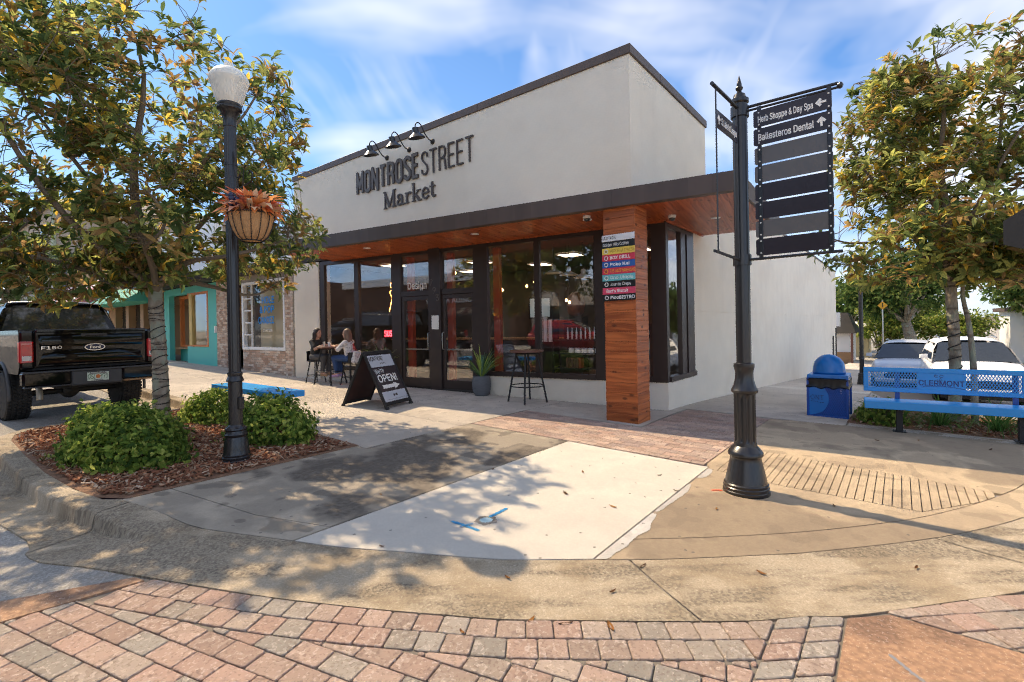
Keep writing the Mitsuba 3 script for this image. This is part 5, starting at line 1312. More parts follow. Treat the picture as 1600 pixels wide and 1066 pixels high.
sA = stool(-10.98, 8.72, 0.0, 'black stool under the woman in the black shirt')
sB = stool(-9.90, 8.92, math.pi, 'black stool under the woman in the white blouse')
solo('paper_cup', 'white paper cup with a lid on the table between the two women', 'cup', xf(lathe([(0.026, 0), (0.037, 0.10), (0.039, 0.10), (0.039, 0.112), (0.03, 0.118), (0.003, 0.118)], 18), move(-10.30, 8.60, tz)), 'white_paint', 35)
solo('drinking_glass', 'clear grey glass on the table between the two women', 'glass', xf(lathe([(0.025, 0), (0.032, 0.13), (0.03, 0.13), (0.003, 0.11)], 16), move(-10.47, 8.58, tz)), 'steel', 35)
solo('plate', 'white plate on the table before the woman in black', 'plate', xf(lathe([(0.06, 0), (0.10, 0.012), (0.10, 0.016), (0.004, 0.008)], 24), move(-10.55, 8.66, tz)), 'white_paint', 35)

# ---- the A-frame sign
af = thing('a_frame_sign', 'black folding sidewalk sign reading OPEN with a white arrow', 'sign')
bl, br = A_([-6.50, 6.68, 0]), A_([-6.60, 7.50, 0])
for q in (bl, br): q[2] = float(gz(q[0], q[1]))
ax = (br - bl) / np.linalg.norm(br - bl); wA = float(np.linalg.norm(br - bl))
nx = A_([ax[1], -ax[0], 0]); nx /= np.linalg.norm(nx)
topc = bl - nx * 0.52 + A_([0, 0, 1.06])
upv = (topc - bl); LA = float(np.linalg.norm(upv)); upv /= LA
AF = frame(bl, ax, upv)
back0 = bl - nx * 1.04
upb = (topc - back0); upb /= np.linalg.norm(upb)
AB = frame(back0 - nx * 0.0, ax, upb)
for nm_, FRM in (('front_frame', AF), ('back_frame', AB)):
    for a, b, c, d in ((0, 0.045, 0.03, LA), (wA - 0.045, wA, 0.03, LA), (0.045, wA - 0.045, 0.07, 0.125), (0.045, wA - 0.045, LA - 0.07, LA)):
        part(af, nm_, xf(cb(a, b, c, d, -0.022, 0.022, 0.004), FRM), 'black_matte')
    for x in (0.0, wA - 0.07): part(af, 'foot', xf(cb(x, x + 0.07, -0.01, 0.045, -0.03, 0.03, 0.006), FRM), 'rubber')
part(af, 'front_panel', xf(bb(0.045, wA - 0.045, 0.125, LA - 0.07, -0.008, 0.008), AF), 'sign_black'); part(af, 'back_panel', xf(bb(0.045, wA - 0.045, 0.125, LA - 0.07, -0.008, 0.008), AB), 'wood_dark')
part(af, 'hinge', xf(tube([(0.02, LA, 0), (wA - 0.02, LA, 0)], 0.012, 8), AF), 'black_matte')
part(af, 'spreader', xf(bb(wA - 0.03, wA - 0.01, 0.35, 0.37, -0.56, 0.0), AF), 'steel')
ui = lambda x0, x1, y0, y1, z=0.0085: bb(x0, x1, y0, y1, z, z + 0.003)
part(af, 'name_card', xf(ui(0.055, wA - 0.055, 0.845, 1.09), AF), 'card_grey'); part(af, 'foot_card', xf(ui(0.055, wA - 0.055, 0.135, 0.335), AF), 'card_grey')
part(af, 'print', xf(text('MONTROSE', 0.085, 0.001, True, 0.40), AF @ move(0.075, 0.975, 0.012)), 'letter_brown')
part(af, 'print', xf(text('Market', 0.04, 0.001, False, 0.17), AF @ move(0.35, 0.90, 0.012)), 'letter_grey')
part(af, 'lettering', xf(text("We're", 0.10, 0.001, False, 0.27), AF @ move(0.10, 0.70, 0.009) @ rot([0, 0, 1], 0.10)), 'letter_white')
part(af, 'lettering', xf(text('OPEN!', 0.145, 0.001, True, 0.57), AF @ move(0.11, 0.535, 0.009)), 'letter_white')
part(af, 'arrow', xf(extr(Polygon([(0.16, 0.40), (0.50, 0.40), (0.50, 0.365), (0.68, 0.435), (0.50, 0.505), (0.50, 0.47), (0.16, 0.47)]), 0.009, 0.0105), AF), 'letter_white')
for x in (0.36, 0.43): part(af, 'icon', xf(ui(x, x + 0.045, 0.225, 0.27, 0.0116), AF), 'letter_brown')
part(af, 'rule', xf(ui(0.12, wA - 0.10, 0.17, 0.174, 0.0116), AF), 'letter_grey')

# ---- potted plants
def potted(x, y, label, n, seed, pot=True, s=1.0, cols=None):
    z0 = float(gz(x, y)); t = thing('potted_plant', label, 'potted plant')
    M = place(x, y, z0, 0, s)
    part(t, 'pot', xf(lathe([(0.004, 0), (0.145, 0.0), (0.165, 0.02), (0.20, 0.13), (0.212, 0.24), (0.205, 0.34), (0.185, 0.42), (0.175, 0.435), (0.16, 0.43), (0.155, 0.39), (0.004, 0.385)], 36), M), 'pot_grey', 35)
    m, c = blades(n, (0, 0, 0.40), (0.42, 0.78), (0.018, 0.030), (0.6, 1.5), cols or [(0.10, 0.22, 0.09), (0.13, 0.27, 0.15), (0.16, 0.30, 0.20), (0.30, 0.44, 0.10), (0.42, 0.52, 0.12)], 0.05, 0.22, seed, 0.35, 6)
    part(t, 'leaves', xf(m, M), 'leaf_matte', kind='stuff', color=c)
    return t


potted(-6.02, 9.14, 'spiky green agave in a round grey pot beside the right door', 46, 4)
potted(-9.0, 9.10, 'spiky pale green plant in a grey pot behind the folding sign', 34, 9, cols=[(0.30, 0.40, 0.16), (0.42, 0.50, 0.22), (0.2, 0.3, 0.12)])

# ---- on the ground at the corner
vb = thing('valve_cover', 'small round iron valve cover in a broken ring in the fresh slab', 'valve cover')
vz = float(gz(-2.22, 3.40))
v, f = lathe([(0.055, 0.0), (0.055, 0.002), (0.07, 0.0035), (0.088, 0.002), (0.092, 0.0)], 60)
v[:, :2] *= (1 + 0.09 * (np.sin(np.arctan2(v[:, 1], v[:, 0]) * 5 + 1) + 0.7 * np.sin(np.arctan2(v[:, 1], v[:, 0]) * 11 + 2)) * (np.hypot(v[:, 0], v[:, 1]) > 0.06))[:, None]
part(vb, 'ring', xf((v, f), move(-2.22, 3.40, vz + 0.002)), 'cement_dark', 35)
part(vb, 'lid', xf(lathe([(0.002, 0.0015), (0.014, 0.0015), (0.015, 0.003), (0.02, 0.003), (0.021, 0.0015), (0.052, 0.0015), (0.056, 0.001)], 30), move(-2.225, 3.405, vz + 0.002)), 'lid_blue')


def paint_stroke(name, label, pts, w, m, dz=0.0065):
    P = curve(pts, 8)
    g_ = np.random.default_rng(len(used))
    s = shapely.union_all([Point(*p).buffer(w * g_.uniform(0.75, 1.1)) for p in P])
    s = s.union(shapely.union_all([Point(*(p + g_.normal(0, w * 0.8, 2))).buffer(w * 0.22) for p in np.repeat(P, 2, 0)]))
    solo(name, label, 'paint mark', sheet(s.simplify(0.002), gz, dz, None), m)


paint_stroke('paint_mark', 'blue sprayed stroke left of the valve cover', [(-2.44, 3.235), (-2.33, 3.225), (-2.17, 3.20)], 0.017, 'spray_blue')
paint_stroke('paint_mark', 'short blue sprayed cross stroke left of the valve cover', [(-2.32, 3.18), (-2.30, 3.225), (-2.27, 3.27)], 0.009, 'spray_blue', 0.0105)
paint_stroke('paint_mark', 'blue sprayed stroke running away from the valve cover', [(-2.225, 3.48), (-2.21, 3.58), (-2.20, 3.69)], 0.018, 'spray_blue')
paint_stroke('paint_mark', 'small orange sprayed mark left of the sign post', [(-0.70, 5.10), (-0.655, 5.13), (-0.62, 5.14)], 0.011, 'spray_orange', 0.005)
paint_stroke('paint_mark', 'grey blue stroke on the rust coloured concrete at the lower right', [(0.40, 3.02), (0.46, 2.93), (0.53, 2.84)], 0.011, 'spray_faded', -0.0)
LV = [(-1.62, 2.72, 'on the pale slab near its lower edge'), (-0.98, 2.90, ''), (-1.28, 2.40, ''), (-1.10, 2.46, ''), (-0.88, 2.56, ''), (-2.62, 2.62, ''), (-0.60, 4.6, ''), (-1.0, 4.9, ''), (-0.2, 3.6, ''), (0.7, 4.2, ''), (-1.4, 4.2, ''), (-1.9, 4.3, ''), (-1.55, 2.12, ''), (1.0, 8.4, ''), (1.5, 8.7, ''), (2.2, 8.55, ''), (-0.45, 5.6, ''), (-2.9, 4.6, ''), (-3.4, 3.4, ''), (-1.25, 5.3, ''), (-2.0, 5.0, ''), (0.3, 5.2, ''), (2.7, 8.7, ''), (-0.9, 3.3, '')]
gl_r = np.random.default_rng(12)
for k, (x, y, w) in enumerate(LV):
    L = gl_r.uniform(0.022, 0.05); a = gl_r.uniform(0, 6.28); wd = L * 0.3
    t = np.linspace(-1, 1, 6)
    V = []
    for q in t:
        ww = wd * (1 - abs(q) ** 1.7) + 0.0008
        for e in (-1, 0, 1): V.append([q * L, e * ww, 0.001 + 0.007 * q * q + 0.005 * abs(e)])
    F = []
    for i in range(5):
        for e in (0, 1): F += [[i * 3 + e, i * 3 + e + 3, i * 3 + e + 4], [i * 3 + e, i * 3 + e + 4, i * 3 + e + 1]]
    z = float(gz(x, y)) + (0.003 if bedreg.contains(Point(x, y)) else -0.008)
    m = xf((A_(V), A_(F)), place(x, y, z, a))
    solo('fallen_leaf', 'dry brown curled leaf lying on the concrete at the corner', 'leaf', m, 'tinted_flat', group='dry leaves scattered on the corner', color=col(m, A_([(0.24, 0.11, 0.04), (0.15, 0.075, 0.035), (0.34, 0.17, 0.06), (0.10, 0.06, 0.035)][k % 4])))
# ---- right edge: a dark board, a yellow sign
rb = thing('dark_board', 'black board jutting from behind the right hand tree at the edge of view', 'board')
part(rb, 'panel', hexa([(2.52, 9.16, 2.14), (3.25, 8.93, 1.80), (3.27, 8.97, 1.80), (2.54, 9.20, 2.14), (2.52, 9.16, 2.46), (3.25, 8.93, 2.98), (3.27, 8.97, 2.98), (2.54, 9.20, 2.46)]), 'black_matte')
part(rb, 'post', tube([(3.27, 9.02, -0.7), (3.27, 9.02, 3.1)], 0.04, 10), 'black_paint')
yx, yy = W(2.56, 30); yz = float(gz(yx, yy))
ys_ = thing('crossing_sign', 'small yellow diamond warning sign on a pole by the parked cars', 'sign')
part(ys_, 'plate', xf(bb(-0.19, 0.19, -0.19, 0.19, -0.01, 0.01), frame([yx, yy, 2.0], X3, Z3) @ rot([0, 0, 1], math.pi / 4)), 'sign_yellow'); part(ys_, 'symbol', xf(extr(LineString([(-0.02, -0.11), (0.015, 0.0), (-0.02, 0.08)]).buffer(0.024).union(Point(0, 0.125).buffer(0.03)), 0.01, 0.014), frame([yx, yy, 2.0], X3, Z3)), 'black_matte')
part(ys_, 'pole', tube([(yx, yy + 0.05, yz), (yx, yy + 0.05, 2.3)], 0.035, 8), 'steel')
# ---------------------------------------------------------------- plants
def leaf_mesh(P, D, N, L, Wd, C, fold=0.25, droop=0.15):
    """n leaves: base points, directions, upward normals, lengths, widths and colours; four faces each"""
    S = np.cross(D, N); S /= np.linalg.norm(S, axis=1, keepdims=True) + 1e-9
    N = np.cross(S, D)
    L, Wd = L[:, None], Wd[:, None]
    m1, m2 = P + D * L * 0.30 + N * L * 0.03, P + D * L * 0.66 + N * L * 0.02
    tip = P + D * L - N * L * droop
    V = np.stack([P, m1 - S * Wd * 0.86 + N * Wd * fold, m1, m1 + S * Wd * 0.86 + N * Wd * fold, m2 - S * Wd * 0.92 + N * Wd * fold, m2, m2 + S * Wd * 0.92 + N * Wd * fold, tip], 1)
    n = len(P)
    F = (np.arange(n)[:, None, None] * 8 + A_([[0, 2, 1], [0, 3, 2], [1, 2, 5], [1, 5, 4], [2, 3, 6], [2, 6, 5], [4, 5, 7], [5, 6, 7]])[None]).reshape(-1, 3)
    return (V.reshape(-1, 3), F), np.repeat(C, 8, 0)


def norm(v): return v / (np.linalg.norm(v, axis=-1, keepdims=True) + 1e-9)


MAG = [((0.11, 0.165, 0.06), 0.22), ((0.19, 0.245, 0.08), 0.23), ((0.33, 0.36, 0.12), 0.19), ((0.39, 0.245, 0.10), 0.13), ((0.54, 0.37, 0.15), 0.08), ((0.84, 0.58, 0.10), 0.06), ((0.60, 0.62, 0.18), 0.13)]


def magnolia(name_label, base, fork, ells, right, n_clu, seed, trunk_r, second=None, leaf=(0.12, 0.225), mixw=None, thin=0.36, lean=(0, 0)):
    g = np.random.default_rng(seed)
    base, right = A_(base, float), A_(right, float)
    depth = A_([-right[1], right[0], 0])
    loc = lambda q: base[None] * [1, 1, 0] + q[:, :1] * right + q[:, 1:2] * depth + q[:, 2:3] * [[0, 0, 1]]
    pts = []
    wts = A_([e[1][0] * e[1][1] * e[1][2] * e[2] for e in ells]); wts = wts / wts.sum()
    while sum(map(len, pts)) < n_clu * 6:
        e = ells[g.choice(len(ells), p=wts)]
        d = norm(g.normal(size=(400, 3)))
        r = g.uniform(0.12, 1.0, (400, 1)) ** 0.45
        pts.append(A_(e[0]) + d * r * A_(e[1]))
    q = np.vstack(pts)
    q = q[q[:, 2] > fork[2] - 0.6]
    q = q[meshkit.fbm(q * 0.95 + seed * 3, 2, seed + 1) > thin]
    keep = meshkit.fbm(q * 1.35 + seed, 3, seed) + g.normal(0, 0.03, len(q))
    q = q[np.argsort(-keep)[:int(len(q) * 0.55)]]
    q = q[g.permutation(len(q))[:n_clu]]
    C = loc(q)
    F0 = A_(fork, float)
    # limbs to far points, then boughs, then twigs
    top = loc(A_([[lean[0], lean[1], F0[2]]]))[0]
    lim_i = [int(np.argmax(q[:, 2]))]
    for _ in range(10):
        d = np.min([np.linalg.norm(C - C[k], axis=1) for k in lim_i], 0)
        lim_i.append(int(np.argmax(d)))
    tubes, nodes, rad = [], [], []

    def limb(a, b, r0, r1, wob, n=7, sag=0.0):
        t = np.linspace(0, 1, n)[:, None]
        w = (np.sin(t * math.pi) * g.normal(0, wob, 3) + np.sin(t * math.pi * 2) * g.normal(0, wob * 0.7, 3) + np.sin(t * math.pi * 3) * g.normal(0, wob * 0.35, 3)) * 1.2
        P = a + (b - a) * t + w + A_([0, 0, 1.0]) * sag * (t * (1 - t)) * np.linalg.norm(b - a)
        tubes.append((P, np.linspace(r0, r1, n)))
        return P

    tr = []
    tp = np.linspace(0, 1, 12)[:, None]
    trunk_line = base + (top - base) * tp + np.c_[np.sin(tp * 4.2) * 0.03, np.cos(tp * 3.0) * 0.02 - 0.02, tp * 0]
    rr = trunk_r * (1.0 - 0.12 * tp[:, 0] + 0.28 * np.exp(-tp[:, 0] * 9))
    for k in lim_i:
        f0 = trunk_line[-1] + g.normal(0, 0.04, 3) * [1, 1, 0.3] - [0, 0, 0.12 * g.uniform()]
        P = limb(f0, C[k] * 0.9 + trunk_line[-1] * 0.1, trunk_r * (0.85 if k == lim_i[0] else 0.5), 0.014, 0.09, 10, 0.10)
        nodes.append(P[2:]); rad.append(np.linspace(trunk_r * 0.4, 0.014, 8))
    NO, RA = np.vstack(nodes), np.concatenate(rad)
    for k in g.permutation(len(C))[:90]:
        d = np.linalg.norm(NO - C[k], axis=1) + 0.5 * np.maximum(0, NO[:, 2] - C[k, 2])
        j = int(np.argmin(d))
        P = limb(NO[j], C[k], min(0.028, RA[j] * 0.8), 0.006, 0.05, 6, 0.06)
        NO = np.vstack([NO, P[1:]]); RA = np.r_[RA, np.linspace(min(0.028, RA[j] * 0.8), 0.006, 5)]
    for k in range(len(C)):
        d = np.linalg.norm(NO - C[k], axis=1)
        j = int(np.argmin(d))
        if d[j] > 0.05: limb(NO[j], C[k], 0.006, 0.0035, 0.02, 4, 0.04)
    t = thing('magnolia_tree', name_label, 'tree')
    tl2 = np.stack([np.interp(np.linspace(0, 11, 60), np.arange(12), trunk_line[:, k]) for k in range(3)], 1)
    v, f = tube(tl2, np.interp(np.linspace(0, 11, 60), np.arange(12), rr), 22)
    axp = np.stack([np.interp(v[:, 2], tl2[:, 2], tl2[:, k]) for k in (0, 1)], 1)
    v[:, :2] += (v[:, :2] - axp) * (0.30 * (meshkit.fbm(v * [7, 7, 5], 4, seed) - 0.5) + 0.10 * (meshkit.fbm(v * [2, 2, 24], 2, seed + 1) - 0.5))[:, None]
    part(t, 'trunk', (v, f), 'bark', True)
    if second:
        part(t, 'trunk', tube(curve(second[0], 6), np.interp(np.linspace(0, 1, (len(second[0]) - 1) * 6 + 1), [0, 1], second[1]), 14), 'bark', True, label='thinner second stem')
    part(t, 'branches', cat([tube(P, r, 6 if r[0] > 0.02 else 4) for P, r in tubes]), 'twig', True)
    # rosettes
    m = g.integers(7, 12, len(C))
    idx = np.repeat(np.arange(len(C)), m)
    out = norm(C - (base + A_([0, 0, 0.45 * (F0[2] - base[2]) + 1.6])))
    axis = norm(out * 0.8 + [0, 0, 0.65] + g.normal(0, 0.35, out.shape))[idx]
    n = len(idx)
    rnd = norm(g.normal(size=(n, 3)))
    rad_ = norm(np.cross(axis, rnd))
    el = g.uniform(-0.25, 1.0, (n, 1))
    D = norm(rad_ * np.cos(el) + axis * np.sin(el))
    N = norm(axis * np.cos(el) - rad_ * np.sin(el) + g.normal(0, 0.25, (n, 3)))
    P = C[idx] + axis * g.uniform(-0.07, 0.05, (n, 1)) + D * 0.012
    L = g.uniform(*leaf, n); Wd = L * g.uniform(0.14, 0.20, n)
    pal = A_([c for c, _ in MAG]); w = A_([x for _, x in MAG]) * (mixw if mixw is not None else 1.0); w = w / w.sum()
    own = g.choice(len(pal), n, p=w)
    clu = g.choice(len(pal), len(C), p=w)[idx]
    colr = pal[np.where(g.uniform(size=n) < 0.62, clu, own)] * g.uniform(0.75, 1.25, (n, 1))
    (mv, mf), cc = leaf_mesh(P, D, N, L, Wd, colr)
    part(t, 'crown', (mv, mf), 'leaf', kind='stuff', color=cc, label='glossy green, bronze and yellow leaves in open tufts')
    return t, trunk_line, rr


treeL, TL, TR = magnolia('spreading magnolia with green and bronze leaves in the left planting bed', (-8.74, 4.007, -0.30), (0, 0, 1.95),
    [((0.0, 0, 4.5), (2.35, 2.1, 1.95), 1.0), ((0.35, 0, 2.85), (2.15, 1.9, 0.95), 1.3), ((-1.7, 0, 3.9), (1.7, 1.7, 2.2), 1.0), ((1.3, 0, 4.2), (1.25, 1.3, 1.7), 0.8), ((-0.8, 0.0, 2.05), (1.0, 0.9, 0.55), 1.6), ((-1.9, 0.2, 2.5), (1.0, 0.9, 0.8), 1.3), ((1.5, 0.1, 2.3), (0.9, 0.8, 0.6), 1.5)], (0.417, 0.909, 0), 2050, 21, 0.108, thin=0.395)
# a string of lights wound round its trunk
hx = []
for s in np.linspace(0.08, 0.86, 240):
    i = s * (len(TL) - 1); a = int(i); w = i - a
    p = TL[a] * (1 - w) + TL[min(a + 1, len(TL) - 1)] * w
    r = np.interp(s, np.linspace(0, 1, len(TR)), TR) + 0.006
    th = s * 2 * math.pi * 19 + 0.9 * math.sin(s * 31) + 0.5 * math.sin(s * 77)
    hx.append(p + [r * math.cos(th), r * math.sin(th), 0.035 * math.sin(th * 1.0 + s * 30)])
solo('light_string', 'dark string of lights wound round the trunk of the left magnolia', 'light string', tube(hx, 0.0065, 6), 'black_matte', True)
treeR, TL2, TR2 = magnolia('two stemmed magnolia with bronze top leaves behind the blue bench', (2.358, 10.953, -0.64), (0, 0, 1.9),
    [((0.05, 0, 4.2), (1.75, 1.4, 1.75), 1.0), ((-0.25, 0, 2.65), (2.0, 1.7, 1.0), 0.85), ((0.8, 0, 4.85), (1.3, 1.1, 1.0), 1.0), ((-0.6, 0, 5.0), (0.9, 0.8, 0.7), 0.8), ((0.9, 0, 2.2), (1.3, 1.2, 0.8), 0.8)], (0.978, -0.211, 0), 1850, 33, 0.086, thin=0.37,
    second=([(2.62, 10.90, -0.64), (2.61, 10.9, 0.3), (2.57, 10.92, 1.0), (2.50, 10.94, 1.7), (2.7, 10.9, 2.6)], (0.052, 0.02)), mixw=A_([0.75, 1.0, 1.7, 1.2, 1.6, 1.4, 2.2]))
hx = []
for s in np.linspace(0.05, 0.72, 200):
    i = s * (len(TL2) - 1); a = int(i); w = i - a
    p = TL2[a] * (1 - w) + TL2[min(a + 1, len(TL2) - 1)] * w
    r = np.interp(s, np.linspace(0, 1, len(TR2)), TR2) + 0.006
    th = s * 2 * math.pi * 13
    hx.append(p + [r * math.cos(th), r * math.sin(th), 0.01 * math.sin(s * 50)])
solo('light_string', 'dark string of lights wound round the thicker stem of the right magnolia', 'light string', tube(hx, 0.008, 6), 'black_matte', True)


def bush(label, x, y, rx, ry, h, n, seed, yaw=-0.15, leaf=(0.05, 0.088), pal=None, name='shrub', cat_='shrub', group='low shrubs in the left planting bed'):
    g = np.random.default_rng(seed)
    z0 = float(gz(x, y))
    d = norm(g.normal(size=(n, 3))); d[:, 2] = np.abs(d[:, 2]) * 1.1 - 0.12
    d = norm(d)
    lump = 0.68 + 0.54 * meshkit.fbm(d * 2.3 + seed, 4, seed) + g.normal(0, 0.04, n)
    r = lump * g.uniform(0.62, 1.03, n) ** 0.6
    sh = norm(g.normal(size=(46, 3))); sh[:, 2] = np.abs(sh[:, 2]); hit = np.max(d @ sh.T, 1) > 0.9925      # stray shoots
    r = np.where(hit, r * g.uniform(1.0, 1.2, n), r)
    P = d * r[:, None] * [rx, ry, h]
    P[:, 2] = np.maximum(P[:, 2], 0.03)
    c, s = math.cos(yaw), math.sin(yaw)
    R = A_([[c, -s, 0], [s, c, 0], [0, 0, 1]])
    P = P @ R.T + [x, y, z0]
    dn = norm(d * [1 / rx, 1 / ry, 1 / h]) @ R.T
    side = norm(np.cross(dn, norm(g.normal(size=(n, 3)))))
    D = norm(side + dn * g.uniform(0.0, 0.9, (n, 1)) + [0, 0, 0.2])
    L = g.uniform(*leaf, n)
    pal = A_(pal or [(0.12, 0.20, 0.045), (0.21, 0.31, 0.06), (0.34, 0.43, 0.09), (0.52, 0.58, 0.15), (0.06, 0.11, 0.03)])
    colr = pal[g.choice(len(pal), n, p=[.26, .28, .22, .14, .10])] * g.uniform(0.8, 1.2, (n, 1))
    (mv, mf), cc = leaf_mesh(P, D, norm(dn + g.normal(0, 0.3, dn.shape)), L, L * g.uniform(0.24, 0.32, n), colr, 0.2, 0.1)
    t = thing(name, label, cat_, group)
    part(t, 'foliage', (mv, mf), 'leaf', kind='stuff', color=cc)
    ms = []
    for k in range(16):
        a = g.uniform(0, 6.28); e = g.uniform(0.3, 0.85)
        q = A_([math.cos(a) * rx * e, math.sin(a) * ry * e, h * 0.75]) @ R.T
        ms.append(tube([(x, y, z0), (x + q[0] * 0.4, y + q[1] * 0.4, z0 + q[2] * 0.55), (x + q[0], y + q[1], z0 + q[2])], [0.008, 0.006, 0.003], 5))
    part(t, 'stems', cat(ms), 'twig')


bush('large rounded light green shrub at the front of the left planting bed', -7.12, 2.86, 1.08, 0.62, 0.58, 6200, 51)
bush('low green shrub behind the trunk of the left magnolia', -8.35, 4.62, 0.62, 0.50, 0.46, 2500, 52)
bush('rounded green shrub behind the street lamp in the left planting bed', -6.35, 4.28, 0.82, 0.50, 0.56, 3900, 53)
bush('small green shrub left of the magnolia trunk, half behind the large one', -8.9, 3.3, 0.55, 0.4, 0.42, 1200, 54)
for k, (x, y, s) in enumerate([(1.55, 10.35, 0.9), (2.05, 10.3, 1.1), (2.7, 10.2, 1.15), (3.3, 10.3, 1.0), (1.2, 10.6, 0.8)]):
    t = thing('strappy_plant', f'clump of arching grassy leaves behind the blue bench, {ORD[(1, 2, 3, 4, 0)[k]]} of five', 'plant', 'grassy clumps behind the bench')
    m, c = blades(90, (0, 0, 0), (0.45, 0.75), (0.006, 0.011), (0.5, 1.5), [(0.07, 0.17, 0.04), (0.12, 0.26, 0.06), (0.20, 0.33, 0.09)], 0.08, 0.9, 70 + k, 0.2, 4)
    part(t, 'leaves', xf(m, place(x, y, float(gz(x, y)), k, s)), 'leaf_matte', kind='stuff', color=c)
bush('dark low shrub under the left end of the blue bench', 1.25, 10.05, 0.35, 0.3, 0.42, 700, 58, group=None)


def broadleaf(label, x, y, h, r, seed, n=5200, trunk=0.25, clear=0.35, leaf=(0.22, 0.42), pal=None, group=None, squash=0.72, lean=0.0):
    """a tree some way off: forked trunk, crown of leaf sprays gathered in clumps with gaps"""
    g = np.random.default_rng(seed)
    z0 = float(gz(x, y))
    t = thing('oak_tree', label, 'tree', group)
    fork = A_([x + lean * 0.5, y, z0 + h * clear])
    part(t, 'trunk', tube(curve([(x, y, z0 - 0.1), (x + lean * 0.2, y, z0 + h * clear * 0.5), fork], 5), np.linspace(trunk * 1.25, trunk * 0.8, 11), 12), 'bark', True)
    nc = 34
    d = norm(g.normal(size=(nc, 3)))
    cz = z0 + h * (clear + (1 - clear) * 0.52)
    cc = A_([x + lean, y, cz]) + d * g.uniform(0.35, 0.95, (nc, 1)) * [r, r, h * (1 - clear) * 0.5]
    lim = [tube(curve([fork, fork * 0.45 + c * 0.55 + [0, 0, -0.2], c], 4), np.linspace(trunk * 0.45, 0.03, 9), 6) for c in cc[::2]]
    part(t, 'branches', cat(lim), 'bark', True)
    ci = g.integers(0, nc, n)
    rr = r * g.uniform(0.24, 0.42, nc)
    dd = norm(g.normal(size=(n, 3)))
    P = cc[ci] + dd * (g.uniform(0.3, 1, (n, 1)) ** 0.5) * rr[ci][:, None] * [1, 1, squash]
    pal = A_(pal or [(0.045, 0.085, 0.025), (0.075, 0.13, 0.035), (0.12, 0.18, 0.05), (0.19, 0.24, 0.07)])
    colr = pal[g.integers(0, len(pal), n)] * g.uniform(0.8, 1.2, (n, 1))
    D = norm(dd + g.normal(0, 0.6, (n, 3)) + [0, 0, -0.1])
    (mv, mf), c3 = leaf_mesh(P, D, norm(dd + [0, 0, 0.7]), g.uniform(*leaf, n), g.uniform(*leaf, n) * 0.3, colr)
    part(t, 'crown', (mv, mf), 'leaf_matte', kind='stuff', color=c3)


LIME = [(0.10, 0.16, 0.035), (0.17, 0.24, 0.05), (0.27, 0.32, 0.07), (0.35, 0.36, 0.10)]
x, y = W(4.4, 44); broadleaf('big dark oak with a leaning trunk beyond the side street', x, y, 9.5, 4.6, 81, 9000, 0.42, 0.36, lean=-1.2)
x, y = W(7.6, 52); broadleaf('yellow green tree beyond the two parked cars', x, y, 4.6, 3.0, 82, 4000, 0.15, 0.15, pal=LIME)
x, y = W(10.5, 33); broadleaf('oak with a dark spreading top at the right edge of the view', x, y, 6.6, 3.2, 83, 6000, 0.25, 0.42, lean=0.3)
x, y = W(15, 50); broadleaf('light green tree far behind the oak at the right edge', x, y, 6.5, 3.6, 84, 4500, 0.2, 0.25, pal=LIME)
x, y = W(-1.5, 64); broadleaf('tall green tree rising behind the cream cottage', x, y, 9.0, 4.5, 85, 5000, 0.3, 0.3, leaf=(0.3, 0.5))
x, y = W(4.5, 72); broadleaf('green tree standing behind the big leaning oak', x, y, 7.5, 4.5, 86, 4500, 0.3, 0.25, leaf=(0.3, 0.5), pal=LIME)
x, y = W(20, 72); broadleaf('broad green tree far off at the right', x, y, 8.0, 6, 87, 5000, 0.3, 0.25, leaf=(0.35, 0.6))
x, y = W(1.9, 52); broadleaf('bright green tree between the yellow building and the big oak', x, y, 6.5, 2.6, 90, 4000, 0.2, 0.1, pal=LIME)
broadleaf('pale green street tree beyond the pickup truck at the left edge', -24.5, 6.4, 4.9, 1.9, 88, 4200, 0.09, 0.45, leaf=(0.12, 0.22), pal=[(0.16, 0.21, 0.11), (0.23, 0.28, 0.15), (0.10, 0.15, 0.06)])
# across the street, behind the camera: what the shop glass mirrors
broadleaf('dark oak across the street, mirrored in the right windows', -11.5, -7.5, 8.2, 3.4, 91, 2600, 0.28, 0.3)
broadleaf('second oak across the street, mirrored in the right windows', -5.5, -9.5, 7.6, 3.2, 92, 2600, 0.28, 0.3)
broadleaf('leafy tree across the side street, mirrored in the corner window', 15.5, 9.5, 7.0, 3.4, 93, 5000, 0.22, 0.22, pal=LIME)
# ---------------------------------------------------------------- vehicles
def loft(rows):
    V = A_(rows)
    m, n = V.shape[:2]
    i = (np.arange(m - 1)[:, None] * n + np.arange(n - 1)).ravel()
    F = np.vstack([np.stack([i, i + n, i + n + 1], 1), np.stack([i, i + n + 1, i + 1], 1)])
    return V.reshape(-1, 3), F


def both(m):
    """the mesh and its mirror image in y"""
    v, f = raw(m)
    return cat([(v, f), (v * [1, -1, 1], f[:, ::-1])])


def prism_y(poly, y0, y1):
    """polygon given in x and z, pulled out along y"""
    v, f = extr(poly, 0, y1 - y0)
    return np.stack([v[:, 0], y1 - v[:, 2], v[:, 1]], 1), f


def prism_x(poly, x0, x1):
    """polygon given in y and z, pulled out along x"""
    v, f = extr(poly, 0, x1 - x0)
    return np.stack([x0 + v[:, 2], v[:, 0], v[:, 1]], 1), f


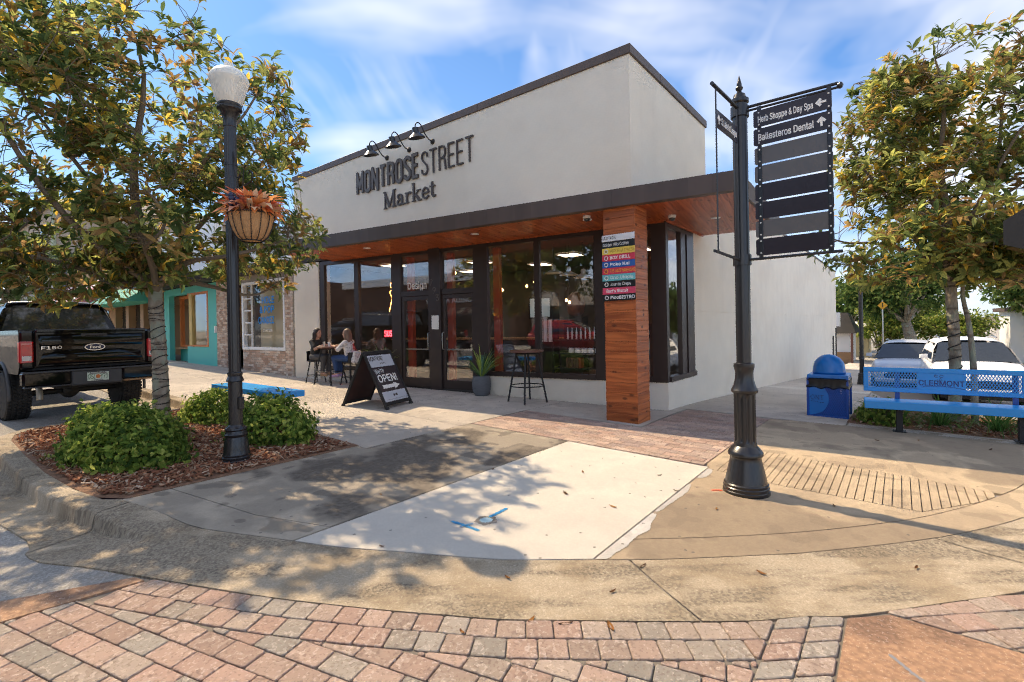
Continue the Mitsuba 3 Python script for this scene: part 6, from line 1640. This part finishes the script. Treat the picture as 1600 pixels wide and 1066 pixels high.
def wheel(t, M, x, y, r, w, lugs=False, side=1):
    B = M @ frame([x, y, r], [1.0, 0, 0], [0, 0, 1.0], [0, -1.0, 0])
    k = part(t, 'wheel', xf(lathe([(r * 0.62, -w / 2), (r * 0.9, -w / 2), (r * 0.97, -w * 0.42), (r, -w * 0.3), (r, w * 0.3), (r * 0.97, w * 0.42), (r * 0.9, w / 2), (r * 0.62, w / 2)], 48), B), 'rubber', 35)
    part(k, 'rim', xf(lathe([(0.005, -w * 0.36), (r * 0.2, -w * 0.38), (r * 0.3, -w * 0.25), (r * 0.55, -w * 0.30), (r * 0.63, -w * 0.46), (r * 0.63, w * 0.46), (r * 0.5, w * 0.3), (0.005, w * 0.3)], 36), B), 'steel', 30)
    if lugs:
        ms = []
        for q in range(44):
            for row, z in enumerate((-0.41, -0.20, 0.02, 0.22, 0.41)):
                a = (q + 0.5 * (row % 2)) * 2 * math.pi / 44
                b = cb(r - 0.006, r + 0.013, -0.022, 0.022, (z - 0.085) * w, (z + 0.085) * w, 0.004)
                ms.append(xf(b, B @ rot([0, 0, 1], a)))
        part(k, 'tread', cat(ms), 'rubber', kind='stuff')


# ---- the pickup
hd = norm(A_([-0.9975, 0.07, 0]))
tg0 = A_([-11.0, 3.985, -0.365])
TM = frame(tg0, hd, A_([-hd[1], hd[0], 0]))          # forward, left, up; origin under the middle of the rear bumper
tk = thing('pickup_truck', 'black lifted pickup truck parked tail first at the left edge', 'truck')
P_ = lambda n_, m, b, s=False, **k: part(tk, n_, xf(m, TM), b, s, **k)
arch = Point(1.22, 0.47).buffer(0.56, quad_segs=12)
sidep = Polygon([(0.02, 0.98), (0.02, 1.56), (0.06, 1.60), (2.0, 1.60), (2.0, 0.86), (0.1, 0.86)]).difference(arch)
for s in (1, -1):
    v, f = prism_y(sidep, 0.90, 0.985)
    P_('bed_side', (v * [1, s, 1], f if s > 0 else f[:, ::-1]), 'car_black')
    sh_ = prism_y(Polygon([(0.0, 1.06), (0.0, 1.58), (0.10, 1.58), (0.10, 1.06)]), 0.82, 0.955)
    P_('rear_corner', (cb(-0.005, 0.12, 0.80, 0.98, 0.94, 1.585, 0.03)[0] * [1, s, 1], cb(-0.005, 0.12, 0.80, 0.98, 0.94, 1.585, 0.03)[1] if s > 0 else cb(-0.005, 0.12, 0.80, 0.98, 0.94, 1.585, 0.03)[1][:, ::-1]), 'car_black', 30)
    tl = cb(-0.022, 0.10, 0.812, 0.988, 1.055, 1.415, 0.018)
    k = P_('tail_light', (tl[0] * [1, s, 1], tl[1] if s > 0 else tl[1][:, ::-1]), 'red_lens', 30)
    for nm_, q, m_ in (('reverse_lens', (-0.026, -0.02, 0.84, 0.955, 1.09, 1.17), 'clear_lens'), ('lamp_bar', (-0.025, -0.02, 0.83, 0.965, 1.355, 1.385), 'lens_pink'), ('lamp_bar', (-0.025, -0.02, 0.83, 0.965, 1.065, 1.08), 'lens_pink')):
        b = cb(*q, 0.002)
        part(k, nm_, xf((b[0] * [1, s, 1], b[1] if s > 0 else b[1][:, ::-1]), TM), m_)
    # flared arch lip
    a = np.linspace(-0.15, math.pi + 0.15, 26)
    P_('arch_lip', tube(np.stack([1.22 + 0.565 * np.cos(a), np.full(26, 0.985 * s), 0.47 + 0.565 * np.sin(a)], 1), 0.028, 8), 'plastic_grey', True)
tail = P_('tailgate', cb(0.0, 0.09, -0.80, 0.80, 0.965, 1.60, 0.022), 'car_black', 30)
pt = lambda n_, m, b, s=False, **k: part(tail, n_, xf(m, TM), b, s, **k)


def bulge(poly, x0, d, ins):
    """a raised field on the tailgate with sloping sides"""
    o = A_(poly.exterior.coords)[:-1]; i = A_(poly.buffer(-ins, join_style=2).exterior.coords)[:-1]
    s = int(np.argmin(np.linalg.norm(i - o[0], axis=1))); i = np.roll(i, -s, 0)
    return hull([[x0, *q] for q in o] + [[x0 - d, *q] for q in i])


pt('upper_lip', cb(-0.045, 0.05, -0.79, 0.79, 1.555, 1.612, 0.016), 'car_black', 30)
pt('upper_field', bulge(Polygon([(-0.74, 1.30), (0.74, 1.30), (0.76, 1.53), (-0.76, 1.53)]), 0.002, 0.016, 0.05), 'car_black', 30)
pt('lower_field', bulge(Polygon([(-0.76, 1.0), (0.76, 1.0), (0.70, 1.20), (0.35, 1.26), (-0.35, 1.26), (-0.70, 1.20)]), 0.002, 0.03, 0.06), 'car_black', 30)
pt('handle_recess', cb(-0.018, 0.0, -0.19, 0.19, 1.475, 1.535, 0.006), 'plastic_grey'); pt('handle', cb(-0.026, -0.015, -0.13, 0.13, 1.485, 1.50, 0.004), 'black_matte')
RF = TM @ frame([-0.016, 0, 0], [0, -1.0, 0], Z3, [-1.0, 0, 0])     # rear plane: right (viewer), up, outward
ov = Point(0, 0).buffer(1, quad_segs=20)
pt_r = lambda n_, m, b, **k: part(tail, n_, xf(m, RF), b, **k)
pt_r('emblem_ring', extr(affinity.translate(affinity.scale(ov, 0.148, 0.062), 0.0, 1.285), 0.0, 0.022), 'chrome')
pt_r('emblem', extr(affinity.translate(affinity.scale(ov, 0.134, 0.050), 0.0, 1.285), 0.022, 0.026), 'berry')
pt_r('emblem_script', xf(text('Ford', 0.045, 0.002, True, 0.15, True), move(0, 1.262, 0.0262)), 'chrome')
pt_r('model_badge', xf(text('F150', 0.052, 0.004, True, 0.27), move(-0.72, 1.27, 0.004)), 'chrome')
P_('bumper', cb(-0.17, 0.02, -0.985, -0.36, 0.66, 0.90, 0.03), 'car_black', 30)
bmp = P_('bumper', cb(-0.17, 0.02, 0.36, 0.985, 0.66, 0.90, 0.03), 'car_black', 30)
part(bmp, 'centre_step', xf(cat([cb(-0.155, 0.02, -0.37, 0.37, 0.62, 0.89, 0.025), cb(-0.175, -0.02, -0.98, 0.98, 0.875, 0.905, 0.01)]), TM), 'plastic_grey', 30)
part(bmp, 'lower_edge', xf(cb(-0.165, -0.05, -0.97, -0.38, 0.635, 0.67, 0.012), TM), 'wood_plain'); part(bmp, 'lower_edge', xf(cb(-0.165, -0.05, 0.38, 0.97, 0.635, 0.66, 0.012), TM), 'plastic_grey')  # tan on the right half is a reflection painted into the colour
RB = TM @ frame([-0.158, 0, 0], [0, -1.0, 0], Z3, [-1.0, 0, 0])
pl = part(tk, 'number_plate', xf(bb(-0.155, 0.155, 0.685, 0.835, 0.0, 0.006), RB), 'plate_white', label='white and green number plate with an orange blossom')
part(pl, 'characters', xf(text('GSL', 0.085, 0.001, False, 0.105), RB @ move(-0.14, 0.718, 0.0062)), 'plate_green'); part(pl, 'characters', xf(text('Y70', 0.085, 0.001, False, 0.105), RB @ move(0.035, 0.718, 0.0062)), 'plate_green')
part(pl, 'blossom', xf(extr(Point(0, 0.76).buffer(0.034), 0.0062, 0.0075), RB), 'orange_paint'); part(pl, 'band', xf(extr(sbox(-0.12, 0.805, 0.12, 0.828).union(sbox(-0.07, 0.69, 0.07, 0.706)), 0.0062, 0.0072), RB), 'spray_faded')
# cab, seen over the tailgate
cab = P_('cab', loft([[(x, y, z) for y, z in ((-0.93, 0.75), (-0.975, 1.1), (-0.96, 1.60), (-0.80 if t else -0.90, 1.62 if not t else 2.02), (-0.66, 2.15), (0, 2.185), (0.66, 2.15), (0.80 if t else 0.90, 2.02 if t else 1.62), (0.96, 1.60), (0.975, 1.1), (0.93, 0.75))] for x, t in ((2.02, 1), (2.6, 1), (3.9, 1), (4.1, 1))]), 'car_black', 40)
part(cab, 'back_panel', xf(hexa([(2.0, -0.93, 0.75), (2.06, -0.93, 0.75), (2.06, 0.93, 0.75), (2.0, 0.93, 0.75), (2.0, -0.955, 1.62), (2.05, -0.955, 1.62), (2.05, 0.955, 1.62), (2.0, 0.955, 1.62)]), TM), 'car_black')
part(cab, 'back_panel', xf(hexa([(1.99, -0.955, 1.61), (2.05, -0.955, 1.61), (2.05, 0.955, 1.61), (1.99, 0.955, 1.61), (2.13, -0.72, 2.15), (2.2, -0.72, 2.15), (2.2, 0.72, 2.15), (2.13, 0.72, 2.15)]), TM), 'car_black')
part(cab, 'rear_window', xf(hexa([(1.975, -0.83, 1.62), (1.995, -0.83, 1.62), (1.995, 0.83, 1.62), (1.975, 0.83, 1.62), (2.10, -0.69, 2.06), (2.13, -0.69, 2.06), (2.13, 0.69, 2.06), (2.10, 0.69, 2.06)]), TM), 'dark_glass')
part(cab, 'brake_light', xf(cb(2.10, 2.16, -0.16, 0.16, 2.09, 2.125, 0.008), TM), 'clear_lens'); part(cab, 'brake_lens', xf(cb(2.095, 2.12, -0.14, 0.03, 2.095, 2.12, 0.004), TM), 'red_lens')
part(cab, 'roof_edge', xf(tube([(2.14, -0.70, 2.15), (2.14, -0.3, 2.185), (2.14, 0.3, 2.185), (2.14, 0.70, 2.15)], 0.018, 8), TM), 'car_silver')
for s in (1, -1): part(cab, 'side_window', xf((lambda q: (q[0] * [1, s, 1], q[1] if s > 0 else q[1][:, ::-1]))(hexa([(2.25, 0.945, 1.63), (3.9, 0.945, 1.63), (3.9, 0.955, 1.63), (2.25, 0.955, 1.63), (2.35, 0.80, 2.03), (3.6, 0.80, 2.03), (3.6, 0.81, 2.03), (2.35, 0.81, 2.03)])), TM), 'dark_glass')
P_('hood', loft([[(x, y, z) for y, z in ((-0.97, 0.75), (-0.98, 1.2), (-0.85, h), (0, h + 0.04), (0.85, h), (0.98, 1.2), (0.97, 0.75))] for x, h in ((4.0, 1.55), (4.6, 1.52), (5.5, 1.38), (5.75, 1.1))]), 'car_black', 40)
P_('bed_floor', bb(0.09, 2.0, -0.9, 0.9, 0.92, 0.98), 'black_matte'); P_('chassis', cat([bb(0.1, 5.4, 0.42, 0.5, 0.58, 0.8), bb(0.1, 5.4, -0.5, -0.42, 0.58, 0.8), bb(0.35, 0.5, -0.45, 0.45, 0.55, 0.75)]), 'black_matte')
P_('axle', cat([tube([(1.22, -0.8, 0.44), (1.22, 0.8, 0.44)], 0.055, 10), xf(lathe([(0.01, -0.14), (0.12, -0.1), (0.15, 0), (0.12, 0.1), (0.01, 0.14)], 16), move(1.22, 0.05, 0.44) @ rot([0, 1, 0], math.pi / 2))]), 'dark_iron', 40)
P_('tailpipe', tube(curve([(1.5, 0.62, 0.58), (0.7, 0.66, 0.62), (0.25, 0.70, 0.60), (0.16, 0.71, 0.50), (0.14, 0.715, 0.40)], 6), 0.045, 12), 'pipe_tan', True)
for x in (1.22, 4.75):
    for s in (1, -1): wheel(tk, TM, x, 0.83 * s, 0.44, 0.32, x < 2)


# ---- sport utility cars
def suv(label, x, y, heading, paint, group=None, name='parked_car', z=None):
    z0 = float(gz(x, y)) if z is None else z
    hv = norm(A_([*heading, 0.0]))
    M = frame([x, y, z0], hv, A_([-hv[1], hv[0], 0]))
    t = thing(name, label, 'car', group)
    st = [(-2.28, 0.70, 0.55, 0.92), (-2.22, 0.84, 0.40, 1.04), (-1.9, 0.92, 0.32, 1.06), (-0.8, 0.935, 0.25, 1.05), (0.6, 0.935, 0.25, 1.03), (1.05, 0.93, 0.26, 1.04), (1.6, 0.91, 0.30, 0.99), (2.05, 0.84, 0.36, 0.90), (2.25, 0.70, 0.42, 0.78), (2.32, 0.5, 0.48, 0.66)]
    rows = []
    for px, w, zl, zt in st:
        hl = [(w * 0.86, zl), (w * 0.98, zl + (zt - zl) * 0.22), (w, zl + (zt - zl) * 0.6), (w * 0.975, zl + (zt - zl) * 0.85), (w * 0.88, zt - 0.012), (w * 0.55, zt + 0.025), (0.0, zt + 0.035)]
        rows.append([(px, a, b) for a, b in hl] + [(px, -a, b) for a, b in hl[-2::-1]])
    part(t, 'body', xf(loft(rows), M), paint, 40)
    part(t, 'underbody', xf(bb(-2.1, 2.1, -0.8, 0.8, 0.2, 0.6), M), 'black_matte')
    # greenhouse: base ring and roof ring
    gx = [(-2.12, 0.80, 1.05), (0.98, 0.80, 1.05)]; rx = [(-1.85, 0.60, 1.62), (0.02, 0.60, 1.62)]
    rows = []
    for a in np.linspace(0, 1, 9):
        bx_, tx = -2.12 + 3.10 * a, -1.85 + 1.87 * a
        crown = 1.66 - 0.05 * (2 * a - 1) ** 2 - 0.03 * a
        hl = [(bx_, 0.885, 1.02), (bx_ * 0.45 + tx * 0.55, 0.79, 1.36), (tx, 0.68, crown - 0.065), (tx, 0.58, crown - 0.01), (tx, 0.3, crown + 0.02), (tx, 0, crown + 0.025)]
        rows.append(hl + [(q[0], -q[1], q[2]) for q in hl[-2::-1]])
    gh = part(t, 'cabin', xf(loft(rows), M), paint, 40)
    quad = lambda P: hexa([*P, *[tuple(A_(q) + A_(n_)) for q, n_ in zip(P, [off] * 4)]])
    off = (0.02, 0, 0.012)
    fr_ = lambda s, h: ((0.98 + (0.02 - 0.98) * h) + 0.01, s * (0.84 - 0.19 * h), 1.03 + (1.57 - 1.03) * h)
    part(gh, 'windscreen', xf(quad([fr_(1, 0.06), fr_(1, 0.93), fr_(-1, 0.93), fr_(-1, 0.06)]), M), 'dark_glass')
    off = (-0.02, 0, 0.008)
    bk = lambda s, h: ((-2.12 + 0.27 * h) - 0.005, s * (0.82 - 0.2 * h), 1.05 + 0.53 * h)
    part(gh, 'rear_window', xf(quad([bk(-1, 0.1), bk(-1, 0.9), bk(1, 0.9), bk(1, 0.1)]), M), 'dark_glass')
    for s in (1, -1):
        off = (0, 0.012 * s, 0.004)
        for a0, a1 in ((0.06, 0.32), (0.34, 0.62), (0.64, 0.93)):
            sd = lambda a, h: ((-2.12 + 3.1 * a) * (1 - h) + (-1.85 + 1.87 * a) * h, s * (0.885 - 0.205 * h) + 0.008 * s * math.sin(math.pi * h) + 0.004 * s, 1.05 + 0.50 * h)
            part(gh, 'side_window', xf(quad([sd(a0, 0.08), sd(a1, 0.08), sd(a1 * 0.98, 0.92), sd(a0, 0.92)]), M), 'dark_glass')
        part(t, 'headlight', xf(hull([(2.24, 0.50 * s, 0.74), (2.27, 0.46 * s, 0.66), (1.95, 0.885 * s, 0.82), (1.93, 0.89 * s, 0.72), (2.05, 0.7 * s, 0.87), (2.22, 0.6 * s, 0.70)]), M), 'clear_lens', 40)
        mr = part(t, 'mirror', xf(hull([(0.75 + dx, (0.95 + dy) * s, 1.10 + dz) for dx, dy, dz in ((0, 0, 0), (0.12, 0.02, 0.01), (0, 0.19, 0.02), (0.11, 0.17, 0.03), (0, 0, 0.14), (0.08, 0.02, 0.15), (0, 0.18, 0.13), (0.07, 0.16, 0.13))]), M), paint, 40)
        part(gh, 'roof_rail', xf(tube([(-1.6, 0.60 * s, 1.64), (-0.9, 0.61 * s, 1.70), (-0.2, 0.60 * s, 1.67)], 0.017, 8), M), 'steel', True)
        for wx in (-1.38, 1.42): wheel(t, M, wx, 0.80 * s, 0.34, 0.22)
    part(t, 'grille', xf(cb(2.24, 2.33, -0.42, 0.42, 0.50, 0.68, 0.02), M), 'black_matte'); part(t, 'bumper', xf(cb(2.15, 2.36, -0.75, 0.75, 0.34, 0.48, 0.03), M), paint, 30)
    part(t, 'dashboard_top', xf(bb(0.35, 0.85, -0.7, 0.7, 0.98, 1.075), M), 'black_matte')
    return t


front = (-0.10, -0.995)
suv('white sport utility car parked facing the bench behind the right magnolia', 4.30, 18.35, front, 'car_white', 'pale cars parked beyond the bench')
suv('silver sport utility car parked behind and left of the white one', 3.62, 22.8, (-0.20, -0.98), 'car_silver', 'pale cars parked beyond the bench')
suv('white car parked at the far right edge beyond the bench', 7.6, 18.6, front, 'car_white', 'pale cars parked beyond the bench')
suv('red sport utility car parked across the street, mirrored in the shop glass', -9.5, -4.2, (1, -0.15), 'car_red')
suv('white car parked across the street, mirrored in the left windows', -21.5, -3.4, (1, -0.15), 'car_white')
suv('black car added out of view in the roadway to darken the flank of the pickup', -21.0, 0.1, (-1, 0.15), 'car_black')  # added out of view: something dark for the pickup flank to mirror
dl_ = thing('added_dark_terrace', 'long dark building added out of view across the street to darken reflections', 'building')  # unseen block added to darken what the pickup side reflects
part(dl_, 'wall', bb(-110, -37, -16, -9.5, -0.6, 5.5), 'brick_dark'); part(dl_, 'shop_glass', bb(-108, -39, -9.5, -9.45, 0.2, 2.6), 'dark_glass')
# buildings across the street
ob = thing('brick_store', 'long brown brick store across the street, mirrored in the shop glass', 'shop building')
part(ob, 'wall', xf(bb(-34, -17, -16.5, -11.5, -0.6, 4.6), np.eye(4)), 'brick_dark'); part(ob, 'cornice', bb(-34.2, -16.8, -11.6, -11.2, 4.6, 5.2), 'white_paint'); part(ob, 'shop_glass', bb(-33, -18, -11.5, -11.44, 0.2, 2.6), 'dark_glass')
part(ob, 'lettering', xf(text('FLORIDA ANGLER', 0.35, 0.03, True, 5.0), frame([-20, -11.45, 3.0], -E1, Z3)), 'letter_white')
pb = thing('pale_store', 'pale low store across the street, mirrored in the doors', 'shop building')
part(pb, 'wall', bb(-16.5, -2, -18, -13, -0.6, 4.2), 'stucco'); part(pb, 'shop_glass', bb(-15.5, -3, -13, -12.95, 0.2, 2.5), 'dark_glass')
# ---------------------------------------------------------------- the two women at the table
def ball(p, r, n=14):
    return manifold3d.Manifold.sphere(r, n).translate([float(q) for q in p])


def bone(a, b, ra, rb):
    return manifold3d.Manifold.batch_hull([ball(a, ra), ball(b, rb)])


def soften(ms, length=0.02, it=8):
    m = manifold3d.Manifold.batch_boolean(ms, manifold3d.OpType.Add).refine_to_length(length)
    v, f = raw(m)
    t = trimesh.Trimesh(v, f, process=True)
    trimesh.smoothing.filter_taubin(t, 0.5, 0.53, it)
    return np.asarray(t.vertices), np.asarray(t.faces)


def hand(w, d, side, palm_dn=True):
    """palm, four bent fingers of unequal length and a thumb leaving the side of the palm"""
    d = norm(A_(d, float)); s = norm(np.cross([0, 0, 1.0], d)) * side; w = A_(w, float)
    c = w + d * 0.045
    ms = [bone(w, c, 0.026, 0.030), manifold3d.Manifold.batch_hull([ball(w + d * 0.03 + s * 0.022, 0.016), ball(w + d * 0.03 - s * 0.022, 0.016), ball(w + d * 0.085 + s * 0.028, 0.013), ball(w + d * 0.085 - s * 0.028, 0.013)])]
    for k, L in enumerate((0.060, 0.070, 0.066, 0.052)):
        b = w + d * 0.085 + s * (0.027 - 0.018 * k)
        m = b + d * L * 0.55 + s * (0.004 - 0.003 * k) + [0, 0, 0.006]
        e = m + d * L * 0.42 - [0, 0, 0.014]
        ms += [bone(b, m, 0.0095, 0.0085), bone(m, e, 0.0085, 0.007)]
    t0 = w + d * 0.03 + s * 0.026; t1 = t0 + d * 0.032 + s * 0.028; t2 = t1 + d * 0.028 + s * 0.006
    return ms + [bone(t0, t1, 0.012, 0.0105), bone(t1, t2, 0.0105, 0.008)]


def seated(label, x, y, z, yaw, skin, top, trousers, hair, shoe, long_hair, sleeve, seed, lean=0.06, turn=0.0):
    t = thing('person', label, 'person')
    M = place(x, y, z, yaw)
    pel, che, nek, hed = A_([0, 0, 0.09]), A_([lean * 0.7, 0, 0.42]), A_([lean, 0, 0.545]), A_([lean + 0.035, 0, 0.70])
    J = {}
    for s in (1, -1):
        J[s] = dict(sh=A_([lean * 0.8, 0.165 * s, 0.49]), el=A_([0.17 + lean, 0.225 * s, 0.30]), wr=A_([0.40, 0.11 * s, 0.405]), hip=A_([0.01, 0.09 * s, 0.08]), kn=A_([0.40, 0.105 * s, 0.095]), an=A_([0.33, 0.095 * s, -0.31]), toe=A_([0.47, 0.105 * s, -0.37]))
    body = [bone(pel, che, 0.125, 0.12), bone(che, nek, 0.10, 0.05), bone(nek, hed - [0.01, 0, 0.06], 0.052, 0.05)]
    head = [manifold3d.Manifold.sphere(1, 24).scale([0.098, 0.076, 0.105]).translate([float(q) for q in hed + [0, 0, 0.025]]), bone(hed + [0.03, 0, -0.05], hed + [0.062, 0, -0.075], 0.058, 0.028)]
    nose = manifold3d.Manifold.batch_hull([ball(hed + [0.088, 0, 0.02], 0.009), ball(hed + [0.112, 0, -0.018], 0.012), ball(hed + [0.09, 0.012, -0.02], 0.009), ball(hed + [0.09, -0.012, -0.02], 0.009)])
    ears = [ball(hed + [-0.005, 0.077 * s, 0.0], 0.02) for s in (1, -1)]
    for s in (1, -1):
        j = J[s]
        body += [bone(nek - [0, 0, 0.03], j['sh'], 0.05, 0.055), bone(j['sh'], j['el'], 0.050, 0.040), bone(j['el'], j['wr'], 0.040, 0.027), *hand(j['wr'], j['wr'] - j['el'] + [0.02, -0.05 * s, -0.09], -s), bone(j['hip'], j['kn'], 0.085, 0.062), bone(j['kn'], j['an'], 0.058, 0.038), bone(j['an'], j['toe'], 0.038, 0.028)]
    part(t, 'body', xf(soften(body + head + [nose] + ears, 0.016, 5), M), skin, True)
    up = [bone(pel + [0, 0, 0.02], che, 0.138, 0.135), bone(che, nek - [0, 0, 0.055], 0.115, 0.075)]
    for s in (1, -1):
        j = J[s]
        e = j['sh'] + (j['el'] - j['sh']) * sleeve
        up += [bone(nek - [0, 0, 0.055], j['sh'], 0.06, 0.066), bone(j['sh'], e, 0.064, 0.062), bone(A_([0.02, 0.07 * s, 0.09]), A_([lean * 0.7, 0.07 * s, 0.42]), 0.085, 0.085)]
    tp = part(t, 'shirt', xf(soften(up, 0.02, 6), M), top, True)
    lo = [ball(pel, 0.132)]
    for s in (1, -1):
        j = J[s]
        lo += [bone(pel + [0, 0.05 * s, 0], j['hip'], 0.12, 0.105), bone(j['hip'], j['kn'], 0.098, 0.074), bone(j['kn'], j['kn'] + (j['an'] - j['kn']) * 0.88, 0.071, 0.055)]
    part(t, 'trousers', xf(soften(lo, 0.02, 6), M), trousers, True)
    for s in (1, -1):
        j = J[s]
        part(t, 'shoe', xf(soften([bone(j['an'] - [0.02, 0, 0.045], j['toe'] + [0.03, 0, -0.005], 0.045, 0.034)], 0.015, 4), M), shoe, True)
    hr = [manifold3d.Manifold.sphere(1, 24).scale([0.108, 0.090, 0.108]).translate([float(q) for q in hed + [-0.022, 0, 0.042]])]
    L = 0.34 if long_hair else 0.20
    hr += [bone(hed + [-0.06, 0.045 * s, 0.0], hed + [-0.085 - 0.02 * (L > 0.3), 0.05 * s, -L], 0.06, 0.045) for s in (1, -1)] + [bone(hed + [0.0, 0.075 * s, 0.03], hed + [-0.01, 0.085 * s, -L * 0.7], 0.026, 0.022) for s in (1, -1)]
    part(t, 'hair', xf(soften(hr, 0.018, 5), M), hair, True)
    for s in (1, -1):
        part(t, 'eye', xf(lathe([(0.001, -0.008), (0.008, 0), (0.001, 0.008)], 10), M @ move(*(hed + [0.088, 0.032 * s, 0.028]))), 'berry', True)
    part(t, 'mouth', xf(manifold3d.Manifold.sphere(1, 12).scale([0.008, 0.022, 0.006]).translate([float(q) for q in hed + [0.086, 0, -0.055]]), M), 'lips', True)
    return t


seated('woman in a black shirt and grey trousers sitting on a stool at the table', -10.98, 8.72, sA, 0.08, 'skin', 'black_matte', 'cloth_grey', 'hair_dark', 'shoe_tan', False, 0.75, 1)
wb_ = seated('woman with long light brown hair in a white blouse and jeans, back half turned', -9.90, 8.92, sB, math.pi + 0.28, 'skin', 'cloth_white', 'denim', 'hair_light', 'shoe_pink', True, 0.9, 2)
bg = thing('tote_bag', 'white patterned bag hanging at the back of the woman in the white blouse', 'bag')
part(bg, 'pouch', xf(soften([bone(A_([0, -0.10, 0.0]), A_([0, 0.12, 0.0]), 0.07, 0.07), bone(A_([0, -0.08, 0.22]), A_([0, 0.10, 0.22]), 0.035, 0.035), manifold3d.Manifold.batch_hull([ball((0, -0.1, 0), 0.07), ball((0, 0.12, 0), 0.07), ball((0, -0.08, 0.22), 0.03), ball((0, 0.1, 0.22), 0.03)])], 0.03, 6), move(-9.66, 8.92, sB + 0.02)), 'cloth_white', True)
part(bg, 'strap', tube(curve([(-9.66, 8.85, sB + 0.22), (-9.72, 8.86, sB + 0.45), (-9.70, 8.98, sB + 0.22)], 6), 0.012, 6), 'car_red')
